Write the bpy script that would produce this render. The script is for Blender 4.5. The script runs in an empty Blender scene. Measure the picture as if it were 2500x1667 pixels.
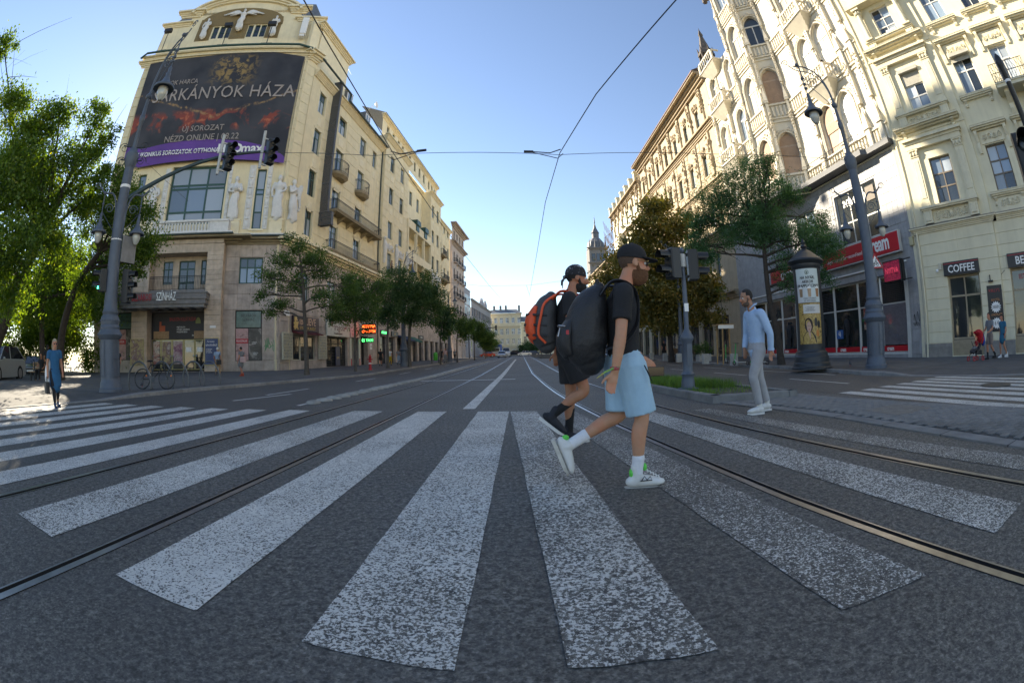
import bpy, bmesh, math, random
import numpy as np
from mathutils import Vector, Matrix
sc = bpy.context.scene
C = sc.collection
PI = math.pi
R = math.radians
random.seed(7)
rnd = random.Random(11)

# ------------------------------------------------------------------ camera, sky, sun, exposure
cd = bpy.data.cameras.new('camera')
cam = bpy.data.objects.new('camera', cd)
C.objects.link(cam)
sc.camera = cam
cd.type = 'PANO'
for holder in (cd, getattr(cd, 'cycles', None)):
    if holder is not None and hasattr(holder, 'panorama_type'):
        holder.panorama_type = 'FISHEYE_EQUISOLID'
        holder.fisheye_lens = 16.266
        holder.fisheye_fov = PI
cd.sensor_width = 36.0
cd.sensor_fit = 'HORIZONTAL'
cd.clip_start = 0.02
cd.clip_end = 4000
PITCH, ROLL = 0.0308, -0.0280
cp, sp_, cr, sr = math.cos(PITCH), math.sin(PITCH), math.cos(ROLL), math.sin(ROLL)
right = Vector((cr, -sp_ * 0 + cp * 0 + 0, 0))
# camera axes (x right, y forward, z up in the world)
def camvec(x, y, z):
    x1, y1, z1 = cr * x - sr * y, sr * x + cr * y, z
    return Vector((x1, -sp_ * y1 + cp * z1, cp * y1 + sp_ * z1))
cx_, cy_, cz_ = camvec(1, 0, 0), camvec(0, 1, 0), -camvec(0, 0, 1)
M = Matrix((cx_, cy_, cz_)).transposed().to_4x4()
M.translation = (0, 0, 1.0)
cam.matrix_world = M

SUN_AZ, SUN_EL = R(-52), R(27)
w = bpy.data.worlds.new('World')
sc.world = w
w.use_nodes = True
nt = w.node_tree
bg = nt.nodes['Background']
sky = nt.nodes.new('ShaderNodeTexSky')
sky.sky_type = 'NISHITA'
sky.sun_disc = False
sky.sun_elevation = SUN_EL
sky.sun_rotation = SUN_AZ
sky.altitude = 200
sky.air_density = 1.0
sky.dust_density = 0.05
sky.ozone_density = 2.6
hue = nt.nodes.new('ShaderNodeMix'); hue.data_type = 'RGBA'; hue.blend_type = 'MULTIPLY'; hue.inputs[0].default_value = 1.0
hue.inputs[7].default_value = (1.0, 0.97, 1.0, 1)
nt.links.new(sky.outputs[0], hue.inputs[6]); nt.links.new(hue.outputs[2], bg.inputs[0])
bg.inputs[1].default_value = 0.056
sl = bpy.data.lights.new('sun', 'SUN')
sl.energy = 2.5
sl.angle = R(0.6)
sl.color = (1.0, 0.93, 0.80)
so = bpy.data.objects.new('sun', sl)
C.objects.link(so)
so.location = (-60, 60, 60)
sdir = Vector((math.sin(SUN_AZ) * math.cos(SUN_EL), math.cos(SUN_AZ) * math.cos(SUN_EL), math.sin(SUN_EL)))
so.rotation_euler = sdir.to_track_quat('Z', 'Y').to_euler()
sc.view_settings.view_transform = 'Standard'
sc.view_settings.look = 'None'
sc.view_settings.gamma = 1.0
sc.view_settings.use_white_balance = True
sc.view_settings.white_balance_temperature = 7300
sc.view_settings.white_balance_tint = 10
sc.view_settings.exposure = 2.35
sc.render.engine = 'CYCLES'
sc.cycles.max_bounces = 7
sc.cycles.diffuse_bounces = 3
sc.cycles.transparent_max_bounces = 12
sc.cycles.use_denoising = True

# ------------------------------------------------------------------ mesh helpers
class MB:
    def __init__(s):
        s.v, s.f, s.m, s.cuts = [], [], [], []
    def cut(s):
        # what was added since the last cut becomes an object of its own in build()
        if not s.cuts or s.cuts[-1] != (len(s.v), len(s.f)): s.cuts.append((len(s.v), len(s.f)))
        return s
    def add(s, vs, fs, mi=0):
        o = len(s.v)
        s.v.extend([tuple(p) for p in vs])
        for f in fs:
            s.f.append(tuple(i + o for i in f)); s.m.append(mi)
        return s
    def box(s, x0, y0, z0, x1, y1, z1, mi=0):
        if x0 > x1: x0, x1 = x1, x0
        if y0 > y1: y0, y1 = y1, y0
        if z0 > z1: z0, z1 = z1, z0
        return s.add([(x0,y0,z0),(x1,y0,z0),(x1,y1,z0),(x0,y1,z0),(x0,y0,z1),(x1,y0,z1),(x1,y1,z1),(x0,y1,z1)],
            [(0,3,2,1),(4,5,6,7),(0,1,5,4),(1,2,6,5),(2,3,7,6),(3,0,4,7)], mi)
    def bev(s, x0, y0, z0, x1, y1, z1, b, mi=0):
        # box whose front (-y) face is chamfered by b
        if x0 > x1: x0, x1 = x1, x0
        if z0 > z1: z0, z1 = z1, z0
        return s.add([(x0,y1,z0),(x1,y1,z0),(x1,y1,z1),(x0,y1,z1),(x0,y0+b,z0),(x1,y0+b,z0),(x1,y0+b,z1),(x0,y0+b,z1),
            (x0+b,y0,z0+b),(x1-b,y0,z0+b),(x1-b,y0,z1-b),(x0+b,y0,z1-b)],
            [(0,3,2,1),(0,1,5,4),(1,2,6,5),(2,3,7,6),(3,0,4,7),(4,5,9,8),(5,6,10,9),(6,7,11,10),(7,4,8,11),(8,9,10,11)], mi)
    def topbev(s, x0, y0, z0, x1, y1, z1, b, mi=0):
        return s.add([(x0,y0,z0),(x1,y0,z0),(x1,y1,z0),(x0,y1,z0),(x0,y0,z1-b),(x1,y0,z1-b),(x1,y1,z1-b),(x0,y1,z1-b),
            (x0+b,y0+b,z1),(x1-b,y0+b,z1),(x1-b,y1-b,z1),(x0+b,y1-b,z1)],
            [(0,1,5,4),(1,2,6,5),(2,3,7,6),(3,0,4,7),(4,5,9,8),(5,6,10,9),(6,7,11,10),(7,4,8,11),(8,9,10,11)], mi)
    def quad(s, a, b, c, d, mi=0):
        return s.add([a, b, c, d], [(0,1,2,3)], mi)
    def prism(s, poly, y0, y1, mi=0, axis='y'):
        # polygon given in (x,z), extruded along y; other axes permuted
        n = len(poly)
        def P(a, b, t):
            return {'y': (a, t, b), 'z': (a, b, t), 'x': (t, a, b)}[axis]
        vs = [P(a, b, y0) for a, b in poly] + [P(a, b, y1) for a, b in poly]
        fs = [tuple(range(n)), tuple(range(2*n-1, n-1, -1))]
        fs += [(i, i+n, (i+1) % n + n, (i+1) % n) for i in range(n)]
        return s.add(vs, fs, mi)
    def lathe(s, prof, seg=16, c=(0,0,0), mi=0, a0=0, a1=2*PI, sx=1, sy=1):
        n = len(prof); full = abs(a1 - a0 - 2*PI) < 1e-6
        k = seg if full else seg + 1
        vs = []
        for j in range(k):
            a = a0 + (a1-a0)*j/seg
            ca, sa = math.cos(a), math.sin(a)
            vs += [(c[0]+r*ca*sx, c[1]+r*sa*sy, c[2]+z) for r, z in prof]
        fs = []
        for j in range(seg):
            j2 = (j+1) % k
            for i in range(n-1):
                fs.append((j*n+i, j2*n+i, j2*n+i+1, j*n+i+1))
        if full:
            if prof[0][0] > 1e-5: fs.append(tuple(j*n for j in range(k-1, -1, -1)))
            if prof[-1][0] > 1e-5: fs.append(tuple(j*n+n-1 for j in range(k)))
        return s.add(vs, fs, mi)
    def tube(s, pts, rad, seg=8, mi=0, flat=1.0, up=None, cap=True):
        pts = [Vector(p) for p in pts]; n = len(pts)
        if not hasattr(rad, '__len__'): rad = [rad]*n
        vs = []; prev = None
        for i, p in enumerate(pts):
            t = (pts[min(i+1, n-1)] - pts[max(i-1, 0)])
            if t.length < 1e-9: t = Vector((0,0,1))
            t.normalize()
            if prev is None:
                u = Vector(up) if up is not None else (Vector((0,0,1)) if abs(t.z) < .9 else Vector((1,0,0)))
            else: u = prev
            a = (u - t*u.dot(t))
            if a.length < 1e-6: a = t.orthogonal()
            a.normalize(); prev = a
            b = t.cross(a)
            r = rad[i]
            ra, rb = (r if not hasattr(r, '__len__') else r[0]), (r*flat if not hasattr(r, '__len__') else r[1])
            for j in range(seg):
                an = 2*PI*j/seg
                vs.append(p + a*(ra*math.cos(an)) + b*(rb*math.sin(an)))
        fs = []
        for i in range(n-1):
            for j in range(seg):
                j2 = (j+1) % seg
                fs.append((i*seg+j, i*seg+j2, (i+1)*seg+j2, (i+1)*seg+j))
        if cap:
            fs.append(tuple(range(seg-1, -1, -1))); fs.append(tuple((n-1)*seg+j for j in range(seg)))
        return s.add(vs, fs, mi)
    def ball(s, c, r, seg=10, rings=6, mi=0, sc_=(1,1,1)):
        prof = [(max(1e-6, r*math.sin(PI*i/rings)), -r*math.cos(PI*i/rings)) for i in range(rings+1)]
        o = len(s.v)
        s.lathe(prof, seg, (0,0,0), mi)
        for i in range(o, len(s.v)):
            x, y, z = s.v[i]; s.v[i] = (c[0]+x*sc_[0], c[1]+y*sc_[1], c[2]+z*sc_[2])
        return s
    def xf(s, fn, start=0):
        for i in range(start, len(s.v)): s.v[i] = tuple(fn(*s.v[i]))
        return s
    def mesh(s, name, mats, smooth=False, ang=None):
        me = bpy.data.meshes.new(name)
        me.from_pydata(s.v, [], s.f)
        if not isinstance(mats, (list, tuple)): mats = [mats]
        for m in mats: me.materials.append(m)
        if len(mats) > 1: me.polygons.foreach_set('material_index', s.m)
        if smooth:
            me.polygons.foreach_set('use_smooth', [True]*len(me.polygons))
            if ang is not None:
                me.set_sharp_from_angle(angle=R(ang))
        me.update()
        return me
    def build(s, name, mats, parent=None, smooth=False, ang=40, loc=None, rot=None):
        if not s.cuts: return place(name, s.mesh(name, mats, smooth, ang), parent, loc, rot)
        s.cut(); v0 = f0 = 0; first = None
        for v1, f1 in s.cuts:
            q = MB(); q.v = s.v[v0:v1]; q.f = [tuple(i-v0 for i in f) for f in s.f[f0:f1]]; q.m = s.m[f0:f1]
            if q.f:
                o = place(name, q.mesh(name, mats, smooth, ang), parent, loc, rot); first = first or o
            v0, f0 = v1, f1
        return first

def place(name, data, parent=None, loc=None, rot=None, scale=None):
    o = bpy.data.objects.new(name, data)
    C.objects.link(o)
    if parent is not None: o.parent = parent
    if loc is not None: o.location = loc
    if rot is not None: o.rotation_euler = rot if hasattr(rot, '__len__') else (0, 0, rot)
    if scale is not None: o.scale = scale if hasattr(scale, '__len__') else (scale,)*3
    return o
def tag(o, label=None, cat=None, group=None, kind=None):
    if label: o['label'] = label
    if cat: o['category'] = cat
    if group: o['group'] = group
    if kind: o['kind'] = kind
    return o
def empty(name, loc=(0,0,0), rz=0.0, label=None, cat=None, group=None, kind=None):
    o = bpy.data.objects.new(name, None); C.objects.link(o)
    o.location = loc; o.rotation_euler = (0, 0, rz); o.empty_display_size = .3
    return tag(o, label, cat, group, kind)
def copy_tree(o, parent=None):
    c = o.copy(); C.objects.link(c); c.parent = parent
    for ch in list(o.children): copy_tree(ch, c)
    return c
def structure(o):
    o['kind'] = 'structure'; return o
def stuff(o):
    o['kind'] = 'stuff'; return o
FONTS = {}
def text(s, size, m, parent=None, loc=(0,0,0), rot=(PI/2, 0, 0), ext=.004, align='CENTER', sx=1.0, name='lettering', shear=0.0, bold=0.0, space=1.0):
    cu = bpy.data.curves.new(name, 'FONT')
    cu.body = s; cu.size = size; cu.extrude = ext; cu.align_x = align; cu.align_y = 'CENTER'
    cu.shear = shear; cu.offset = bold; cu.space_character = space; cu.resolution_u = 2
    tmp = bpy.data.objects.new('tmp', cu); C.objects.link(tmp)
    me = bpy.data.meshes.new_from_object(tmp); me.name = name
    bpy.data.objects.remove(tmp); bpy.data.curves.remove(cu)
    me.materials.clear(); me.materials.append(m)
    return place(name, me, parent, loc, rot, (sx, 1, 1))
def lerp(a, b, t): return a + (b-a)*t
def interp(xs, ys, x): return float(np.interp(x, xs, ys))
def gz(y): return .008*max(0.0, min(y, 200.0) - 25.0)

# ------------------------------------------------------------------ materials
def nodes(name):
    m = bpy.data.materials.new(name); m.use_nodes = True
    return m, m.node_tree, m.node_tree.nodes['Principled BSDF']
def mat(name, col, rough=.7, var=.0, vscale=3.0, bump=.0, bscale=40.0, metal=0.0, spec=None, streak=0.0, dirt=None, rand=0.0, coords='Object', emit=0.0, coat=0.0, tint=None):
    m, t, b = nodes(name)
    b.inputs['Roughness'].default_value = rough
    b.inputs['Metallic'].default_value = metal
    if spec is not None: b.inputs['Specular IOR Level'].default_value = spec
    if coat: b.inputs['Coat Weight'].default_value = coat
    N, L = t.nodes, t.links
    tc = N.new('ShaderNodeTexCoord')
    base = N.new('ShaderNodeRGB'); base.outputs[0].default_value = (*col, 1)
    cur = base.outputs[0]
    def mixc(fac, a, bcol, mode='MIX'):
        x = N.new('ShaderNodeMix'); x.data_type = 'RGBA'; x.blend_type = mode
        if hasattr(fac, 'links'): L.new(fac, x.inputs[0])
        else: x.inputs[0].default_value = fac
        L.new(a, x.inputs[6])
        if hasattr(bcol, 'links'): L.new(bcol, x.inputs[7])
        else: x.inputs[7].default_value = (*bcol, 1)
        return x.outputs[2]
    def noise(scale, detail=5, vec=None, rough_=.6):
        n = N.new('ShaderNodeTexNoise'); n.inputs['Scale'].default_value = scale; n.inputs['Detail'].default_value = detail
        n.inputs['Roughness'].default_value = rough_
        L.new(vec if vec is not None else tc.outputs[coords], n.inputs['Vector']); return n.outputs['Fac']
    def ramp(v, a, bb):
        r = N.new('ShaderNodeMapRange'); r.inputs[1].default_value = a; r.inputs[2].default_value = bb
        r.clamp = True
        L.new(v, r.inputs[0]); return r.outputs[0]
    if var:
        v = ramp(noise(vscale), .3, .7)
        cur = mixc(v, mixc(1.0, cur, tuple([1-var]*3), 'MULTIPLY'), mixc(1.0, cur, tuple([1+var*.5]*3), 'MULTIPLY'))
    if tint is not None:
        v = ramp(noise(vscale*.37), .45, .65); cur = mixc(v, cur, tint)
    if streak:
        mp = N.new('ShaderNodeMapping'); mp.inputs['Scale'].default_value = (2.2, 2.2, .12); L.new(tc.outputs[coords], mp.inputs[0])
        v = ramp(noise(1.6, 6, mp.outputs[0]), .5, .8)
        mu = N.new('ShaderNodeMath'); mu.operation = 'MULTIPLY'; L.new(v, mu.inputs[0]); mu.inputs[1].default_value = streak
        cur = mixc(mu.outputs[0], cur, dirt or tuple(c*.45 for c in col))
    if rand:
        oi = N.new('ShaderNodeObjectInfo'); v = ramp(oi.outputs['Random'], 0, 1)
        cur = mixc(v, mixc(1.0, cur, tuple([1-rand]*3), 'MULTIPLY'), mixc(1.0, cur, tuple([1+rand*.6]*3), 'MULTIPLY'))
    L.new(cur, b.inputs['Base Color'])
    if emit:
        L.new(cur, b.inputs['Emission Color']); b.inputs['Emission Strength'].default_value = emit
    if bump:
        bp = N.new('ShaderNodeBump'); bp.inputs['Strength'].default_value = bump; bp.inputs['Distance'].default_value = .02
        L.new(noise(bscale, 6), bp.inputs['Height']); L.new(bp.outputs[0], b.inputs['Normal'])
    return m

def asphalt_mat(name, dark=(.042,.038,.033), light=(.31,.285,.24), scale=55.0, worn=0.0, paint=None, seed=0.0, rough=.72, bump=.7):
    """aggregate speckle; with paint: worn thermoplastic over the same aggregate"""
    m, t, b = nodes(name); N, L = t.nodes, t.links
    g = N.new('ShaderNodeNewGeometry'); pos = g.outputs['Position']
    def noise(sc_, det=4, ro=.6, off=0.0):
        mp = N.new('ShaderNodeMapping'); mp.inputs['Location'].default_value = (off, off*1.7, 0); L.new(pos, mp.inputs[0])
        n = N.new('ShaderNodeTexNoise'); n.inputs['Scale'].default_value = sc_; n.inputs['Detail'].default_value = det; n.inputs['Roughness'].default_value = ro
        L.new(mp.outputs[0], n.inputs['Vector']); return n.outputs['Fac']
    def rng(v, a, bb, c=0.0, d=1.0):
        r = N.new('ShaderNodeMapRange'); r.inputs[1].default_value = a; r.inputs[2].default_value = bb; r.inputs[3].default_value = c; r.inputs[4].default_value = d
        L.new(v, r.inputs[0]); return r.outputs[0]
    def mix(f, a, bb):
        x = N.new('ShaderNodeMix'); x.data_type = 'RGBA'
        L.new(f, x.inputs[0]) if hasattr(f, 'links') else setattr(x.inputs[0], 'default_value', f)
        for i, q in ((6, a), (7, bb)):
            L.new(q, x.inputs[i]) if hasattr(q, 'links') else setattr(x.inputs[i], 'default_value', (*q, 1))
        return x.outputs[2]
    def op(o, a, bb):
        x = N.new('ShaderNodeMath'); x.operation = o
        for i, q in ((0, a), (1, bb)):
            L.new(q, x.inputs[i]) if hasattr(q, 'links') else setattr(x.inputs[i], 'default_value', q)
        return x.outputs[0]
    fine = noise(scale, 5, .75)
    vo = N.new('ShaderNodeTexVoronoi'); vo.inputs['Scale'].default_value = scale*1.5; L.new(pos, vo.inputs['Vector'])
    stone = rng(vo.outputs['Color'], .1, .95)
    coarse = noise(scale*.42, 4, .7, 7)
    sp = op('MULTIPLY', rng(op('ADD', op('MULTIPLY', fine, .45), op('MULTIPLY', coarse, .55)), .41, .60), op('ADD', op('MULTIPLY', stone, .8), .25))
    big = rng(noise(.35, 5, .6), .35, .68)
    med = rng(noise(2.3, 5, .65, 4), .35, .7)
    colr = mix(sp, dark, light)
    colr = mix(op('MULTIPLY', big, .45), colr, tuple(c*.62 for c in dark))
    colr = mix(op('MULTIPLY', med, .30), colr, (.085,.083,.082))
    speck = rng(vo.outputs['Distance'], .035, .0)
    cell2 = N.new('ShaderNodeTexVoronoi'); cell2.inputs['Scale'].default_value = 19; L.new(pos, cell2.inputs['Vector'])
    gl = rng(cell2.outputs['Distance'], .055, .03)
    colr = mix(op('MULTIPLY', gl, rng(cell2.outputs['Color'], .55, .6)), colr, (.30,.30,.30))  # lighter grey stone specks scattered in the aggregate
    rgh = rng(sp, 0, 1, rough+.1, rough-.16)
    height = op('ADD', op('MULTIPLY', fine, .6), op('MULTIPLY', stone, .6))
    if paint is not None:
        wv = noise(70, 4, .7, 9+seed); wv2 = noise(26, 4, .6, 31+seed); wv3 = noise(1.1, 4, .6, 3+seed)
        cov = op('ADD', op('ADD', op('MULTIPLY', wv, .84), op('MULTIPLY', wv2, .24)), op('MULTIPLY', wv3, .18))
        k = rng(cov, .50+worn*.16, .56+worn*.16)
        pc = mix(rng(noise(5, 5, .7, 2+seed), .3, .7), tuple(c*.74 for c in paint), paint)
        colr = mix(k, colr, pc)
        rgh = mix(k, (rough,)*3, (.62,)*3)
    L.new(colr, b.inputs['Base Color']); L.new(rgh, b.inputs['Roughness'])
    bp = N.new('ShaderNodeBump'); bp.inputs['Strength'].default_value = bump; bp.inputs['Distance'].default_value = .008
    L.new(height, bp.inputs['Height']); L.new(bp.outputs[0], b.inputs['Normal'])
    return m

def glass_mat(name, col, rough=.04, spec=.9):
    m, t, b = nodes(name)
    N, L = t.nodes, t.links
    oi = N.new('ShaderNodeObjectInfo')
    x = N.new('ShaderNodeMix'); x.data_type = 'RGBA'; L.new(oi.outputs['Random'], x.inputs[0])
    x.inputs[6].default_value = (*[c*.55 for c in col], 1); x.inputs[7].default_value = (*[min(1, c*1.5) for c in col], 1)
    L.new(x.outputs[2], b.inputs['Base Color'])
    b.inputs['Roughness'].default_value = rough; b.inputs['Specular IOR Level'].default_value = spec
    tc = N.new('ShaderNodeTexCoord'); n = N.new('ShaderNodeTexNoise'); n.inputs['Scale'].default_value = .9
    L.new(tc.outputs['Object'], n.inputs['Vector'])
    bp = N.new('ShaderNodeBump'); bp.inputs['Strength'].default_value = .06; bp.inputs['Distance'].default_value = .1
    L.new(n.outputs['Fac'], bp.inputs['Height']); L.new(bp.outputs[0], b.inputs['Normal'])
    return m
def clear_glass(name, tint=(.75,.8,.8), mixf=.25):
    m, t, b = nodes(name); N, L = t.nodes, t.links
    tr = N.new('ShaderNodeBsdfTransparent'); tr.inputs[0].default_value = (*tint, 1)
    gl = N.new('ShaderNodeBsdfGlossy'); gl.inputs['Roughness'].default_value = .03
    fr = N.new('ShaderNodeFresnel'); fr.inputs[0].default_value = 1.6
    mx = N.new('ShaderNodeMixShader'); L.new(fr.outputs[0], mx.inputs[0]); L.new(tr.outputs[0], mx.inputs[1]); L.new(gl.outputs[0], mx.inputs[2])
    L.new(mx.outputs[0], N['Material Output'].inputs[0]); return m
def leaf_mat(name, a, b_, trans=.45, c=None):
    m, t, b = nodes(name); N, L = t.nodes, t.links
    g = N.new('ShaderNodeNewGeometry')
    n = N.new('ShaderNodeTexNoise'); n.inputs['Scale'].default_value = .9; n.inputs['Detail'].default_value = 3; L.new(g.outputs['Position'], n.inputs['Vector'])
    mr = N.new('ShaderNodeMapRange'); mr.inputs[1].default_value = .35; mr.inputs[2].default_value = .65; L.new(n.outputs['Fac'], mr.inputs[0])
    ad = N.new('ShaderNodeMath'); ad.operation = 'MULTIPLY_ADD'; L.new(g.outputs['Random Per Island'], ad.inputs[0]); ad.inputs[1].default_value = .55
    m2 = N.new('ShaderNodeMath'); m2.operation = 'MULTIPLY'; L.new(mr.outputs[0], m2.inputs[0]); m2.inputs[1].default_value = .5
    L.new(m2.outputs[0], ad.inputs[2])
    cr_ = N.new('ShaderNodeValToRGB'); L.new(ad.outputs[0], cr_.inputs[0])
    e = cr_.color_ramp.elements
    e[0].color = (*a, 1); e[1].color = (*b_, 1); e[0].position = .1; e[1].position = .85
    if c is not None:
        x = cr_.color_ramp.elements.new(.97); x.color = (*c, 1)
    df = N.new('ShaderNodeBsdfDiffuse'); tl = N.new('ShaderNodeBsdfTranslucent'); L.new(cr_.outputs[0], df.inputs[0])
    hs = N.new('ShaderNodeMix'); hs.data_type = 'RGBA'; hs.blend_type = 'MULTIPLY'; hs.inputs[0].default_value = 1; hs.inputs[7].default_value = (1.9, 1.75, .55, 1)
    L.new(cr_.outputs[0], hs.inputs[6]); L.new(hs.outputs[2], tl.inputs[0])
    mx = N.new('ShaderNodeMixShader'); mx.inputs[0].default_value = trans; L.new(df.outputs[0], mx.inputs[1]); L.new(tl.outputs[0], mx.inputs[2])
    gs = N.new('ShaderNodeBsdfGlossy'); gs.inputs['Roughness'].default_value = .45; gs.inputs[0].default_value = (.5,.55,.5,1)
    m3 = N.new('ShaderNodeMixShader'); m3.inputs[0].default_value = .05; L.new(mx.outputs[0], m3.inputs[1]); L.new(gs.outputs[0], m3.inputs[2])
    L.new(m3.outputs[0], N['Material Output'].inputs[0])
    return m
def poster_mat(name, cols, scale=2.0, seed=0.0, gloss=.35, emit=0.0):
    """printed picture: blotches of a few ink colours"""
    m, t, b = nodes(name); N, L = t.nodes, t.links
    tc = N.new('ShaderNodeTexCoord'); mp = N.new('ShaderNodeMapping'); mp.inputs['Location'].default_value = (seed, seed*2.3, seed*.7); L.new(tc.outputs['Object'], mp.inputs[0])
    n = N.new('ShaderNodeTexNoise'); n.inputs['Scale'].default_value = scale; n.inputs['Detail'].default_value = 6; n.inputs['Roughness'].default_value = .62; n.inputs['Distortion'].default_value = .8
    L.new(mp.outputs[0], n.inputs['Vector'])
    cr_ = N.new('ShaderNodeValToRGB'); L.new(n.outputs['Fac'], cr_.inputs[0]); e = cr_.color_ramp.elements
    k = len(cols)
    e[0].color = (*cols[0], 1); e[0].position = .30; e[1].color = (*cols[-1], 1); e[1].position = .70
    for i in range(1, k-1):
        x = e.new(.30 + .40*i/(k-1)); x.color = (*cols[i], 1)
    L.new(cr_.outputs[0], b.inputs['Base Color']); b.inputs['Roughness'].default_value = gloss
    if emit: L.new(cr_.outputs[0], b.inputs['Emission Color']); b.inputs['Emission Strength'].default_value = emit
    return m
# ------------------------------------------------------------------ ground, rails, markings
m_road = asphalt_mat('asphalt', (.042,.038,.033), (.31,.285,.24))
m_road2 = asphalt_mat('smooth asphalt', (.05,.047,.043), (.15,.142,.13), 70, rough=.62, bump=.35)
m_steel = mat('polished rail steel', (.34,.34,.36), .36, .25, 9, metal=1.0)
m_grime = mat('rail groove grime', (.018,.017,.017), .9, .3, 20)
m_kerb = mat('granite kerb', (.22,.215,.205), .8, .25, 4, .25, 90, rand=.16)
m_walk = mat('pavement asphalt', (.085,.083,.082), .85, .28, 1.3, .3, 70)
m_paver = mat('concrete paver', (.17,.165,.155), .85, .25, 6, .35, 120, rand=.22)
m_joint = mat('sandy joint', (.06,.058,.054), .95, .2, 20)
ys = np.concatenate([np.arange(-14, 30, .5), np.arange(30, 70, 2.0), np.arange(70, 401, 15.0), [900, 2500]])
r1 = lambda y: -3.878 + .0194*y
r2 = lambda y: -2.203 + .0208*y
r3 = lambda y: interp([-14, -3, .62, 2.5, 4.82, 6.23, 9.23, 12, 15.2, 25, 60, 200, 2500], [3.3, 2.42, 2.02, 1.76, 1.53, 1.39, 1.20, 1.10, 1.05, 1.05, 1.7, 4.5, 50], y)
r4 = lambda y: interp([-14, -3, 1.3, 4.5, 5.34, 8.16, 11, 15.2, 25, 60, 200, 2500], [4.9, 3.95, 3.39, 2.98, 2.87, 2.64, 2.55, 2.50, 2.52, 3.2, 6.0, 52], y)
gaps = [(r1, 1), (r2, -1), (r3, 1), (r4, -1)]
def gap(fn, sg, y):
    x = fn(y)
    return (x-.032, x+.092) if sg > 0 else (x-.092, x+.032)
rd = MB()
cols = []
for y in ys:
    row = [-300.0]
    for fn, sg in gaps: row += list(gap(fn, sg, y))
    row += [300.0]
    cols.append(row)
nc = len(cols[0])
vs = [(x, float(y), gz(y)) for y, row in zip(ys, cols) for x in row]
fs, ms = [], []
for i in range(len(ys)-1):
    for j in range(0, nc-1, 2):
        rd.f.append((i*nc+j, i*nc+j+1, (i+1)*nc+j+1, (i+1)*nc+j)); rd.m.append(0)
rd.v = vs
structure(rd.build('road', m_road))
for fn, sg in gaps:
    prof = [(-.032,-.03),(-.032,.006),(.028,.006),(.033,-.045),(.073,-.045),(.076,.003),(.092,.003),(.092,-.03)]
    mm = [1,0,1,1,1,0,1]
    rb = MB(); k = len(prof)
    yy = [y for y in ys if y < 420]
    for y in yy:
        rb.v += [(fn(y)+sg*a, float(y), gz(y)+b) for a, b in prof]
    for i in range(len(yy)-1):
        for j in range(k-1):
            q = (i*k+j, i*k+j+1, (i+1)*k+j+1, (i+1)*k+j)
            rb.f.append(q if sg < 0 else q[::-1]); rb.m.append(mm[j])
    structure(rb.build('tram_rail', [m_steel, m_grime]))
# darker smooth carriageways either side of the tracks
KLX = ([-20, 4.4, 9.3, 12.8, 19.9, 26.7, 38, 61, 100, 160, 400], [-10.95, -10.9, -10.7, -10.75, -9.82, -8.7, -8.65, -8.3, -7.2, -6.2, -2])
KRX = ([-20, 3, 4.6, 7.5, 10.5, 14.7, 18.1, 25, 33, 45, 70, 400], [13.4, 12.9, 12.55, 11.3, 10.6, 11.4, 11.9, 12.3, 12.9, 13.2, 13.2, 16])
kl = lambda y: interp(*KLX, y)
kr = lambda y: interp(*KRX, y)
def strip(name, fa, fb, y0, y1, dz, m, step=1.0, kind='structure', parent=None):
    b = MB(); n = max(2, int((y1-y0)/step)+1)
    for y in np.linspace(y0, y1, n):
        b.v += [(fa(y), float(y), gz(y)+dz), (fb(y), float(y), gz(y)+dz)]
    for i in range(n-1): b.f.append((2*i, 2*i+1, 2*i+3, 2*i+2)); b.m.append(0)
    o = b.build(name, m, parent)
    if kind and parent is None: o['kind'] = kind
    return o
strip('carriageway', lambda y: kl(y)+.0, lambda y: -4.75+.018*y, -14, 200, .004, m_road2)
strip('carriageway', lambda y: 6.45+.02*max(0, y-8), lambda y: kr(y), 7.6, 200, .004, m_road2)
strip('carriageway', lambda y: 6.5, lambda y: kr(y), -14, 7.6, .004, m_road2)

# zebra crossing: white stripes, worn hard between the rails
m_z = [asphalt_mat('worn white paint', paint=(.72,.69,.62), worn=w_, seed=s_) for w_, s_ in ((.36, 1), (.52, 5), (.74, 11), (1.0, 17))]
m_zs = asphalt_mat('white road paint', (.05,.047,.043), (.15,.142,.13), 70, paint=(.64,.62,.57), worn=.32, seed=23, rough=.62, bump=.3)
cw = structure(empty('zebra_crossing', (0, 0, 0)))
def stripe(pts, m, name='stripe', dz=.0045, parent=cw):
    b = MB(); n = 10
    # quad near-left, near-right, far-right, far-left, edges ragged a little
    a, bb, c, d = [Vector((*p, dz)) for p in pts]
    rr = random.Random(int(a.x*977))
    ny, nx = 22, 4
    for i in range(ny+1):
        t = i/ny
        l, r_ = a.lerp(d, t), bb.lerp(c, t)
        for j in range(nx+1):
            p = l.lerp(r_, j/nx)
            e = .004 if j in (0, nx) else 0
            f = .006 if i in (0, ny) else 0
            b.v.append((p.x+rr.uniform(-e, e), p.y+rr.uniform(-f, f), dz+gz(p.y)))
    for i in range(ny):
        for j in range(nx):
            k = i*(nx+1)+j
            b.f.append((k, k+1, k+nx+2, k+nx+1)); b.m.append(0)
    return b.build(name, m, parent)
stripe([(-3.28,1.36),(-2.65,1.34),(-2.49,8.50),(-3.11,8.58)], m_z[1])
stripe([(-1.88,1.29),(-1.29,1.26),(-1.24,8.42),(-1.79,8.46)], m_z[0])
stripe([(-.77,1.25),(-.21,1.19),(-.09,8.25),(-.65,8.35)], m_z[1])
stripe([(.15,1.19),(.65,1.16),(.40,8.15),(-.06,8.22)], m_z[2], dz=.007)
stripe([(1.20,1.15),(1.72,1.10),(1.06,7.9),(.68,8.0)], m_z[3])
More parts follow.
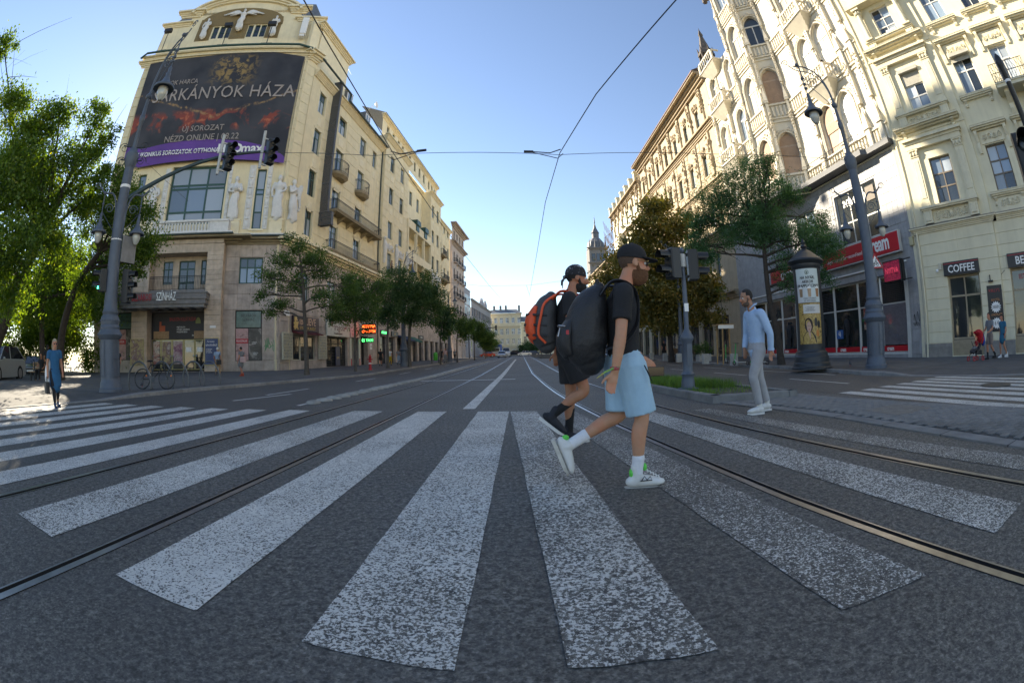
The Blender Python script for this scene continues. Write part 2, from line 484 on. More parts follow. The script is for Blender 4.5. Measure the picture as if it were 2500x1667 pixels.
stripe([(2.40,1.07),(2.96,1.14),(2.30,7.4),(1.84,7.6)], m_z[2])
stripe([(3.74,1.2),(4.22,1.2),(3.28,7.2),(2.95,7.2)], m_z[3])
for i, x in enumerate((-4.45, -5.45, -6.40, -7.30, -8.25, -9.15, -10.05)):
    x1 = [.02, .03, .03, .05, .03, .03, .03][i]
    stripe([(x-.27, .6), (x+.25, .6), (x+.25+.17, 8.45-.12*i), (x-.27+.17, 8.5-.12*i)], m_zs)
for i, (x, yf, yn) in enumerate(((6.95, 7.52, -1), (7.70, 7.56, -1), (8.45, 7.66, -1), (9.2, 7.70, -.5), (9.9, 7.75, 0), (10.6, 7.8, 1), (11.3, 7.9, 2))):
    stripe([(x-.02, yn), (x+.42, yn), (x+.05, yf), (x-.36, yf)], m_zs)
# lane lines
ln = structure(empty('lane_markings', (0, 0, 0)))
m_ln = asphalt_mat('lane paint', (.05,.047,.043), (.15,.142,.13), 70, paint=(.62,.61,.58), worn=.05, seed=40, rough=.62, bump=.3)
def line(x0, y0, x1, y1, w_=.12, dz=.009, m=None):
    b = MB(); d = Vector((x1-x0, y1-y0)); L_ = d.length; d.normalize(); n_ = Vector((-d.y, d.x))*w_/2
    k = max(1, int(L_/4))
    for i in range(k+1):
        p = Vector((x0, y0)) + d*L_*i/k
        for s_ in (1, -1): b.v.append((p.x+n_.x*s_, p.y+n_.y*s_, gz(p.y)+dz))
    for i in range(k): b.f.append((2*i, 2*i+2, 2*i+3, 2*i+1)); b.m.append(0)
    return b.build('painted_line', m or m_ln, ln)
line(-.86, 8.75, .55, 75, .24, m=m_z[0])
line(-4.75, 9.3, -4.1, 60, .12)
for y in (12, 20, 28, 36, 46, 58): line(-7.35+.012*y, y, -7.32+.012*y, y+3, .12)
line(-7.1, 10, -6.6, 12.5, .14); line(-4.0, 19.8, .1, 19.6, .35)
for k, x in enumerate((8.1, 10.1)):
    for y in (9.0 + 3*k, 15, 21, 28, 36, 46): line(x+.02*y, y, x+.02*(y+3), y+3, .11)
# rumble separator: a row of low concrete humps beside the track
m_hump = mat('pale concrete', (.30,.29,.26), .85, .3, 5, .3, 60, rand=.15)
sep = tag(empty('lane_separator', (0, 0, 0)), 'long row of low pale concrete humps beside the left tram track', 'separator')
hb = MB(); hb.lathe([(.24, 0), (.23, .03), (.17, .065), (.09, .085), (1e-6, .09)], 12, sx=1.0, sy=.8)
hm = hb.mesh('hump', m_hump, True, 60)
y = 9.9; i = 0
while y < 62:
    place('hump', hm, sep, (-4.63+.030*(y-9.9), y, gz(y)+.006), random.uniform(0, 6), (1, 1, random.uniform(.85, 1.1)))
    y += .60; i += 1
# ---- pavements and kerbs
def kh(y, y0=8.4, y1=9.6, lo=.02, hi=.12): return lerp(lo, hi, min(1, max(0, (y-y0)/(y1-y0))))
def pavement(name, fk, xf_, y0, y1, side, m, kfun):
    b = MB(); yy = list(np.arange(y0, min(y1, 70), 1.0)) + list(np.arange(70, y1+1, 10.0))
    for y in yy:
        k = fk(y); h = kfun(y)
        b.v += [(k+side*.30, float(y), gz(y)+h), (k+side*1.6, float(y), gz(y)+.12), (xf_, float(y), gz(y)+.12)]
    for i in range(len(yy)-1):
        for j in range(2): b.f.append((3*i+j, 3*i+j+1, 3*i+j+4, 3*i+j+3) if side > 0 else (3*i+j+1, 3*i+j, 3*i+j+3, 3*i+j+4)); b.m.append(0)
    return structure(b.build(name, m))
pl_ = pavement('left_pavement', kl, -70, -14, 230, -1, m_walk, lambda y: kh(y))
pr_ = pavement('right_pavement', kr, 40, -14, 230, 1, m_walk, lambda y: kh(y, 9.0, 10.0))
def kerbs(fk, side, kfun, y0, y1, parent):
    y = y0; n = 0
    far = MB()
    while y < y1:
        L_ = 1.0 if y < 60 else 4.0
        ya, yb = y+.006, y+L_-.006
        xa, xb = fk(ya), fk(yb); ha, hb_ = kfun(ya)+.004, kfun(yb)+.004
        b = far if n > 130 else MB()
        p = []
        for yy, x, h in ((ya, xa, ha), (yb, xb, hb_)):
            z = gz(yy)
            p += [(x, yy, z-.05), (x+side*.015, yy, z+h-.02), (x+side*.035, yy, z+h), (x+side*.30, yy, z+h)]
        q = [(0,1,5,4), (1,2,6,5), (2,3,7,6), (0,3,2,1), (4,5,6,7)]
        b.add(p, q if side < 0 else [f[::-1] for f in q])
        if n <= 130: b.build('kerb_stone', m_kerb, parent)
        y += L_; n += 1
    if far.f: stuff(far.build('kerb_stone', m_kerb, parent))
kerbs(kl, -1, lambda y: kh(y), -3, 200, pl_)
kerbs(kr, 1, lambda y: kh(y, 9.0, 10.0), -1, 200, pr_)
# big slab joints on both pavements (thin recessed strips of darker filler)
def slabs(parent, x0f, x1f, y0, y1, sx, sy, m, lim=300):
    n = 0; rest = MB(); r_ = random.Random(3)
    cand = []
    y = y0
    while y < y1:
        x = x0f(y)
        while x < x1f(y):
            cand.append((math.hypot(x, y), x, y)); x += sx
        y += sy
    cand.sort()
    for d_, x, y in cand:
        z = gz(y)+.12+r_.uniform(.001, .006)
        b = MB() if n < lim else rest
        zb = gz(y+sy)+.12+.003
        b.add([(x+.006, y+.006, z), (x+sx-.006, y+.006, z), (x+sx-.006, y+sy-.006, zb), (x+.006, y+sy-.006, zb),
               (x+.006, y+.006, z-.02), (x+sx-.006, y+.006, z-.02), (x+sx-.006, y+sy-.006, zb-.02), (x+.006, y+sy-.006, zb-.02)],
              [(0,1,2,3), (0,4,5,1), (1,5,6,2), (2,6,7,3), (3,7,4,0)])
        if n < lim: b.build('paving_slab', m, parent)
        n += 1
    if rest.f: stuff(rest.build('paving_slab', m, parent))
m_slab = mat('pavement slab', (.115,.112,.108), .88, .25, 2.5, .3, 80, rand=.14)
slabs(pl_, lambda y: math.floor(kl(y))-13.0 if y < 40 else math.floor(kl(y))-7, lambda y: kl(y)-1.7, 9.5, 33, 1.0, 1.0, m_slab)
slabs(pr_, lambda y: kr(y)+1.65, lambda y: 20.1, 10.2, 24, .8, .8, m_slab, 220)
# ---- refuge paved with small blocks, and the grassed island behind it
m_conc = mat('weathered concrete', (.20,.195,.185), .88, .3, 3, .35, 70, streak=.3)
rf = structure(empty('refuge_paving', (0, 0, 0)))
def rx0(y): return interp([-6, 1.8, 5.5, 7.0, 7.6], [4.75, 4.38, 4.30, 3.95, 3.75], y)
def rx1(y): return interp([-6, 2.7, 5.0, 7.5], [7.4, 6.55, 6.05, 5.55], y)
strip('bedding', lambda y: rx0(y), lambda y: rx1(y)+.25, -5, 7.55, .007, m_joint, .5, None, rf)
cand = []
for i in range(-40, 76):
    y = i*.105
    k = 0; x = rx0(y)+.30
    x = math.floor(x/.21)*.21 + (.105 if i % 2 else 0)
    while x < rx1(y)-.02:
        if x > rx0(y)+.27: cand.append((math.hypot(x, y), x, y))
        x += .21
cand.sort()
pbm = MB(); pbm.topbev(-.1, -.047, 0, .1, .047, .02, .006); pbm = pbm.mesh('paver', m_paver)
rest = MB()
for n, (d_, x, y) in enumerate(cand):
    z = .004+random.uniform(0, .004)
    if n < 300: place('paver', pbm, rf, (x+.1, y+.05, z), random.uniform(-.02, .02))
    else: rest.topbev(x, y+.003, z, x+.2, y+.097, z+.02, .006)
stuff(rest.build('paver', m_paver, rf))
for side in (0, 1):
    y = -5.0
    while y < 7.4:
        fx = rx0 if side == 0 else rx1
        b = MB(); xa, xb = fx(y+.005), fx(y+.99)
        b.add([(xa, y+.005, .02), (xa+.25, y+.005, .026), (xb+.25, y+.99, .026), (xb, y+.99, .02), (xa, y+.005, -.02), (xb, y+.99, -.02)],
              [(0,1,2,3), (0,3,5,4)])
        b.build('edging_stone', m_conc, rf); y += 1.0
b = MB(); b.topbev(5.0, 4.3, .0, 5.9, 5.1, .03, .01); b.build('inspection_cover', mat('cast cover', (.15,.145,.135), .7, .3, 8, .4, 60), rf)
# ------------------------------------------------------------------ facade kit: local x along the front, -y towards the street
def wallgrid(b, u0, u1, z0, z1, holes=(), y=0.0, mi=0, du=None):
    us = {u0, u1}; zs = {z0, z1}
    for h in holes:
        for a in (h[0], h[2]):
            if u0 < a < u1: us.add(a)
        for a in (h[1], h[3]):
            if z0 < a < z1: zs.add(a)
    us, zs = sorted(us), sorted(zs)
    for i in range(len(us)-1):
        um = (us[i]+us[i+1])/2; run = None
        for j in range(len(zs)):
            inside = False
            if j < len(zs)-1:
                zm = (zs[j]+zs[j+1])/2
                inside = any(h[0] < um < h[2] and h[1] < zm < h[3] for h in holes)
            if j == len(zs)-1 or inside:
                if run is not None:
                    b.quad((us[i], y, run), (us[i+1], y, run), (us[i+1], y, zs[j]), (us[i], y, zs[j]), mi); run = None
            elif run is None: run = zs[j]
    for h in holes:
        d = h[4] if len(h) > 4 else .5
        a, c, e, f = h[:4]
        b.quad((a, y, c), (a, y, f), (a, y+d, f), (a, y+d, c), mi)
        b.quad((e, y, c), (e, y+d, c), (e, y+d, f), (e, y, f), mi)
        b.quad((a, y, f), (e, y, f), (e, y+d, f), (a, y+d, f), mi)
        b.quad((a, y, c), (a, y+d, c), (e, y+d, c), (e, y, c), mi)
WC = {}
def window(parent, ua, za, ub, zb, y=.2, nu=2, rows=(.65,), fw=.07, fm=None, gm=None, name='window', arch=False, gms=None):
    """one window: the frame with its bars is the part, every pane a sub-part"""
    w_, h_ = round(ub-ua, 2), round(zb-za, 2)
    key = (w_, h_, nu, tuple(rows), fw, fm.name, arch)
    zs = [0] + [r*h_ for r in rows] + [h_]
    if key not in WC:
        f = MB(); d = .06
        f.box(0, 0, 0, fw, d, h_); f.box(w_-fw, 0, 0, w_, d, h_); f.box(fw, 0, 0, w_-fw, d, fw); f.box(fw, 0, h_-fw, w_-fw, d, h_)
        for z in zs[1:-1]: f.box(fw, -.004, z-fw*.5, w_-fw, d+.01, z+fw*.5)
        for k in range(1, nu):
            x = w_*k/nu
            for j in range(len(zs)-1):
                f.box(x-fw*.45, -.012, zs[j]+fw*.5, x+fw*.45, d+.02, zs[j+1]-fw*.5)
        fme = f.mesh('window', fm)
        panes = []
        for j in range(len(zs)-1):
            for k in range(nu):
                g = MB(); xa, xb = w_*k/nu+fw*.4, w_*(k+1)/nu-fw*.4
                g.box(xa, d*.55, zs[j]+fw*.4, xb, d*.8, zs[j+1]-fw*.4)
                panes.append(g.mesh('pane', gm))
        WC[key] = (fme, panes)
    fme, panes = WC[key]
    o = place(name, fme, parent, (ua, y, za))
    for p in panes:
        q = place('pane', p, o)
        gmx = rnd.choice(gms) if gms else gm
        if gmx is not p.materials[0]:
            q.material_slots[0].link = 'OBJECT'; q.material_slots[0].material = gmx
    return o
def cornice(b, u0, u1, z0, z1, out, y=0, steps=4, mi=0, ends=True):
    """stepped moulding growing outwards with height"""
    for i in range(steps):
        a, c = i/steps, (i+1)/steps
        o = out*(a+.25*(1-a)) if i < steps-1 else out
        e = o if ends else 0
        b.box(u0-e, y-o, lerp(z0, z1, a), u1+e, y+.05, lerp(z0, z1, c)-(.0), mi)
def hood(b, u0, u1, z, y=0, mi=0, out=.32):
    b.box(u0, y-out, z-.09, u1, y+.02, z, mi); b.box(u0+.05, y-out*.8, z-.17, u1-.05, y+.02, z-.092, mi); b.box(u0+.1, y-out*.45, z-.25, u1-.1, y+.02, z-.172, mi)
    b.box(u0+.02, y-out-.02, z+.0, u1-.02, y+.02, z+.03, mi)
def bracket(b, u, z0, z1, y=0, w_=.17, out=.24, mi=0):
    pr = [(y, z0), (y-out*.35, z0+.02), (y-out*.5, lerp(z0, z1, .25)), (y-out*.42, lerp(z0, z1, .5)), (y-out*.75, lerp(z0, z1, .72)), (y-out, lerp(z0, z1, .86)), (y-out, z1), (y, z1)]
    b.prism(pr, u-w_/2, u+w_/2, mi, 'x')
def pilaster(b, u0, u1, z0, z1, y=0, out=.14, mi=0, cap=True):
    b.box(u0, y-out, z0, u1, y+.02, z1, mi)
    b.bev(u0+.09, y-out-.03, z0+.45, u1-.09, y-out+.01, z1-.6, .02, mi)
    b.box(u0-.05, y-out-.06, z0, u1+.05, y+.02, z0+.22, mi); b.box(u0-.025, y-out-.03, z0+.222, u1+.025, y+.02, z0+.30, mi)
    if cap:
        b.box(u0-.06, y-out-.07, z1-.07, u1+.06, y+.02, z1, mi); b.box(u0-.03, y-out-.04, z1-.42, u1+.03, y+.02, z1-.36, mi)
        n = 3
        for i in range(n):
            u = lerp(u0+.05, u1-.05, i/(n-1)); b.ball((u, y-out-.05, z1-.24), .09, 6, 4, mi, (1, .8, 1.4))
        for u in (u0, u1): b.ball((u, y-out-.07, z1-.13), .075, 6, 4, mi)
def scrolls(b, u0, u1, zc, h, y=0, mi=0, n=3, r=.022):
    """leafy scroll frieze in relief"""
    w_ = (u1-u0)/(2*n)
    for k in range(2*n):
        c = u0+w_*(k+.5); sgn = 1 if (k % 2) else -1
        flip = 1 if k < n else -1
        pts = []
        for i in range(15):
            a = i/14*3.6*PI; q = h*.46*(1-i/14*.85)
            pts.append((c+flip*q*math.cos(a)*w_/h*.9, y-.02-.02*(i/14), zc+sgn*q*math.sin(a)))
        b.tube(pts, [r*(1.2-.5*i/14) for i in range(15)], 5, mi, cap=False)
        b.ball((c+flip*w_*.42, y-.025, zc-sgn*h*.28), h*.13, 6, 4, mi, (1.2, .5, .8))
    b.ball(((u0+u1)/2, y-.03, zc), h*.26, 8, 5, mi, (1, .5, 1.1))
def railing(b, pts, z0, z1, step=.11, r=.011, rail=.022, mi=0, diag=False):
    """iron railing along a plan polyline"""
    P = [Vector((p[0], p[1], 0)) for p in pts]
    b.tube([(p.x, p.y, z1) for p in P], rail, 6, mi); b.tube([(p.x, p.y, z0+.08) for p in P], rail*.7, 6, mi)
    b.tube([(p.x, p.y, z1-.14) for p in P], rail*.6, 6, mi)
    for a, c in zip(P[:-1], P[1:]):
        L_ = (c-a).length; n = max(1, int(L_/step))
        for i in range(n+1):
            p = a.lerp(c, i/n)
            b.tube([(p.x, p.y, z0), (p.x, p.y, z1)], r, 4, mi, cap=False)
def blob_relief(b, u0, u1, z0, z1, y=0, n=40, r=.08, mi=0, rr=None, dep=.6):
    rr = rr or rnd
    for i in range(n):
        b.ball((rr.uniform(u0, u1), y-rr.uniform(0, r*.4), rr.uniform(z0, z1)), r*rr.uniform(.6, 1.3), 6, 4, mi, (1, dep, rr.uniform(.7, 1.6)))

m_yel = mat('yellow stucco', (.80,.68,.44), .85, .10, 1.2, .18, 60, streak=.22, dirt=(.40,.31,.16))
m_yel2 = mat('pale yellow stucco', (.82,.71,.48), .85, .10, 1.0, .15, 60, streak=.25, dirt=(.42,.34,.19))
m_yband = mat('yellow moulding', (.84,.73,.50), .8, .10, 2, .1, 60, streak=.25, dirt=(.45,.36,.2))
m_trav = mat('travertine', (.60,.47,.35), .75, .25, 2.0, .3, 30, streak=.35, dirt=(.24,.18,.13), rand=.10)
m_trav2 = mat('grey pink limestone', (.50,.41,.34), .75, .35, 1.1, .25, 25, streak=.45, dirt=(.20,.165,.14), rand=.14)
m_white = mat('white plaster relief', (.72,.70,.66), .8, .15, 3, .2, 40, streak=.3, dirt=(.4,.38,.35))
m_green = mat('dark green paint', (.022,.075,.058), .45, .2, 5)
m_darkgut = mat('dark gutter', (.04,.06,.055), .6, .2, 5)
m_iron = mat('black iron', (.022,.022,.025), .5, .2, 10)
m_slate = mat('slate roof', (.14,.155,.175), .65, .35, 3.5, .35, 30, streak=.3, rand=.2)
m_gd = glass_mat('dark window glass', (.025,.03,.033))
m_gc = glass_mat('curtain and sky reflection tint glass', (.30,.34,.38), .08, .7)  # pale base colour covers curtains and stands for weak sky reflection
m_gb = glass_mat('sky reflection tint glass', (.16,.21,.27), .05, .9)  # reflected sky is put into this blue base colour
m_ceil = mat('dull brown soffit', (.30,.24,.15), .9, .2, 2)  # dull brown base colour for cornices and balconies
m_dark = mat('dark interior', (.012,.012,.013), .9)
m_black = mat('black sign board', (.012,.012,.014), .4)
m_wht = mat('white lettering', (.80,.79,.76), .5)
m_redl = mat('red lettering', (.42,.02,.03), .5)
m_gold = mat('gold lettering', (.62,.42,.13), .45)
m_conc2 = mat('grey concrete', (.23,.22,.21), .85, .25, 3, .3, 50, streak=.4)
m_wood = mat('light wood', (.36,.22,.11), .6, .3, 5)
GW = [m_gd, m_gc, m_gb, m_gb, m_gc]

# ================================================================== the yellow corner theatre
A = empty('theatre_building', (-21.86, 33.73, 0), R(25), 'yellow corner building with a huge dark banner, white statues and a stone theatre entrance', 'building')
POST = [(-1.35, 1.03, 1.1, 5.27, .12), (-13.4, 1.2, -11.56, 5.3, .12)]
b = MB()
wallgrid(b, -16.3, 2.6, -.5, 11.3, POST + [(-1.15, 7.52, 1.02, 9.78), (-9.75, .2, -4.05, 10.1, 1.1)])
b.build('stone_base', m_trav2, A)
# stone facing slabs of the right bay and the stone courses of the portico piers
r_ = random.Random(5)
cand = []
for zr in ((.25, 1.02), (5.32, 6.6), (6.62, 7.5), (9.82, 11.2)):
    u = -2.45
    for L_ in (1.25, 1.2, 1.3, 1.25): cand.append((u, zr[0], u+L_, zr[1])); u += L_
for z0, z1 in ((1.09, 2.31), (2.31, 3.62), (3.62, 4.76), (4.76, 5.3)): cand.append((1.14, z0, 2.58, z1))
for z0, z1 in ((7.5, 8.6), (8.6, 9.8)): cand += [(1.06, z0, 2.58, z1), (-2.4, z0, -1.2, z1)]
for u0, z0, u1, z1 in cand:
    b = MB(); b.bev(u0+.012, -.05+r_.uniform(-.008, .008), z0+.012, u1-.012, .02, z1-.012, .012); b.build('stone_panel', m_trav2, A)
for (u0, u1) in ((-11.45, -9.78), (-4.06, -2.52)):
    z = .2
    while z < 10.1:
        h = .42 if z < 10 else .4
        b = MB(); b.bev(u0, -1.0+r_.uniform(-.012, .012), z+.006, u1, .02, z+h-.006, .010); b.build('stone_course', m_trav, A); z += h
b = MB(); b.bev(-11.45, -1.0, 10.12, -2.52, .02, 10.85, .02); b.bev(-11.3, -1.05, 10.87, -2.6, .02, 11.25, .03); b.build('lintel', m_trav, A)
# loggia with green french windows
b = MB(); b.box(-9.78, -.9, 6.55, -4.06, 1.0, 6.98); b.build('loggia_floor', m_conc2, A)
b = MB(); wallgrid(b, -9.78, -4.06, 6.98, 10.12, [(-8.88, 7.68, -7.86, 9.72), (-7.22, 7.0, -5.57, 9.74), (-4.97, 7.62, -4.12, 9.76)], .55); b.build('loggia_wall', m_trav, A)
window(A, -8.88, 7.68, -7.86, 9.72, .72, 2, (.66,), .09, m_green, m_gd)
o = window(A, -7.22, 7.0, -5.57, 9.74, .72, 2, (.3, .74), .11, m_green, m_gd, 'french_window')
window(A, -4.97, 7.62, -4.12, 9.76, .72, 2, (.66,), .09, m_green, m_gd)
b = MB(); railing(b, [(-9.72, -.8), (-4.1, -.8)], 6.98, 8.15, .16, .014, .03); b.build('balcony_railing', m_iron, A)
# canopy over the entrance: three stepped layers with a rounded left end
def canopy_poly(k):
    pts = [(-3.6+k, -.95), (-3.55+k, -2.6-k)]
    for i in range(9):
        a = i/8*PI/2; pts.append((-11.2-1.6*math.sin(a)-k, -2.0-k*.8-1.5*math.cos(a)*.62))
    pts.append((-12.6-k, -.95)); return pts
cnp = MB()
for (z0, z1, k) in ((5.35, 5.62, -.22), (5.622, 6.0, -.1), (6.002, 6.45, 0), (6.452, 6.56, .06)):
    pl = canopy_poly(k)
    n_ = len(pl)
    cnp.add([(x, y, z0) for x, y in pl] + [(x, y, z1) for x, y in pl], [tuple(range(n_))[::-1], tuple(range(n_, 2*n_))] + [(i, (i+1) % n_, (i+1) % n_+n_, i+n_) for i in range(n_)])
cn = cnp.build('canopy', m_conc2, A)
text('BELVÁROSI', .78, m_redl, cn, (-9.55, -3.16, 6.08), ext=.03, sx=.52, name='letters')
text('SZÍNHÁZ', .95, mat('steel letters', (.55,.55,.55), .35, metal=.7), cn, (-7.15, -3.1, 6.12), ext=.03, sx=.48, name='letters')
b = MB()
for i in range(7):
    for j in range(2): b.cut(); b.lathe([(.38, 5.32), (.3, 5.25), (1e-5, 5.22)], 10, (-11+1.1*i, -1.5-.8*j, 0))
b.build('ceiling_disc', m_conc2, cn)
# entrance: banner over a row of glazed doors, poster cases
e_ = MB(); e_.box(-9.75, .3, 2.95, -4.06, .36, 5.2); sg = e_.build('entrance_banner', mat('dark poster', (.018,.016,.022), .5, .3, 1.5), A)
text('BALKON KILÁTÁSSAL', .46, m_redl, sg, (-6.5, .29, 4.62), sx=.62)
text('MIRTI KATA\nOTHEO ANDREAS\nMOZENE BEKA', .2, m_wht, sg, (-7.1, .29, 3.75), align='LEFT', sx=.8)
text('BELVÁROSI', .16, m_wht, sg, (-5.2, .29, 3.25), sx=.9)
b = MB(); b.box(-9.5, .25, 2.98, -7.9, .3, 3.62); b.cut(); b.box(-5.35, .25, 2.98, -4.1, .3, 3.62); b.build('printed_table', m_wood, sg)
b = MB(); b.lathe([(.26, 4.25), (.24, 4.5), (.12, 4.72), (1e-4, 4.78)], 8, (-4.95, .25, 0), sy=.15); b.build('printed_lamp', mat('olive print', (.22,.24,.09), .6), sg)
b = MB(); b.box(-8.9, .26, 3.62, -8.3, .3, 4.1); b.box(-8.9, .26, 4.1, -8.7, .3, 4.45); b.build('printed_chair', mat('orange print', (.45,.10,.04), .6), sg)
m_brass = mat('brass door frame', (.30,.26,.13), .4, .2, 8, metal=.5)
pcols = [[(.02,.02,.02), (.25,.06,.05), (.5,.42,.34), (.08,.08,.1)], [(.05,.03,.03), (.35,.28,.12), (.12,.04,.06), (.5,.45,.4)], [(.03,.02,.05), (.2,.05,.12), (.4,.3,.3), (.02,.02,.02)]]
m_post = [poster_mat('posters', c, 1.6, i*3.1) for i, c in enumerate(pcols)]
for i, (u0, u1) in enumerate(((-9.7, -8.75), (-8.72, -7.6), (-7.57, -6.4), (-6.37, -5.3), (-5.27, -4.1))):
    d = window(A, u0, .35, u1, 2.92, .32, 1, (), .07, m_brass, m_gd, 'entrance_door')
    if i < 3:
        b = MB(); b.box(.14, -.03, .5, u1-u0-.14, -.005, 2.4); b.build('poster', m_post[i], d)
    else:
        b = MB(); b.box(.2, -.03, 1.5, .75, -.005, 1.9); b.build('notice', m_wht, d)
    b = MB(); b.ball((u1-u0-.12 if i % 2 else .12, -.06, 1.15), .09, 8, 6); b.build('handle', mat('chrome', (.7,.7,.7), .2, metal=1), d)
b = MB(); b.box(-11, .5, -.3, -4, 1.3, .3); b.build('threshold', m_dark, A)
b = MB(); wallgrid(b, -9.75, -4.06, -.3, 5.4, [], .95); b.build('lobby_back', m_dark, A)
b = MB(); b.box(-9.75, -.2, 5.22, -4.06, 1.0, 5.34); b.build('lobby_ceiling', m_conc2, A)
for i, (u0, u1, m_) in enumerate(((-11.5, -10.05, m_post[1]), (-4.0, -2.66, mat('blue poster', (.03,.06,.16), .4, .3, 2)))):
    b = MB(); b.box(u0, -1.09, .72, u1, -1.01, 2.95); o = b.build('poster_case', m_brass, A)
    b = MB(); b.box(u0+.07, -1.1, .79, u1-.07, -1.085, 2.88); b.build('poster', m_, o)
    if i: text('AJÁNDÉK BÉRLET', .2, m_wht, o, (u0+.67, -1.104, 2.35), sx=.7); text('Karácsony', .2, m_wht, o, (u0+.6, -1.104, 2.65), sx=.8, shear=.3)
    if i: text('színház jegyek\nés bérletek\nmár kaphatók', .13, m_wht, o, (u0+.15, -1.104, 1.9), align='LEFT', sx=.8)
m_grn_gl = mat('frosted green glass', (.10,.17,.15), .25, .25, 2)
for (u0, z0, u1, z1, d) in POST:
    b = MB(); b.box(u0, .08, z0, u1, .2, z1); o = b.build('display_window', m_dark, A)
    b = MB(); zt = z0+(z1-z0)*.64
    b.box(u0+.1, .05, zt+.08, u1-.1, .079, z1-.1); b.build('glass_panel', m_grn_gl, o)
    um = (u0+u1)/2
    for k, (a_, c_) in enumerate(((u0+.06, um-.02), (um+.02, u1-.06))):
        b = MB(); b.box(a_, .05, z0+.05, c_, .079, zt); b.build('poster', poster_mat('theatre poster', ([(.30,.16,.16), (.46,.28,.27), (.10,.03,.04)], [(.01,.01,.012), (.05,.05,.05), (.35,.32,.3)])[k], 1.3, u0+k*5), o)
    text('BELVÁROSI\nSZÍNHÁZ', .34, m_black, o, (um, .045, zt+.9), sx=.8)
    b = MB(); b.box(u0+.06, .046, zt-1.25, um-.02, .05, zt-.85); b.build('title_band', m_redl, o)
    text('VÁLASZFALAK' if u0 > -5 else 'MŰSOR', .24, m_wht, o, ((u0+um)/2, .042, zt-1.05), sx=.66)
    for k in range(2):
        text('a sikeres\nelőadás', .13, m_wht, o, (um+.3+.1*k, .046, zt-1.2-.9*k), align='LEFT')
window(A, -1.15, 7.52, 1.02, 9.78, .15, 3, (.62,), .12, m_green, m_gd, gms=[m_gd, m_gb])
# graffito on the right-hand slabs
b = MB(); r_ = random.Random(9)
for k in range(7):
    u = 1.35+.13*k; b.tube([(u+.09*math.sin(3*t+k), -.062, 2.75-.75*t+.2*math.sin(k+5*t)) for t in np.linspace(0, 1, 7)], .022, 4)
b.tube([(1.3+.9*t, -.062, 2.2+.12*math.sin(9*t)) for t in np.linspace(0, 1, 10)], .022, 4)
b.build('graffito', mat('green spray paint', (.02,.28,.10), .6), A)
b = MB(); b.box(-3.5, -1.06, 3.75, -2.95, -1.01, 3.95); b.build('number_plate', m_wht, A)
# cornice / black gutter over the stone floors, balustrade
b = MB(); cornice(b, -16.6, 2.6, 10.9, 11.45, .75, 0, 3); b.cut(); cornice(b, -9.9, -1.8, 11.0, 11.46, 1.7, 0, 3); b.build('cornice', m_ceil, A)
b = MB(); b.box(-16.8, -.98, 11.46, 2.9, .02, 11.58); b.cut(); b.box(-10.0, -1.92, 11.465, -1.7, -.9, 11.585); b.build('gutter', m_darkgut, A)
b = MB(); b.box(-16.75, -.93, 11.585, 2.85, .02, 11.70); b.cut(); b.box(-9.95, -1.85, 11.59, -1.75, -.9, 11.705); b.build('gutter_edge', m_white, A)
bal = MB(); bal.box(-9.73, -1.66, 11.71, -2.2, -1.4, 11.85); bal.box(-9.73, -1.7, 12.62, -2.2, -1.36, 12.8); bal.box(-4.0, -1.62, 11.85, -2.2, -1.44, 12.62); bal.box(-9.73, -1.62, 11.85, -9.4, -1.44, 12.62); bal.box(-2.45, -1.5, 11.85, -2.2, 0, 12.8)
bo = bal.build('balustrade', m_white, A)
bm_ = MB(); bm_.box(-.07, -.07, 0, .07, .07, .77); bm_ = bm_.mesh('baluster', m_white)
for i in range(18): place('baluster', bm_, bo, (-9.2+.3*i, -1.53, 11.85))
# yellow upper wall
UP = [(-9.15, 12.88, -3.32, 18.5, .5), (-.34, 12.34, .54, 18.0, .35), (-12.9, 12.34, -12.0, 18.0, .35)]
UP += [(u, z, u+1.5, z+2.6) for z in (19.4, 24.6) for u in (-13.6, -9.2, -7.2, -5.2, -.9)] + [(-13.6, 28.0, -12.3, 30.6), (-1.2, 28.0, .1, 30.6), (-8.6, 28.0, -7.2, 30.6), (-6.6, 28.0, -5.2, 30.6)]
b = MB(); wallgrid(b, -16.3, 2.62, 11.7, 31.2, UP); b.cut(); b.quad((-16.3, 0, -.5), (-16.3, 9, -.5), (-16.3, 9, 31.5), (-16.3, 0, 31.5)); b.build('wall', m_yel, A)
for h in UP[3:]: window(A, h[0], h[1], h[2], h[3], .18, 2, (.65,), .09, m_green, m_gd, gms=GW)
wn = window(A, -9.15, 12.88, -3.32, 18.5, .35, 3, (.22, .62, .68), .2, m_green, m_gc, 'great_window', gms=[m_gc, m_gb, m_gc])
for (u0, u1) in ((-.34, .54), (-12.9, -12.0)): window(A, u0, 12.34, u1, 18.0, .25, 1, (.28, .58, .66), .13, m_green, m_gc, gms=[m_gb, m_gc])
for i, (u0, u1) in enumerate(((-1.14, -.48), (.68, 1.12), (-9.85, -9.32), (-3.12, -2.8))):
    b = MB(); b.bev(u0, -.07, 12.3, u1, .02, 18.4, .03); z = 12.75; k = 0
    while z < 18.1:
        b.ball(((u0+u1)/2, -.09, z), (u1-u0)*.33, 8, 6, 0, (1, .5, 1.7 if k % 2 == 0 else .6)); z += .42 if k % 2 else .55; k += 1
    b.build('garland_strip', m_white, A)
b = MB()
for (u0, u1) in ((-2.95, -1.45), (1.35, 2.55), (-11.4, -10.0)):
    b.cut(); b.box(u0, -.35, 11.72, u1, .02, 13.1); b.box(u0-.04, -.39, 13.0, u1+.04, .02, 13.18)
b.box(-.62, -.12, 12.15, .8, .02, 12.32)
b.build('statue_plinth', m_yband, A)
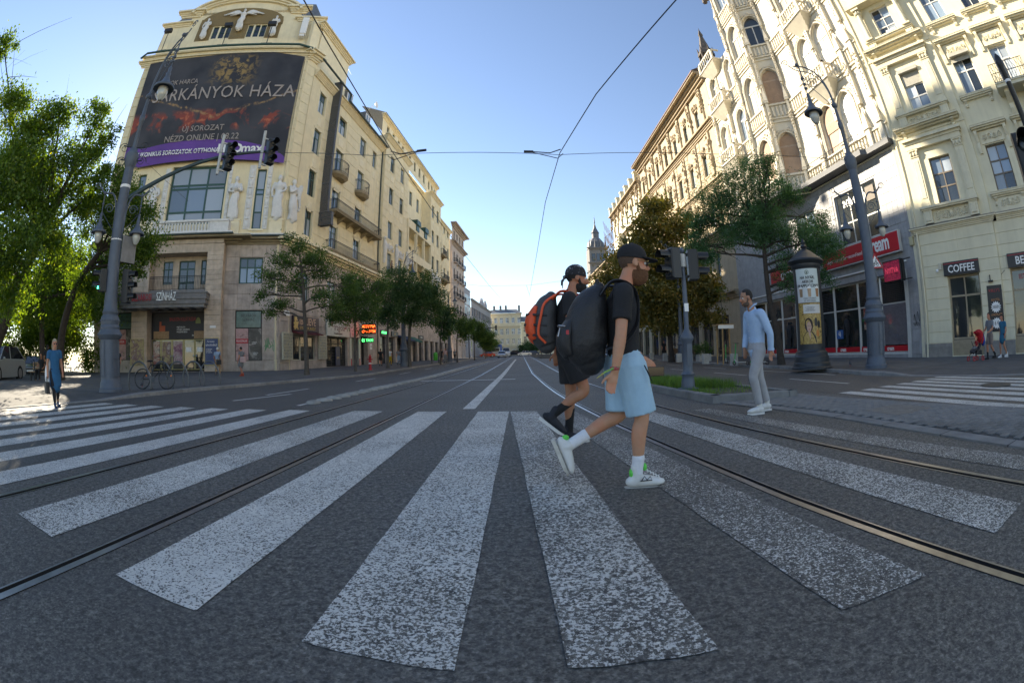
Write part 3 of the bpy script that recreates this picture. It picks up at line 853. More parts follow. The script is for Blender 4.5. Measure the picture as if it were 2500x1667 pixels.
# horizontal joints of the yellow stone courses: raised courses, one part each
z = 18.75
while z < 30.6:
    b = MB(); b.bev(1.55, -.07, z+.015, 2.62, .02, z+1.13, .02); b.build('stone_course', m_yel, A)
    b = MB(); b.bev(-16.3, -.07, z+.015, -15.5, .02, z+1.13, .02); b.build('stone_course', m_yel, A); z += 1.16
# corner pier between the two fronts
p2 = Matrix.Rotation(-R(25), 3, 'Z') @ Vector((-19.21+21.86+1.0*.0872, 34.97-33.73+1.0*.996, 0))
cp_ = empty('corner_pier', (2.6, 0, 0)); cp_.parent = A
dv = Vector((p2.x-2.6, p2.y, 0)); cp_.rotation_euler = (0, 0, math.atan2(dv.y, dv.x)); Lc = dv.length
b = MB(); b.box(-.3, .1, -.4, Lc+.3, .6, 36.5); b.build('pier_core', m_yel2, cp_)
z = -.4
while z < 31:
    h = 1.16 if z > 11.5 else 1.19
    b = MB(); b.bev(0, -.06, z+.015, Lc, .3, z+h, .02); b.build('stone_course', m_yel if z > 11.3 else m_trav2, cp_); z += h
b = MB(); cornice(b, 0, Lc, 10.9, 11.45, .75, 0, 3); b.box(-.3, -.98, 11.46, Lc+.3, .02, 11.7); cornice(b, 0, Lc, 30.8, 31.6, .8, 0, 4); b.box(-.3, -1.05, 31.6, Lc+.3, 1.5, 31.75); b.build('cornice', m_yband, cp_)
# upper cornice, green gutter, attic with arched pediment
b = MB(); cornice(b, -15.9, 1.5, 30.9, 31.75, .9, 0, 5); b.cut(); cornice(b, -16.6, 2.62, 30.7, 31.4, .6, 0, 4); b.build('cornice', m_yband, A)
b = MB(); b.tube([(-16.9, -.9, 31.5), (-16.1, -1.2, 31.85), (1.4, -1.2, 31.85), (2.9, -.9, 31.6)], .13, 8); b.build('gutter', m_green, A)
SL = [(-9.45, 34.4, -8.8, 36.22), (-8.6, 34.4, -7.95, 36.22), (-7.85, 34.4, -7.25, 36.22), (-5.25, 34.4, -4.65, 36.22), (-4.45, 34.4, -3.85, 36.22), (-3.72, 34.4, -3.12, 36.22)]
b = MB(); wallgrid(b, -15.9, 3.0, 31.6, 37.3, SL, .6); wallgrid(b, -12.9, .4, 37.3, 38.6, [], .6)
ar = [(-12.9, 38.6)] + [(-6.3+6.6*math.cos(a), 38.0+2.6*math.sin(a)) for a in np.linspace(PI*.97, PI*.03, 17)] + [(.4, 38.6)]
b.prism(ar, .6, 2.0); b.box(-15.9, .6, 31.6, -15.85, 8, 37.3)
b.build('attic_wall', m_yel2, A)
for h in SL: window(A, h[0], h[1], h[2], h[3], .75, 1, (.5,), .06, m_green, m_gd, 'slit_window')
b = MB()
for k, (r0, o_) in enumerate(((0, .75), (.35, .5), (.62, .3))):
    for a, c_ in zip(np.linspace(PI*.95, PI*.05, 16)[:-1], np.linspace(PI*.95, PI*.05, 16)[1:]):
        P = lambda an, q: (-6.3+(6.9-q)*math.cos(an), 37.9+(3.0-q*.9)*math.sin(an))
        b.prism([P(a, r0), P(a, r0+.3), P(c_, r0+.3), P(c_, r0)], .6-o_, .65)
for (u0, u1) in ((-14.1, -12.0), (-.6, .8)): b.cut(); cornice(b, u0, u1, 38.0, 38.9, .75, .6, 4)
for (u0, u1) in ((-16.0, -12.9), (.4, 3.1)): b.cut(); cornice(b, u0, u1, 36.7, 37.3, .5, .6, 3)
b.build('pediment_moulding', m_yband, A)
lp = [(-11.4, 34.3), (-11.4, 37.3)] + [(-6.4+5.0*math.cos(a), 37.2+2.0*math.sin(a)) for a in np.linspace(PI, 0, 13)] + [(-1.5, 34.3)]
b = MB()
for (u0, z0, u1, z1) in ((-11.4, 34.2, -9.6, 37.5), (-7.2, 34.2, -5.3, 37.5), (-3.05, 34.2, -1.5, 37.5)): b.cut(); b.box(u0, .55, z0, u1, .6, z1)
b.cut(); pp = [(-11.4, 36.3)] + [(-6.4+5.0*math.cos(a), 36.9+2.1*math.sin(a)) for a in np.linspace(PI, 0, 15)] + [(-1.4, 36.3)]
b.prism(pp, .5, .597)
b.build('mosaic_field', mat('gold mosaic', (.25,.17,.06), .55, .5, 30), A)
# slate mansard
b = MB(); b.add([(-15.8, 1.2, 37.3), (-12.8, 1.2, 37.3), (-12.0, 3, 41.5), (-14.3, 3, 41.5), (-15.8, 9, 37.3), (-14.3, 7, 41.5)], [(0,1,2,3), (4,0,3,5)])
b.add([(.3, 1.2, 37.3), (3.2, 1.2, 37.3), (1.6, 3, 42), (-1, 3, 42), (8.0, 12, 37.3), (5, 12, 42)], [(0,1,2,3), (1,4,5,2)])
b.add([(-12.8, 2.2, 38.5), (.4, 2.2, 38.5), (-1, 4, 43), (-12, 4, 43)], [(0,1,2,3)])
b.build('mansard_roof', m_slate, A)
for u in (-14.4, -7.1, -2.2):
    b = MB(); b.tube([(u, -1.1, 31.9), (u+.05, -1.3, 33.6), (u+.1, -1.4, 34.4)], .05, 6); b.box(u-.4, -1.75, 34.3, u+.5, -1.3, 34.75); b.box(u-.6, -1.25, 31.95, u+.6, -1.15, 32.02); b.build('floodlight', m_iron, A)
b = MB(); b.bev(.9, -.3, 34.2, 1.6, .4, 36.7, .05); b.box(.95, -.2, 33.9, 1.5, .3, 34.2); b.build('antenna_box', m_wht, A)
# the printed banner hung over the windows
def banner_art():
    m, t, bs = nodes('banner print'); N, L = t.nodes, t.links
    tc = N.new('ShaderNodeTexCoord'); sx_ = N.new('ShaderNodeSeparateXYZ'); L.new(tc.outputs['Object'], sx_.inputs[0])
    def noise(s, d=6, off=0, dist=0.0):
        mp = N.new('ShaderNodeMapping'); mp.inputs['Location'].default_value = (off, 0, off); L.new(tc.outputs['Object'], mp.inputs[0])
        n = N.new('ShaderNodeTexNoise'); n.inputs['Scale'].default_value = s; n.inputs['Detail'].default_value = d; n.inputs['Distortion'].default_value = dist; L.new(mp.outputs[0], n.inputs[0]); return n.outputs['Fac']
    def rng(v, a, b_, c=0, d=1):
        r = N.new('ShaderNodeMapRange'); r.interpolation_type = 'SMOOTHSTEP'
        for i, q in enumerate((a, b_, c, d)): r.inputs[i+1].default_value = q
        L.new(v, r.inputs[0]); return r.outputs[0]
    def op(o, a, b_):
        x = N.new('ShaderNodeMath'); x.operation = o
        for i, q in ((0, a), (1, b_)):
            L.new(q, x.inputs[i]) if hasattr(q, 'links') else setattr(x.inputs[i], 'default_value', q)
        return x.outputs[0]
    def mix(f, a, c):
        x = N.new('ShaderNodeMix'); x.data_type = 'RGBA'; L.new(f, x.inputs[0])
        for i, q in ((6, a), (7, c)):
            L.new(q, x.inputs[i]) if hasattr(q, 'links') else setattr(x.inputs[i], 'default_value', (*q, 1))
        return x.outputs[2]
    X, Z = sx_.outputs[0], sx_.outputs[2]
    c = mix(rng(noise(.35, 4), .35, .7), (.020,.019,.023), (.050,.047,.050))
    band = op('MULTIPLY', rng(Z, 21.7, 22.6), rng(Z, 24.6, 23.6))
    ember = op('MULTIPLY', band, rng(noise(.55, 7, 3, .6), .50, .60))
    c = mix(ember, c, (.24,.04,.02))
    ember2 = op('MULTIPLY', ember, rng(noise(1.6, 5, 8), .5, .62)); c = mix(ember2, c, (.46,.12,.05))
    gx = op('MULTIPLY', rng(X, -8.2, -6.0), rng(X, -1.8, -4.2)); gz_ = op('MULTIPLY', rng(Z, 26.5, 28.4), rng(Z, 31.4, 30.2))
    gold = op('MULTIPLY', op('MULTIPLY', gx, gz_), rng(noise(1.3, 8, 5, 1.5), .45, .62)); c = mix(gold, c, (.30,.19,.06))
    ridge = op('ADD', op('MULTIPLY', op('ABSOLUTE', op('ADD', X, 6.0), 0), .33), 22.9)
    dz = op('ABSOLUTE', op('SUBTRACT', op('SUBTRACT', Z, ridge), op('MULTIPLY', noise(.5, 5, 2), 1.2)), 0)
    c = mix(op('MULTIPLY', rng(dz, .22, .0), rng(noise(3, 5, 6), .4, .65)), c, (.36,.21,.08))
    L.new(c, bs.inputs['Base Color']); bs.inputs['Roughness'].default_value = .6
    return m
m_art = banner_art()
m_purp = mat('purple print', (.13,.045,.28), .6, .25, .25)
top = [(-15.4, 30.75), (-12, 30.95), (-9, 31.05), (-6, 31.25), (-3.1, 31.5), (-.5, 31.1), (2.22, 30.7)]
bot = [(-15.0, 19.5), (-13.3, 18.57), (-10, 18.8), (-5.9, 18.9), (-2, 18.75), (.5, 18.6), (2.08, 18.4)]
bn = tag(empty('banner', (0, 0, 0)), 'huge dark film banner with a purple bottom band stretched across the yellow corner building', 'banner')
bn.location = A.location; bn.rotation_euler = A.rotation_euler
def ban(t, s_):
    x = interp(np.linspace(0, 1, 7), [p[0] for p in top], t); zt = interp(np.linspace(0, 1, 7), [p[1] for p in top], t)
    xb = interp(np.linspace(0, 1, 7), [p[0] for p in bot], t); zb = interp(np.linspace(0, 1, 7), [p[1] for p in bot], t)
    return (lerp(xb, x, s_), -.55+.05*math.sin(9*t+4*s_), lerp(zb, zt, s_))
def sband(t): return .045+.125*math.sin(PI*min(1, .16+.84*t))**.7
art, pur = MB(), MB(); nt_, ns = 40, 16
for mbb, fa, fb in ((art, sband, lambda t: 1.0), (pur, lambda t: 0.0, sband)):
    for off in (0, .03):
        o0 = len(mbb.v)
        for i in range(nt_+1):
            t = i/nt_
            for j in range(ns+1):
                p = ban(t, lerp(fa(t), fb(t), j/ns)); mbb.v.append((p[0], p[1]+off, p[2]))
        for i in range(nt_):
            for j in range(ns):
                k = o0+i*(ns+1)+j; q = (k, k+ns+1, k+ns+2, k+1); mbb.f.append(q if off == 0 else q[::-1]); mbb.m.append(0)
art.build('printed_sheet', m_art, bn, True); pur.build('purple_band', m_purp, bn, True)
m_tl = mat('pale bronze lettering', (.40,.33,.28), .5, .25, 2)
text('SÁRKÁNYOK HÁZA', 2.05, m_tl, bn, (-5.75, -.66, 26.15), ext=.01, sx=.83, space=1.03)
text('TRÓNOK HARCA', .8, m_tl, bn, (-11.2, -.66, 27.75), ext=.01, sx=.8)
text('ÚJ SOROZAT', .85, m_tl, bn, (-6.7, -.66, 22.15), ext=.01, sx=.9)
text('NÉZD ONLINE | 08.22', .92, m_tl, bn, (-6.7, -.66, 21.15), ext=.01, sx=.9)
text('AZ IKONIKUS SOROZATOK OTTHONA', .66, m_wht, bn, (-9.2, -.66, 19.75), ext=.01, sx=.80, bold=.012)
text('HBO', 1.25, m_wht, bn, (-3.4, -.66, 19.85), ext=.01, sx=.95, bold=.05); text('max', 1.25, m_wht, bn, (-1.2, -.66, 19.85), ext=.01, bold=.03)
# ================================================================== side front of the theatre block along the street
B = empty('side_wing', (-19.21, 34.97, 0), R(85)); B.parent = A
B.location = Matrix.Rotation(-R(25), 3, 'Z') @ Vector((-19.21+21.86, 34.97-33.73, 0)); B.rotation_euler = (0, 0, R(60))
# the wing is a part of the theatre; its own pieces are sub-parts
WIN = [(8.35, 25.95, 10.35, 28.1), (8.35, 20.5, 10.35, 23.85), (14.65, 25.95, 16.55, 28.35), (14.65, 20.4, 16.55, 23.7), (8.35, 16.5, 10.35, 19.15), (14.5, 16.4, 16.5, 18.95), (8.35, 12.6, 10.3, 15.1), (14.5, 12.6, 16.5, 15.1),
       (3.1, 25.95, 4.6, 28.4), (3.1, 21.2, 4.6, 23.9), (3.1, 16.6, 4.6, 19.3), (3.1, 12.6, 4.6, 15.2), (19.0, 25.95, 20.4, 28.3)]
LOW = [(1.7, .98, 6.0, 3.24, .3), (8.2, .3, 13.3, 3.34, .4), (13.9, .2, 16.7, 3.5, .5), (17.1, .2, 19.3, 3.75, .8), (2.6, 6.4, 4.6, 9.0), (8.4, 6.4, 10.4, 9.0), (14.5, 6.4, 16.5, 9.0)]
b = MB(); wallgrid(b, 1.2, 22.4, 11.3, 30.3, WIN); b.build('wall', m_yel, B)
b = MB(); wallgrid(b, 1.2, 22.4, -.8, 11.3, LOW); b.build('stone_base', m_trav2, B)
for h in WIN: window(B, h[0], h[1], h[2], h[3], .2, 2, (.68,), .1, m_green, m_gd, gms=GW)
for h in LOW[4:]: window(B, h[0], h[1], h[2], h[3], .2, 2, (.68,), .1, m_green, m_gd, gms=GW)
b = MB()
for h in WIN:
    b.cut(); b.box(h[0]-.14, -.05, h[1]-.02, h[0]-.01, .05, h[3]+.15); b.box(h[2]+.01, -.05, h[1]-.02, h[2]+.14, .05, h[3]+.15); b.box(h[0]-.14, -.05, h[3]+.01, h[2]+.14, .05, h[3]+.15)
    if h[1] > 15: b.cut(); b.bev(h[0]+.35, -.05, h[1]-1.6, h[2]-.35, .02, h[1]-.55, .04)
b.build('window_surround', m_yband, B)
z = 11.9
while z < 29.5:
    b = MB()
    for (u0, u1) in ((4.95, 7.9), (10.8, 14.1), (17.0, 18.6), (20.8, 22.35)): b.cut(); b.bev(u0, -.04, z+.012, u1, .02, z+1.13, .02)
    b.build('stone_course', m_yel, B); z += 1.16
b = MB(); cornice(b, 1.2, 22.4, 10.9, 11.45, .75, 0, 3, 0, False); b.box(1.2, -.98, 11.46, 22.4, .02, 11.7); b.cut(); cornice(b, 1.2, 22.4, 29.4, 30.1, .7, 0, 5, 0, False); b.build('cornice', m_yband, B)
b = MB(); b.tube([(.8, -1.0, 31.0), (8.6, -.95, 31.0), (8.6, -.85, 30.1), (22.4, -.85, 30.1)], .12, 8); b.cut(); b.tube([(22.3, -.12, 30), (22.3, -.12, -.5)], .09, 8); b.build('drain_pipe', m_darkgut, B)
b = MB(); wallgrid(b, .9, 8.6, 30.3, 36.4, []); b.quad((8.6, 0, 30.3), (8.6, 6, 30.3), (8.6, 6, 36.4), (8.6, 0, 36.4)); cornice(b, .6, 8.6, 35.7, 36.4, .6, 0, 4); b.build('corner_attic', m_yel2, B)
b = MB(); b.add([(.4, -.3, 36.5), (8.9, -.3, 36.5), (6.5, 3, 40.5), (2.8, 3, 40.5), (8.9, 9, 36.5), (6.5, 6, 40.5)], [(0,1,2,3), (1,4,5,2)])
b.add([(8.6, .0, 30.3), (22.4, .0, 30.3), (22.4, 2.6, 34.4), (8.6, 2.6, 34.4), (22.4, 12, 35), (8.6, 12, 35)], [(0,1,2,3), (3,2,4,5)]); b.build('mansard_roof', m_slate, B)
for u in (10.2, 16.4):
    d = window(B, u, 30.8, u+1.6, 32.9, .35, 2, (), .12, m_wht, m_gb, 'dormer_window')
    b = MB(); b.box(-.15, .1, -.2, 1.75, 2.2, -.02); b.box(-.15, .05, 2.11, 1.75, 2.6, 2.3); b.box(-.15, .07, -.02, -.01, 2, 2.1); b.box(1.61, .07, -.02, 1.75, 2, 2.1); b.build('dormer_box', m_slate, d)
b = MB(); b.lathe([(1e-4, 0), (.25, .04), (.45, .14), (.5, .2)], 12); b.xf(lambda x, y, z: (17.6+x, -.3-z, 34.7+y)); b.tube([(17.6, 0, 34.7), (17.6, .6, 34.2)], .04, 5)
b.build('satellite_dish', m_wht, B)
def round_balcony(parent, u0, u1, z, d=1.0, h=1.35):
    pts = [(lerp(u0, u1, .5)-math.cos(a)*(u1-u0)/2, -.02-d*math.sin(a)**.75) for a in np.linspace(0, PI, 15)]
    b = MB(); n = len(pts)
    b.add([(x, y, z-.3) for x, y in pts]+[(x, y, z) for x, y in pts], [tuple(range(n)), tuple(range(2*n-1, n-1, -1))]+[(i, i+n, (i+1) % n+n, (i+1) % n) for i in range(n)])
    mid = lerp(u0, u1, .5)
    q = [(mid+(x-mid)*.72, y*.7) for x, y in pts]
    b.add([(x, y, z-.62) for x, y in q]+[(x, y, z-.302) for x, y in pts], [tuple(range(n))]+[(i, i+n, (i+1) % n+n, (i+1) % n) for i in range(n)])
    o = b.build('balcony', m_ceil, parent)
    b = MB(); railing(b, [(x, y) for x, y in pts[:]], z, z+h, .13, .014, .035); b.build('railing', m_iron, o)
    return o
round_balcony(B, 7.9, 11.0, 20.9); round_balcony(B, 14.1, 17.3, 20.8)
def long_balcony(parent, u0, u1, z, d=1.15, h=1.1, m=None):
    b = MB(); b.box(u0, -d, z-.28, u1, .02, z); b.box(u0, -d-.06, z-.1, u1, -d, z+.04)
    for u in np.arange(u0+.4, u1, 2.2): b.prism([(0, z-.95), (-d*.8, z-.3), (-d*.8, z-.282), (0, z-.282)], u-.15, u+.15, 0, 'x')
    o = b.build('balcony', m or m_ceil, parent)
    b = MB(); railing(b, [(u0+.05, 0), (u0+.05, -d+.06), (u1-.05, -d+.06), (u1-.05, 0)], z, z+h, .17, .016, .04); b.build('railing', m_iron, o)
    return o
long_balcony(B, 7.6, 20.9, 16.35); long_balcony(B, 7.6, 21.2, 12.0, .9)
# ground-floor shops
st = MB(); r_ = random.Random(8)
def sign(name, parent, u0, z0, u1, z1, m, d=.18, y=-.06):
    b = MB(); b.bev(u0, y-d, z0, u1, y, z1, .015); return b.build(name, m, parent)
tw = lambda u, y, z: A.matrix_world
m_bel = mat('aubergine sign', (.035,.016,.024), .45, .2, 2)
s_ = sign('shop_sign', B, 1.5, 3.62, 6.32, 4.95, m_bel)
text('iBELIEVE', .92, mat('copper lettering', (.50,.30,.20), .4), s_, (4.1, -.25, 4.48), sx=.93, bold=.02); text('EGYEDI TÁSKÁK, RUHÁZAT', .36, m_gold, s_, (4.1, -.25, 3.9), sx=.66)
b = MB(); blob_relief(b, 1.62, 2.25, 3.75, 4.85, -.245, 24, .12, 0, random.Random(2), .15); b.build('printed_flower', m_gold, s_)
b = MB(); b.prism([(-.1, 3.62), (-.75, 3.42), (-.75, 3.30), (-.1, 3.45)], 1.5, 6.3, 0, 'x'); b.build('awning', mat('dark red canvas', (.10,.012,.014), .8, .2, 3), s_)
m_cream = mat('cream window frame', (.52,.48,.36), .6, .2, 5)
for (u0, z0, u1, z1) in ((1.72, 1.0, 3.3, 3.2), (4.35, 1.0, 6.0, 3.2)): window(B, u0, z0, u1, z1, .2, 1, (), .1, m_cream, m_gd, 'shop_window')
window(B, 3.4, .3, 4.25, 3.2, .22, 1, (.75,), .09, m_cream, m_gd, 'shop_door')
m_tile = poster_mat('catalogue tiles', [(.10,.10,.05), (.45,.40,.25), (.15,.18,.2), (.5,.45,.3)], 5, 2)
for u0, u1 in ((-.15, 1.45), (6.4, 8.05)):
    b = MB(); b.box(u0, -.2, 1.1, u1, -.05, 3.42); o = b.build('display_panel', m_cream, B); r2 = random.Random(int(u0*10)+3)
    for i in range(6):
        for j in range(8):
            b = MB(); ua = u0+.1+i*(u1-u0-.2)/6; za = 1.2+j*.265; b.box(ua+.02, -.215, za+.02, ua+(u1-u0-.2)/6-.02, -.201, za+.245)
            b.build('tile', m_tile, o)
m_fr = mat('cream sign board', (.60,.60,.50), .5, .1, 3)
s_ = sign('shop_sign', B, 8.06, 3.42, 13.5, 5.05, m_fr)
text('fragola', 1.0, mat('brown lettering', (.13,.05,.04), .5), s_, (10.9, -.25, 4.35), sx=.95, shear=.1); text('Romantikus fagylaltok', .28, m_black, s_, (10.6, -.25, 3.72), sx=.8)
for m_, sd in ((mat('printed leaves', (.06,.20,.05), .5), 4), (mat('printed berries', (.35,.03,.04), .5), 6)):
    b = MB(); blob_relief(b, 8.2, 9.6, 3.9, 4.95, -.245, 9, .1, 0, random.Random(sd), .1); blob_relief(b, 12.2, 13.4, 3.9, 4.95, -.245, 9, .1, 0, random.Random(sd+1), .1); b.build('printed_fruit', m_, s_)
for k in range(3): window(B, 8.25+k*1.7, .32, 8.25+k*1.7+1.65, 3.3, .3, 1, (.8,), .08, m_iron, m_gd, 'shop_door')
b = MB()
for k in range(26): b.box(8.3+k*.19, .2, .35, 8.32+k*.19, .22, 3.3)
for k in range(10): b.box(8.25, .2, .5+k*.3, 13.25, .215, .52+k*.3)
b.build('security_grille', m_iron, B)
b = MB(); b.box(10.6, .1, .4, 11.6, .18, 2.4); o = b.build('poster', mat('navy poster', (.02,.03,.08), .4), B); text('ESTE', .3, m_gold, o, (11.1, .09, 1.2))
m_led = mat('lit red letters', (1.0,.10,.02), .5, emit=2.2); m_ledg = mat('lit green letters', (.05,.9,.2), .5, emit=1.2)
for (nm, z0, z1, L_, tx, mm) in (('led_sign', 3.9, 5.1, 1.75, ('ASTORIA', 'CHANGE'), m_led), ('led_sign', 2.95, 3.5, 1.4, ('ÉS TAXI',), m_ledg)):
    b = MB(); b.box(16.7, -.35-L_, z0, 17.0, -.35, z1); b.box(16.8, -.35, (z0+z1)/2, 16.9, 0, (z0+z1)/2+.08); o = b.build(nm, m_black, B)
    for i, s in enumerate(tx): text(s, .46, mm, o, (16.69, -.35-L_/2, z1-.32-.56*i), (PI/2, 0, -PI/2), sx=.92)
b = MB(); b.box(13.95, -.12, 3.5, 16.4, -.02, 4.5); o = b.build('shop_sign', mat('white pink sign', (.6,.42,.42), .5, .3, 2), B); text('TÁRSI\nCHANGE', .4, m_redl, o, (15.2, -.13, 4.0))
for k, (u0, m_) in enumerate(((13.9, m_redl), (16.3, m_redl))):
    b = MB(); b.box(u0, -.1, .2, u0+.35, -.02, 3.4); o = b.build('side_strip', m_fr, B); b = MB(); b.box(u0+.05, -.11, .3, u0+.3, -.1, 1.1); b.build('print', m_, o)
b = MB()
for k in range(24): b.cut(); b.box(14.3, .3, .25+k*.135, 16.25, .32, .37+k*.135)
b.build('shutter_slat', m_conc2, B)
b = MB(); b.box(17.1, .6, .2, 19.3, .65, 3.75); b.build('gateway', m_dark, B)
b = MB(); b.box(13.9, .44, .2, 16.7, .49, 3.5); b.build('shop_back', m_dark, B)
b = MB(); b.box(19.8, -.05, 2.2, 20.5, -.02, 2.9); o = b.build('house_number', m_wht, B); text('14', .4, m_black, o, (20.15, -.055, 2.55))
b = MB(); b.box(.24, -.1, 4.82, 1.1, -.06, 5.25); o = b.build('street_sign', m_wht, B); text('Kossuth Lajos u.', .14, m_black, o, (.67, -.105, 5.03), sx=.8)
for (u0, z0, u1, z1) in [(6.5, 4.2, 7.9, 5.4), (6.5, 3.5, 7.9, 4.15), (-.9, 5.4, 1.4, 6.4), (1.5, 5.1, 4.6, 6.2), (4.7, 5.1, 8.0, 6.2), (8.1, 5.2, 11, 6.2), (11.1, 5.2, 13.7, 6.2), (13.8, 5.2, 16.6, 6.2), (5.0, 6.3, 8.1, 7.6), (5.0, 7.7, 8.1, 9.2), (10.8, 6.3, 14.1, 7.6), (10.8, 7.7, 14.1, 9.2), (2.0, 9.4, 5, 10.8), (5.1, 9.4, 8, 10.8), (8.1, 9.4, 11, 10.8), (11.1, 9.4, 14, 10.8), (14.1, 9.4, 17, 10.8)]:
    b = MB(); b.bev(u0+.012, -.045, z0+.012, u1-.012, .02, z1-.012, .012); b.build('stone_panel', m_trav2, B)
# projecting mesh sign
ms = tag(empty('mesh_sign', (0, 0, 0)), 'tall grey wire mesh sign box projecting from the yellow side front', 'sign')
m_mesh = mat('grey wire cloth', (.10,.10,.105), .6, .25, 3, metal=.3)
def mesh_cloth():
    m, t, bs = nodes('wire cloth'); N, L = t.nodes, t.links
    bs.inputs['Base Color'].default_value = (.10,.095,.09,1); bs.inputs['Roughness'].default_value = .6
    tr = N.new('ShaderNodeBsdfTransparent'); mx = N.new('ShaderNodeMixShader'); mx.inputs[0].default_value = .72
    L.new(tr.outputs[0], mx.inputs[1]); L.new(bs.outputs[0], mx.inputs[2]); L.new(mx.outputs[0], N['Material Output'].inputs[0]); return m
mcl = mesh_cloth()
b = MB(); b.box(-19.15, 40.85, 15.6, -17.75, 40.86, 31.2); b.box(-19.15, 41.15, 15.6, -17.75, 41.16, 31.2); b.build('mesh_panel', mcl, ms)
b = MB(); b.box(-19.75, 40.75, 14.1, -17.25, 40.76, 15.5); b.box(-19.75, 41.3, 14.1, -17.25, 41.31, 15.5); b.build('mesh_panel', mcl, ms)
b = MB()
for x in (-19.15, -17.78): b.box(x-.05, 40.8, 15.5, x+.05, 41.2, 31.25)
for z in (15.5, 18.6, 21.7, 24.8, 27.9, 31.15): b.box(-19.15, 40.82, z, -17.75, 41.18, z+.1)
for z in (14.1, 14.8, 15.45): b.box(-19.78, 40.72, z, -17.22, 40.8, z+.06); b.box(-19.78, 41.25, z, -17.22, 41.33, z+.06)
for x in (-19.75, -18.5, -17.3): b.box(x, 40.73, 14.1, x+.06, 41.3, 15.5)
b.build('mesh_frame', m_mesh, ms)
b = MB()
for z in (16.8, 19.9, 23.0, 26.1, 29.2): b.cut(); b.box(-20.0, 40.95, z, -19.1, 41.05, z+.18)
b.build('bracket', m_conc2, ms)

# ================================================================== next yellow house with bays and loggias
def street_house(name, label, u0, u1, y=0.0, **k):
    o = empty(name, (-19.21, 34.97, 0), R(85), label, 'building'); return o
H2 = street_house('bay_house', 'long yellow house with projecting bays and deep loggias beyond the drain pipe', 0, 0)
def bay(parent, u0, u1, y, cols, rows, z0, z1, mw, wm, low=True, ww=1.75, nm='wall', base_m=None, zb=11.4):
    holes = [(c-ww/2, r, c+ww/2, r+2.55) for c in cols for r in rows]
    b = MB(); wallgrid(b, u0, u1, zb, z1, holes, y)
    for u in (u0, u1): b.cut(); b.quad((u, y, zb), (u, y+2.2, zb), (u, y+2.2, z1), (u, y, z1))
    b.build(nm, mw, parent)
    for h in holes: window(parent, h[0], h[1], h[2], h[3], y+.2, 2, (.68,), .09, wm, m_gd, gms=GW)
    b = MB(); cornice(b, u0, u1, z1-.7, z1, .6, y, 4); b.build('cornice', m_yband, parent)
    b = MB()
    for h in holes: b.cut(); b.box(h[0]-.12, y-.06, h[1]-.16, h[2]+.12, y+.03, h[1]-.01); b.cut(); b.bev(h[0]+.3, y-.05, h[1]-1.5, h[2]-.3, y+.02, h[1]-.5, .04)
    b.build('window_sill', m_yband, parent)
    z = zb+.5
    while z < z1-1.2:
        b = MB()
        edges = [u0]+sorted(sum([[c-ww/2-.25, c+ww/2+.25] for c in cols], []))+[u1]
        for a, c in zip(edges[::2], edges[1::2]):
            if c-a > .3: b.cut(); b.bev(a, y-.04, z+.012, c, y+.02, z+1.13, .02)
        b.build('stone_course', mw, parent); z += 1.16
rows4 = (12.8, 17.4, 22.45, 27.45)
bay(H2, 22.45, 33.4, -.5, (25.7, 30.35), rows4, -.8, 32.4, m_yel, m_green)
bay(H2, 47.6, 55.6, -.5, (49.5, 53.2), rows4, -.8, 32.4, m_yel, m_green)
bay(H2, 55.6, 67, .1, (58.0, 61.5, 65), rows4, -.8, 29.5, m_yel, m_green, ww=1.5)
b = MB(); wallgrid(b, 33.4, 47.6, 11.4, 32.4, [(u, z, u+1.6, z+2.6) for u in (35.5, 39.8, 44.2) for z in (12.8, 17.4, 22.4, 27.4)], 1.3); b.build('loggia_wall', m_yel2, H2)
for u in (35.5, 39.8, 44.2):
    for z in (12.8, 17.4, 22.4, 27.4): window(H2, u, z, u+1.6, z+2.6, 1.5, 2, (.7,), .09, m_green, m_gd, gms=GW)
for z in (12.2, 16.8, 21.8):
    b = MB(); b.box(33.4, -.75, z-.35, 47.6, 1.3, z); b.box(33.4, -.75, z, 47.6, -.55, z+1.0); b.build('loggia_floor', m_yel2, H2)
for u in (33.5, 38.1, 42.7, 47.3):
    b = MB(); b.box(u, -.7, 11.4, u+.4, -.25, 22.8); b.build('pier', m_yel2, H2)
for u in (38.0, 43.0): 
    b = MB(); b.box(u-.9, -1.1, 22.8, u+1.3, .3, 23.6); b.box(u-.6, -.9, 21.8, u+1.0, .2, 22.8); b.build('green_cap', m_green, H2)
b = MB(); cornice(b, 33.4, 47.6, 31.7, 32.4, .5, 1.3, 4, 0, False); b.build('cornice', m_yband, H2)
HO2 = [(u, 33.4, u+1.1, 35.2) for u in (24.6, 27.2, 29.8, 32.0, 36, 39, 42, 45, 48.6, 51, 53.5)]
b = MB(); wallgrid(b, 22.6, 55.5, 32.4, 36.1, HO2, .4); cornice(b, 22.6, 55.5, 35.5, 36.1, .5, .4, 3); b.build('attic_wall', m_yel2, H2)
for h in HO2: window(H2, h[0], h[1], h[2], h[3], .6, 2, (), .08, m_green, m_gd)
b = MB(); b.add([(22.3, -.2, 36.15), (55.8, -.2, 36.15), (55.8, 4, 38.2), (22.3, 4, 38.2)], [(0,1,2,3)]); b.add([(55.6, 0, 29.5), (67, 0, 29.5), (67, 2.6, 33.5), (55.6, 2.6, 33.5)], [(0,1,2,3)]); b.build('mansard_roof', m_slate, H2)
b = MB(); LW = [(u, .1, u+2.6, 4.0, .6) for u in (23.2, 26.6, 30, 34, 37.5, 41, 44.5, 48.4, 52, 56, 60, 63.6)]+[(u, 6.4, u+1.8, 9.0) for u in (24.5, 29.5, 35, 39.6, 44, 48.6, 52.4, 57, 61, 64.5)]
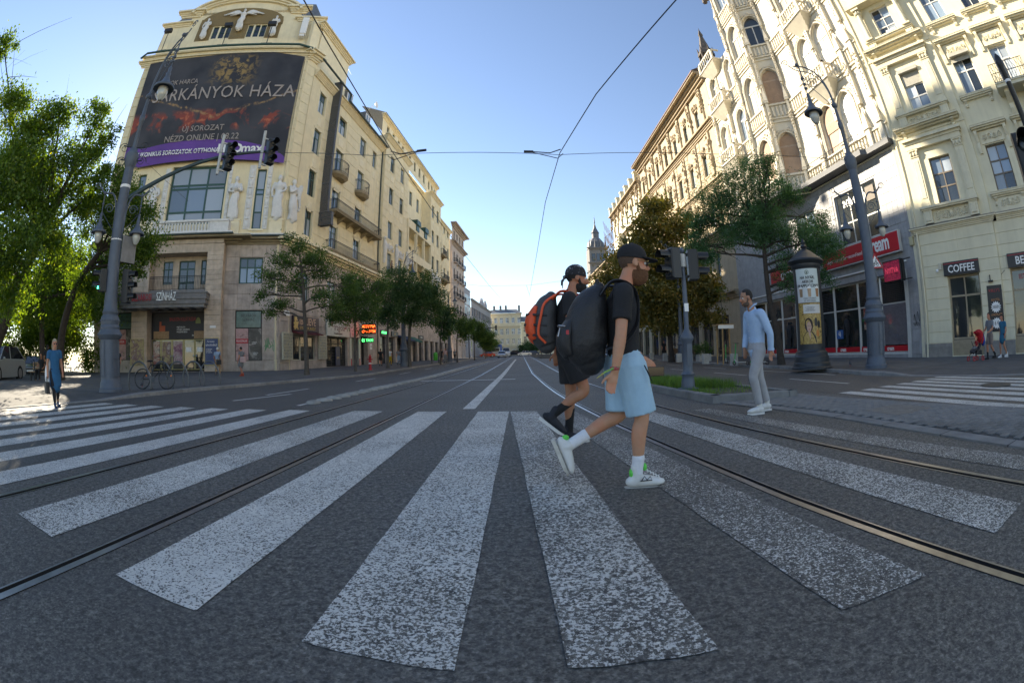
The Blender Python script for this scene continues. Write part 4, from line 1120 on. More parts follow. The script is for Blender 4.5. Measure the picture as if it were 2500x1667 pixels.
wallgrid(b, 22.4, 67, -1, 11.4, LW, -.1); b.build('stone_base', m_trav2, H2)
for h in LW: window(H2, h[0], h[1]+.2, h[2], h[3], .25, 2, (.7,), .09, m_iron if h[1] < 2 else m_green, m_gd, 'shop_window' if h[1] < 2 else 'window')
b = MB(); cornice(b, 22.4, 67, 10.9, 11.6, .8, -.1, 4, 0, False); b.build('cornice', m_yband, H2)
long_balcony(H2, 56.3, 62, 16.9, 1.0); long_balcony(H2, 56.3, 60, 22, .9)
round_balcony(H2, 24.2, 27.2, 12.0, .8)
for u in (23.2, 28.0, 32.9, 47.9, 51.3): # plaster figures and swags over the first-floor windows
    b = MB(); rr = random.Random(int(u)); b.ball((u, -.75, 17.0), .22, 8, 6); b.tube([(u, -.7, 16.8), (u+.05, -.8, 16), (u, -.75, 15), (u, -.65, 13.6)], [.14, .34, .3, .16], 8); blob_relief(b, u+.4, u+3.6, 15.7, 16.5, -.62, 30, .16, 0, rr)
    b.build('plaster_figure', m_white, H2)
b = MB()
for u0, u1, m_ in ((30.2, 34.5, 0),): b.prism([(-.1, 4.4), (-1.5, 3.7), (-1.5, 3.5), (-.1, 4.2)], u0, u1, 0, 'x')
b.build('awning', mat('navy awning', (.01,.02,.06), .7), H2)
b = MB(); b.prism([(-.1, 4.4), (-1.5, 3.7), (-1.5, 3.5), (-.1, 4.2)], 35, 38.6, 0, 'x'); b.build('awning', mat('green awning', (.01,.10,.06), .7), H2)
for u, s, m_ in ((24.5, 'GYÓGYSZERTÁR', m_ledg), (28.6, 'BÁR', m_gold), (42, 'OPTIKA', m_wht)):
    b = MB(); b.box(u-1.2, -.25, 4.1, u+1.6, -.12, 4.8); o = b.build('shop_sign', m_black, H2); text(s, .42, m_, o, (u+.2, -.26, 4.45), sx=.8)
# ------- pale house with rows of small balconies, glass block, grey block, far end block
m_pink = mat('pale pink stucco', (.50,.42,.36), .85, .12, 1, .1, 50, streak=.3)
H3 = street_house('pale_house', 'narrow pale pink house with rows of small black balconies', 0, 0)
hol = [(u-.7, z, u+.7, z+2.3) for u in (69.5, 72.8, 76.1, 79.4) for z in (6.8, 11, 15, 19, 23, 28)]
b = MB(); wallgrid(b, 67, 81.2, -1, 31.6, hol+[(68, .2, 71, 4), (72, .2, 75, 4), (76.5, .2, 80, 4)], -.4); b.quad((81.2, -.4, -1), (81.2, 10, -1), (81.2, 10, 31.6), (81.2, -.4, 31.6)); b.build('wall', m_pink, H3)
for h in hol: window(H3, h[0], h[1], h[2], h[3], -.2, 2, (.7,), .09, m_iron, m_gd)
for h in hol[::1]:
    if 10 < h[1] < 24: 
        b = MB(); b.box(h[0]-.2, -1.1, h[1]-.4, h[2]+.2, -.4, h[1]-.2); o = b.build('balcony', m_pink, H3)
        b = MB(); railing(b, [(h[0]-.15, -.4), (h[0]-.15, -1.05), (h[2]+.15, -1.05), (h[2]+.15, -.4)], h[1]-.2, h[1]+.75, .2, .02, .04); b.build('railing', m_iron, o)
b = MB(); cornice(b, 67, 81.2, 26.6, 27.4, 1.0, -.4, 4); b.cut(); cornice(b, 67, 81.2, 30.8, 31.6, 1.3, -.4, 3); b.build('cornice', m_pink, H3)
H4 = street_house('glass_block', 'modern block with a glazed corner tower beyond the pale pink house', 0, 0)
m_gblk = glass_mat('teal glass', (.10,.20,.24), .05)
m_gwall = mat('grey render', (.36,.36,.38), .8, .1, .7)
b = MB(); b.box(81.3, .2, -1, 93, 9, 19.0); b.build('wall', m_gwall, H4)
for k, z in enumerate((6, 9, 12, 15)): 
    for j in range(4): window(H4, 81.8+2.75*j, z, 84.2+2.75*j, z+2.6, .12, 2, (), .08, m_wht, m_gblk)
b = MB(); b.box(82.2, 1.5, 19, 91, 8, 22.8); b.build('glass_storey', m_gblk, H4)
b = MB(); b.box(81.9, 1.2, 22.8, 91.4, 8.4, 23.1); b.box(81.3, .1, 19, 93, 9, 19.25); b.build('roof_edge', m_gwall, H4)
H5 = street_house('grey_block', 'plain grey office block with strip windows farther down the street', 0, 0)
hol = [(94.5+3.0*i, z, 96.7+3.0*i, z+2.4) for i in range(13) for z in (5.5, 9, 12.5)]
b = MB(); wallgrid(b, 93.1, 134, -1, 17.2, hol, 0); b.quad((134, 0, -1), (134, 9, -1), (134, 9, 17.2), (134, 0, 17.2)); cornice(b, 93.1, 134, 16.6, 17.2, .5); b.build('wall', mat('light grey stone', (.36,.34,.32), .85, .15, 1), H5)
for h in hol: window(H5, h[0], h[1], h[2], h[3], .2, 2, (), .1, m_iron, m_gd, gms=GW)
for u in (112, 120): 
    b = MB(); b.prism([(u, 17.2), (u+5, 17.2), (u+5, 18.6), (u+2.5, 20), (u, 18.6)], 0, .6); b.build('gable', m_gwall, H5)
for (u0, u1, h, m_, nm, lb) in ((134.3, 160, 13, m_yel2, 'far_house', 'low yellowish house far down the left side'),):
    H = street_house(nm, lb, 0, 0); b = MB(); hol = [(u0+1.5+3*i, z, u0+3+3*i, z+2) for i in range(8) for z in (4.5, 8.5)]
    wallgrid(b, u0, u1, -1, h, hol); cornice(b, u0, u1, h-.6, h, .4); b.build('wall', m_, H)
    for q in hol: window(H, q[0], q[1], q[2], q[3], .2, 2, (), .1, m_iron, m_gd)
E1 = empty('end_block', (-9.0, 172, 0), 0, 'broad yellow four storey block closing the far end of the street', 'building')
hol = [(u, z, u+1.35, z+2.1) for u in (1.2, 3.4, 5.6, 7.8, 10.0) for z in (3.9, 8.0, 11.6, 15.2)]
hol = [(u, z, u+1.2, z+h) for u in (.6, 2.6, 4.7, 6.8, 9.0, 11.2) for z, h in ((1.6, 1.9), (5.4, 2.0), (8.9, 2.2), (13.2, 2.0))]
b = MB(); wallgrid(b, 0, 12.4, -1, 16.8, hol); b.quad((12.4, 0, -1), (12.4, 40, -1), (12.4, 40, 16.8), (12.4, 0, 16.8)); b.quad((0, 0, -1), (0, 40, -1), (0, 40, 16.8), (0, 0, 16.8)); b.build('wall', m_yel2, E1)
for h in hol: window(E1, h[0], h[1], h[2], h[3], .2, 2, (.6,), .1, m_wht, m_gd, gms=GW)
b = MB(); cornice(b, 0, 12.4, 16.1, 16.8, .6); b.cut(); cornice(b, 0, 12.4, 11.7, 12.1, .4); b.cut(); cornice(b, 0, 12.4, 4.2, 4.6, .3); b.build('cornice', m_yband, E1)
b = MB(); b.add([(-.6, -.6, 16.85), (13, -.6, 16.85), (11, 3, 18.6), (1.5, 3, 18.6), (13, 40, 16.85), (11, 38, 18.6)], [(0,1,2,3), (1,4,5,2)]); b.build('roof', m_slate, E1)
for u in (2.2, 4.6, 6.6, 11.6):
    b = MB(); b.box(u, 2, 17.5, u+.8, 3, 20.0); b.build('chimney', m_conc2, E1)
E2 = empty('far_wing', (3.6, 180, 0), R(8), 'pale yellow wing right of the block at the end of the street', 'building')
hol = [(u, z, u+1.2, z+2.1) for u in np.arange(1, 24, 3.0) for z in (2.5, 6.3, 10)]
b = MB(); wallgrid(b, 0, 26, -1, 14, hol); cornice(b, 0, 26, 13.3, 14, .5); b.build('wall', m_yel2, E2)
for h in hol: window(E2, h[0], h[1], h[2], h[3], .2, 2, (.6,), .1, m_wht, m_gd)
b = MB(); b.add([(-.5, -.5, 14.05), (26.5, -.5, 14.05), (26.5, 4, 16.5), (-.5, 4, 16.5)], [(0,1,2,3)]); b.build('roof', m_slate, E2)
# ================================================================== right side: cream house with the coffee shop
m_crm = mat('cream stucco', (.70,.64,.46), .85, .10, 1.1, .15, 60, streak=.25, dirt=(.36,.33,.24))
m_crm2 = mat('cream moulding', (.68,.62,.45), .8, .12, 2, .15, 50, streak=.3, dirt=(.33,.30,.22))
m_plinth = mat('grey plinth stone', (.27,.25,.225), .85, .3, 2.5, .3, 50, streak=.4)
m_wwin = mat('white window paint', (.62,.61,.58), .5, .12, 4)
m_bwin = mat('weathered brown window', (.16,.13,.10), .6, .3, 6)
m_tan = mat('tan shop frame', (.34,.28,.19), .6, .2, 5)
m_shut = mat('pale roller shutter', (.42,.40,.34), .6, .15, 3)
# local x runs from the joint with the grey house towards the camera
CR = empty('cream_house', (20.433, 15.286, 0), R(-70), 'cream stucco house with classical window hoods above the coffee shop', 'building')
win = []
for u0, u1, y in ((1.93, 3.33, -.15),):
    win += [(u0, 7.43, u1, 9.92), (u0, 12.56, u1, 15.02), (u0, 17.52, u1, 19.75), (u0, 22.3, u1, 24.6)]
bayw = list(win)
side = []
for u in (5.78, 8.6, 11.45):
    side += [(u, 7.5, u+1.35, 9.86), (u, 12.56, u+1.35, 14.8), (u, 17.2, u+1.35, 19.5), (u, 22.3, u+1.35, 24.5)]
b = MB(); wallgrid(b, 0, 5.04, 6.5, 28, bayw, -.15); b.quad((5.04, -.15, 6.5), (5.04, .3, 6.5), (5.04, .3, 28), (5.04, -.15, 28)); b.quad((0, -.15, 6.5), (0, 3, 6.5), (0, 3, 28), (0, -.15, 28)); b.cut()
wallgrid(b, 5.04, 16, 6.5, 28, side, 0); b.build('wall', m_crm, CR)
DO = [(1.67, .16, 3.67, 3.94, .5), (5.63, .16, 7.6, 3.94, .5), (9.6, .16, 11.6, 3.94, .5)]
b = MB(); wallgrid(b, .0, 5.04, -.3, 6.2, DO[:1], -.12); b.quad((5.04, -.12, -.3), (5.04, .3, -.3), (5.04, .3, 6.2), (5.04, -.12, 6.2)); b.cut(); wallgrid(b, 5.04, 16, -.3, 6.2, DO[1:], 0); b.build('shop_storey', m_crm, CR)
# rusticated courses of the shop storey, stone by stone between the openings
zs = [.78, 1.31, 1.85, 2.37, 2.91, 3.45, 3.97, 4.52, 5.07, 5.62, 6.18]
for z0, z1 in zip(zs[:-1], zs[1:]):
    for (a, c, y) in ((.22, 1.67, -.12), (3.67, 5.02, -.12), (5.06, 5.63, 0), (7.6, 9.6, 0), (11.6, 14, 0)) if z0 < 3.9 else ((.22, 2.6, -.12), (2.6, 5.02, -.12), (5.06, 7.6, 0), (7.6, 9.6, 0), (9.6, 14, 0)):
        b = MB(); b.bev(a, y-.035, z0+.008, c, y+.02, z1-.008, .012); b.build('rusticated_stone', m_crm, CR)
for (a, c, y) in ((0, 1.67, -.12), (3.67, 5.04, -.12), (5.04, 5.63, 0), (7.6, 9.6, 0), (11.6, 14, 0)):
    b = MB(); b.bev(a, y-.07, -.3, c, y+.02, .77, .02); b.build('plinth_stone', m_plinth, CR)
b = MB(); cornice(b, 0, 5.04, 6.2, 6.5, .28, -.12, 4); b.cut(); cornice(b, 5.3, 16, 6.2, 6.5, .28, 0, 4, 0, False); b.build('cornice', m_crm2, CR)
b = MB(); b.box(-.28, -.42, 6.5, 5.3, 0, 6.53); b.cut(); b.box(5.3, -.3, 6.5, 16, 0, 6.53); b.build('cornice_sheet', m_conc2, CR)
def blind(parent, u0, u1, z0, z1, y, m=None):
    b = MB(); n = int((z1-z0)/.05)
    for i in range(n): b.box(u0, y-.02, z0+i*(z1-z0)/n, u1, y, z0+(i+.86)*(z1-z0)/n)
    b.box(u0, y-.005, z0, u1, y+.015, z1); b.box(u0-.05, y-.3, z1, u1+.05, y+.02, z1+.2)
    return b.build('roller_blind', m or m_shut, parent)
for k, h in enumerate(bayw):
    w_ = window(CR, *h, .05, 2, (.38, .66), .075, m_bwin if k == 0 else m_wwin, m_gd, gms=[m_gd, m_gc, m_gb])
    if k == 1: blind(CR, h[0]+.03, h[2]-.03, 14.2, 14.95, -.02)
    if k == 2:
        b = MB(); b.box(.45, -.05, .05, 1.2, -.02, .55); o = b.build('paper_notice', m_wht, w_); 
        text('ELADÓ', .16, m_black, o, (.82, -.052, .38)); text('06 70 604 2334', .1, m_redl, o, (.82, -.052, .2), sx=.9)
    zb = h[1]
    for (a, c) in ((.87, 1.38), (3.84, 4.4)):
        b = MB()
        if k == 2:
            b.lathe([(.24, 0), (.24, .1), (.19, .16), (.17, .3), (.155, 2.0), (.2, 2.06)], 14, ((a+c)/2, -.42, zb)); b.box(a-.02, -.72, zb-.02, c+.02, -.12, zb+.08)
            b.box(a-.04, -.75, zb+2.3, c+.04, -.12, zb+2.42)
            for q in range(8): b.ball(((a+c)/2+.2*math.cos(q*PI/4), -.42+.2*math.sin(q*PI/4), zb+2.15), .1, 6, 4, 0, (1, 1, 1.4))
        else: pilaster(b, a, c, zb, zb+3.1, -.15, .16)
        b.build('column' if k == 2 else 'pilaster', m_crm2, CR)
    b = MB(); b.box(.72, -.62, zb-.12, 4.5, -.1, zb-.01); b.box(.8, -.55, zb-.2, 4.42, -.1, zb-.122); b.build('window_sill', m_crm2, CR)
    b = MB()
    for (a, c) in ((.86, 1.42), (3.82, 4.38)): b.cut(); b.box(a, -.5, zb-.85, c, -.1, zb-.2); b.bev(a+.1, -.54, zb-.76, c-.1, -.45, zb-.3, .03)
    b.build('pedestal', m_crm2, CR)
    b = MB(); b.box(1.42, -.3, zb-.85, 3.82, -.1, zb-.2); b.build('frieze_panel', m_crm2, CR)
    b = MB(); scrolls(b, 1.5, 3.74, zb-.52, .5, -.31, 0, 3, .03); stuff(b.build('scroll_relief', m_crm2, CR))
    if k in (0, 1):
        zt = zb+3.1
        b = MB(); b.box(.75, -.4, zt, 4.5, -.1, zt+.28); b.box(.68, -.46, zt+.28, 4.58, -.1, zt+.42); b.box(.6, -.6, zt+.42, 4.65, -.1, zt+.56); b.build('entablature', m_crm2, CR)
        b = MB(); hood(b, .33, 4.85, zt+1.25, -.15, 0, .55); b.build('hood_mould', m_crm2, CR)
        b = MB()
        for u in (.9, 4.3): b.cut(); bracket(b, u, zt+.6, zt+1.0, -.15, .2, .42)
        b.build('bracket', m_crm2, CR)
    if k == 2:
        b = MB(); b.prism([(.5, 20.3), (4.7, 20.3), (2.6, 21.3)], -.7, -.1); b.box(.45, -.78, 20.05, 4.75, -.1, 20.3); b.build('pediment', m_crm2, CR)
b = MB()
for z in (11.35, 16.35, 21.6): b.cut(); b.box(0, -.2, z, 5.06, -.1, z+.12)
b.build('string_course', m_crm2, CR)
for k, h in enumerate(side):
    row = k % 4
    w_ = window(CR, *h, .2, 2, (.38, .66) if row == 0 else (.66,), .075, m_bwin if row == 0 else m_wwin, m_gd, gms=[m_gd, m_gc, m_gb])
    z1 = h[3]; u0, u1 = h[0], h[2]
    if row < 2:
        b = MB(); hood(b, u0-.58, u1+.6, z1+1.0 if row == 0 else z1+1.2, 0, 0, .4); b.build('hood_mould', m_crm2, CR)
        zt = z1+.95 if row == 0 else z1+1.15
        b = MB()
        for u in (u0-.33, u1+.35): b.cut(); bracket(b, u, zt-1.35, zt-.2, 0, .2, .28)
        b.build('bracket', m_crm2, CR)
        b = MB(); b.box(u0-.12, -.06, z1+.05, u1+.12, .02, zt-.25); b.build('frieze_panel', m_crm2, CR)
        b = MB(); scrolls(b, u0-.05, u1+.05, (z1+zt)/2-.1, .36, -.08, 0, 2, .022); stuff(b.build('scroll_relief', m_crm2, CR))
    b = MB(); hood(b, u0-.5, u1+.5, h[1]-.02, 0, 0, .3); b.build('window_sill', m_crm2, CR)
    b = MB()
    for u in (u0-.22, u1+.22): b.cut(); bracket(b, u, h[1]-.62, h[1]-.24, 0, .2, .22)
    b.build('bracket', m_crm2, CR)
    if row == 0:
        b = MB(); b.box(u0-.2, -.1, 6.55, u1+.2, .02, h[1]-.3); b.build('frieze_panel', m_crm2, CR)
        b = MB(); scrolls(b, u0, u1, 6.95, .42, -.11, 0, 2, .025); stuff(b.build('scroll_relief', m_crm2, CR))
blind(CR, 5.8, 7.1, 14.55, 14.8, -.02)
# wrought iron balcony at the second window
b = MB(); b.box(8.0, -1.1, 12.0, 10.4, .02, 12.18); b.box(7.95, -1.15, 12.18, 10.45, .02, 12.24); ba = b.build('balcony', m_crm2, CR)
b = MB(); 
for u in (8.5, 9.9): b.cut(); bracket(b, u, 10.9, 12.0, 0, .3, .8)
b.build('bracket', m_crm2, ba)
b = MB(); pts = [(8.0, 0), (8.0, -1.08), (10.4, -1.08), (10.4, 0)]
for z in (12.28, 12.75, 13.25): b.tube([(p[0], p[1], z) for p in pts], .02, 5)
for i in range(16):
    u = 8.0+2.4*i/15; b.tube([(u, -1.08, 12.25), (u, -1.08, 13.25)], .014, 4)
for i in range(8): u = 8.0+.3*i; b.tube([(u, -1.08, 12.28), (u+.3, -1.08, 12.75)], .012, 4); b.tube([(u, -1.08, 13.25), (u+.3, -1.08, 12.75)], .012, 4)
for i in range(8):
    y = -1.08*i/7; b.tube([(8.0, y, 12.25), (8.0, y, 13.25)], .014, 4)
b.build('balcony_railing', m_iron, ba)
# glazed shop doors and their black fascia boards
def shopdoor(u0, u1, y):
    d = MB(); d.box(u0, y, .16, u1, y+.08, .9); o = d.build('door_panel', m_tan, CR)
    b = MB()
    for i in range(5): b.cut(); b.box(u0+.04, y-.03, .22+.13*i, u1-.04, y, .29+.13*i)
    b.build('vent_slat', m_tan, o)
    window(CR, u0, .92, u1, 3.92, y-.02, 2, (.685,), .09, m_tan, m_gd, 'shop_window', gms=[m_gd])
for h, y in zip(DO, (.1, .2, .2)): shopdoor(h[0], h[2], y)
def fascia(s, u0, u1, y, fx=.62, w0=None):
    b = MB(); b.bev(u0, y-.16, 3.95, u1, y-.03, 4.6, .01); o = b.build('fascia_board', m_black, CR)
    b = MB(); b.box(u0+.02, y-.17, 4.5, u1-.02, y-.16, 4.53); b.build('red_line', m_redl, o)
    text(s, .50, m_wht, o, ((u0+u1)/2, y-.165, 4.23), sx=fx, bold=.008, ext=.02)
fascia('COFFEE', 1.5, 3.75, -.12, .98); fascia('BEST', 5.55, 7.7, 0, 1.1); fascia('KEBAB', 9.5, 11.7, 0, 1.0)
b = MB(); b.bev(4.05, -.19, 1.17, 4.98, -.13, 3.27, .005); kb = b.build('price_board', m_black, CR)
text('KELLY\'S', .2, m_redl, kb, (4.5, -.2, 3.02)); text('EGYTÁL', .15, mat('orange lettering', (.6,.25,.08), .5), kb, (4.55, -.2, 2.6)); text('ONE PLATE', .14, mat('orange lettering', (.6,.25,.08), .5), kb, (4.55, -.2, 1.93), sx=.95)
for z, s in ((2.28, '2000Ft'), (1.55, '6 €')):
    pts = [(4.53+(.33 if i % 2 else .24)*math.cos(i*PI/14), z+(.27 if i % 2 else .2)*math.sin(i*PI/14)) for i in range(28)]
    b = MB(); b.prism(pts, -.198, -.19); o = b.build('price_star', m_wht, kb); text(s, .2 if len(s) > 4 else .26, m_black, o, (4.53, -.206, z), sx=.8)
for z, u in ((3.4, 6.6),): text('BEST KEBAB', .3, m_redl, CR, (6.6, .15, 3.55), sx=.6)
b = MB(); b.bev(1.2, -.24, 4.28, 1.4, -.12, 4.62, .02); b.build('alarm_box', mat('pale plastic', (.55,.50,.38), .5), CR)
b = MB(); b.ball((1.12, -.3, 4.24), .09); b.tube([(1.12, -.3, 4.3), (1.2, -.14, 4.36)], .02, 5); b.build('camera_dome', m_wht, CR)
b = MB(); b.bev(4.2, -.3, 3.42, 4.5, -.12, 3.5, .01); b.box(4.3, -.28, 3.5, 4.36, -.22, 3.75); b.tube([(4.4, -.14, 3.5), (4.8, -.14, 3.55), (5.3, -.05, 3.9)], .01, 4); b.build('spot_lamp', m_iron, CR)
b = MB(); b.tube([(.12, -.18, 28), (.12, -.18, 6.7), (.12, -.2, 6.1), (.12, -.2, .1)], .06, 8); b.build('drain_pipe', m_crm2, CR)

# ================================================================== grey clad store under the neo-gothic house
# local x = 15.35 - world y  (0 at the joint, negative farther away)
m_clad = mat('grey marble cladding', (.34,.34,.345), .5, .22, 2.2, .05, 30, streak=.5, dirt=(.20,.20,.205), rand=.12)
m_goth = mat('carved cream stone', (.66,.61,.50), .8, .12, 1.5, .2, 50, streak=.3, dirt=(.36,.32,.25))
m_goth2 = mat('carved stone relief', (.60,.54,.43), .85, .2, 4, .4, 40)
m_slab_ = mat('slate grey slab', (.10,.105,.115), .6, .2, 3)
m_rsign = mat('red sign panel', (.50,.012,.025), .35, .06, 1)
m_alu = mat('pale aluminium frame', (.52,.52,.50), .4, .1, 4)
GH = empty('gothic_house', (20.43, 15.35, 0), R(-90), 'neo-gothic cream house with pointed windows over a grey clad clothes shop', 'building')
Y = lambda y: 15.35-y
SW = (Y(22.06), 6.88, Y(17.8), 10.1, .35); SW2 = (Y(26.9), 8.2, Y(24.5), 10.1, .35); SW3 = (Y(31.5), 8.2, Y(29), 10.1, .35)
SF = (Y(35.5), .3, Y(16.72), 4.62, .6)
b = MB(); wallgrid(b, Y(37.5), 0, -.3, 11.3, [SW, SW2, SW3, SF], 0); b.build('wall', m_clad, GH)
# cladding slabs, one object each
z = 4.75; cl = []
rows = [4.0]+[6.9+.62*i for i in range(8)]
def overl(a, c): return not (a[2] <= c[0]+.01 or a[0] >= c[2]-.01 or a[3] <= c[1]+.01 or a[1] >= c[3]-.01)
r_ = random.Random(21)
zrow = .3
while zrow < 11.2:
    zt = min(zrow+.62, 11.25); u = 0.0
    while u > Y(31):
        q = (u-.46, zrow, u, zt)
        if not any(overl(q, h) for h in (SW, SW2, SW3, SF)) and not overl(q, (Y(24.2), 4.62, Y(16.4), 6.75)): cl.append(q)
        u -= .46
    zrow += .62
for q in cl[:300]:
    b = MB(); b.bev(q[0]+.005, -.03+r_.uniform(-.004, .004), q[1]+.005, q[2]-.005, .02, q[3]-.005, .006); b.build('cladding_slab', m_clad, GH)
# shop front: bays with transoms, red bottom band, red sign
us = [Y(16.75), Y(19.05), Y(21.2), Y(23.75), Y(26.2), Y(28.5), Y(30.5), Y(33), Y(35.4)]
for i, (a, c) in enumerate(zip(us[1:], us[:-1])):
    o = window(GH, a+.03, .42, c-.03, 4.58, .25, 1, (.63,), .08, m_alu, m_gd, 'shop_window', gms=[glass_mat('shop glass', (.02,.025,.028), .03)])
    b = MB(); b.box(a+.1, .2, .46, c-.1, .24, .76); q = b.build('red_band', m_rsign, o); q.parent = GH
    text('cream', .34, m_wht, q, ((a+c)/2-.5, .19, .61), sx=.7, bold=.01)
    if i in (0, 1, 3):
        b = MB()
        for k in range(12): b.box(a+.15, .22, 3.1+.1*k, c-.15, .235, 3.13+.1*k)
        for k in range(14): b.box(lerp(a+.15, c-.15, k/13)-.012, .215, 3.1, lerp(a+.15, c-.15, k/13)+.012, .23, 4.3)
        b.build('grille', m_iron, GH)
    if i in (2, 3, 5):
        um = (a+c)/2; b = MB(); b.tube([(um, .17, .85), (um, .16, 1.5), (um, .17, 1.95), (um, .15, 2.4), (um, .17, 2.52)], [.1, .13, .12, .2, .06], 10, 0, .6); b.ball((um, .16, 2.66), .1, 8, 6, 0, (.9, .8, 1.2)); b.tube([(um-.2, .16, 2.4), (um-.27, .13, 1.9), (um-.22, .1, 1.5)], .05, 6); b.tube([(um+.2, .16, 2.4), (um+.27, .13, 1.9), (um+.22, .1, 1.5)], .05, 6)
        b.build('mannequin', mat('dark clothes', (.02,.02,.024), .8), GH, True, 60)
b = MB()
for k in range(40): b.cut(); b.box(us[1]+.12, .215, .82+.055*k, us[0]-.12, .24, .86+.055*k)
b.build('shutter_slat', mat('steel shutter', (.22,.21,.24), .5, .2, 6, metal=.3), GH)
b = MB(); b.box(us[3]+.1, .2, 1.3, us[3]+.8, .235, 1.85); o = b.build('blue_notice', mat('blue notice', (.03,.12,.35), .5), GH); text('új', .35, m_wht, o, (us[3]+.45, .19, 1.62), bold=.01)
b = MB(); b.box(us[2]+.45, .2, 1.75, us[2]+1.15, .23, 3.0); o = b.build('fashion_poster', m_post[0], GH)
b = MB(); b.box(Y(35.5), .1, .0, Y(16.5), .4, .38); b.box(Y(16.72), -.05, .05, Y(16.45), .2, 4.7); b.build('sill_frame', m_alu, GH)
b = MB(); b.box(Y(36), -.1, 5.06, Y(16.3), -.03, 5.14); b.build('light_strip', m_wht, GH)
b = MB(); b.bev(Y(24.0), -.32, 5.68, Y(16.5), -.05, 6.72, .03); sg = b.build('shop_sign', m_rsign, GH)
b = MB(); b.box(Y(24.05), -.30, 5.62, Y(16.45), -.06, 5.68); b.box(Y(24.05), -.30, 6.72, Y(16.45), -.06, 6.78); b.box(Y(16.5), -.30, 5.68, Y(16.44), -.06, 6.72); b.build('sign_frame', m_alu, sg)
text('cream', 1.18, m_wht, sg, (Y(18.25), -.335, 6.27), sx=.72, bold=.03, space=.9); text('angol használtruha • second-hand', .33, m_wht, sg, (Y(21.6), -.335, 6.1), sx=.82)
b = MB(); b.bev(Y(31), -.32, 5.68, Y(26.5), -.05, 6.72, .03); sg = b.build('shop_sign', m_rsign, GH); text('cream', 1.0, m_wht, sg, (Y(28.5), -.335, 6.2), sx=.75, bold=.03)
w_ = window(GH, *SW[:4], .15, 3, (.42,), .09, m_alu, m_gd, gms=[m_gd]); text('INTIM SHOP', .62, m_wht, w_, (2.0, -.01, 2.55), sx=.78, bold=.01)
b = MB(); b.box(3.1, -.02, 2.15, 3.9, .02, 3.0); b.lathe([(.28, 0), (.28, .03), (.02, .03)], 12); b.build('fan_panel', m_bwin, w_)
window(GH, *SW2[:4], .15, 2, (), .09, m_alu, m_gd, gms=[m_gb]); window(GH, *SW3[:4], .15, 2, (), .09, m_alu, m_gd, gms=[m_gb])
b = MB(); b.bev(Y(17.42), -1.1, 3.98, Y(15.98), -.75, 5.1, .02); b.build('led_board', m_black, GH)
ob = b.v; b = MB(); b.box(Y(15.95), -1.05, 4.05, Y(15.9), -.8, 5.05); b.build('led_side', m_black, GH)
led = poster_mat('red led matrix', [(.03,.005,.01), (.12,.01,.03), (.30,.02,.06), (.04,.005,.01)], 9, 1, .4, .1)
b = MB(); b.box(Y(17.36), -1.115, 4.05, Y(16.05), -1.105, 5.03); o = b.build('led_panel', led, GH); text('NYITVA', .4, mat('dim led letters', (.45,.04,.08), .5, emit=.25), o, (Y(16.7), -1.12, 4.55), sx=.75)
b = MB(); b.box(Y(15.98), -.95, 5.0, Y(15.3), -.9, 5.05); b.cut(); b.box(Y(15.98), -.95, 4.0, Y(15.3), -.9, 4.05); b.build('bracket', m_iron, GH)
b = MB(); b.bev(Y(15.75), -.2, 5.75, Y(15.45), -.03, 6.2, .02); b.build('alarm_box', mat('pale plastic', (.5,.44,.26), .5), GH)
b = MB(); rr = random.Random(4)
b.tube([(Y(16.15)+.55*t, -.05, 2.0+.28*math.sin(14*t)+.25*t) for t in np.linspace(0, 1, 22)], .018, 4); b.tube([(Y(16.2)+.5*t, -.05, 1.8+.1*math.sin(20*t)) for t in np.linspace(0, 1, 18)], .012, 4)
b.build('graffito', m_black, GH)
# overhanging slab with railing, following the bay
edge = [(Y(38), -.9), (Y(31.5), -.9), (Y(29.5), -2.0), (Y(26.0), -2.0), (Y(24.2), -1.0), (Y(23.2), -.95), (Y(17.6), -.95), (Y(17.4), -.6), (0, -.55)]
b = MB(); pl = edge+[(0, .3), (Y(38), .3)]; n_ = len(pl)
b.add([(x, y, 11.3) for x, y in pl]+[(x, y, 11.62) for x, y in pl], [tuple(range(n_)), tuple(range(2*n_-1, n_-1, -1))]+[(i, i+n_, (i+1) % n_+n_, (i+1) % n_) for i in range(n_)])
b.build('balcony_slab', m_slab_, GH)
b = MB(); pts = [(Y(23.2), -.3), (Y(23.2), -.9), (Y(17.6), -.9), (Y(17.6), -.3)]
for z in (11.75, 12.2, 12.62): b.tube([(p[0], p[1], z) for p in pts], .022, 5)
for i in range(29):
    u = Y(23.2)+5.6*i/28; b.tube([(u, -.9, 11.62), (u, -.9, 12.62)], .013, 4)
b.build('balcony_railing', m_iron, GH)
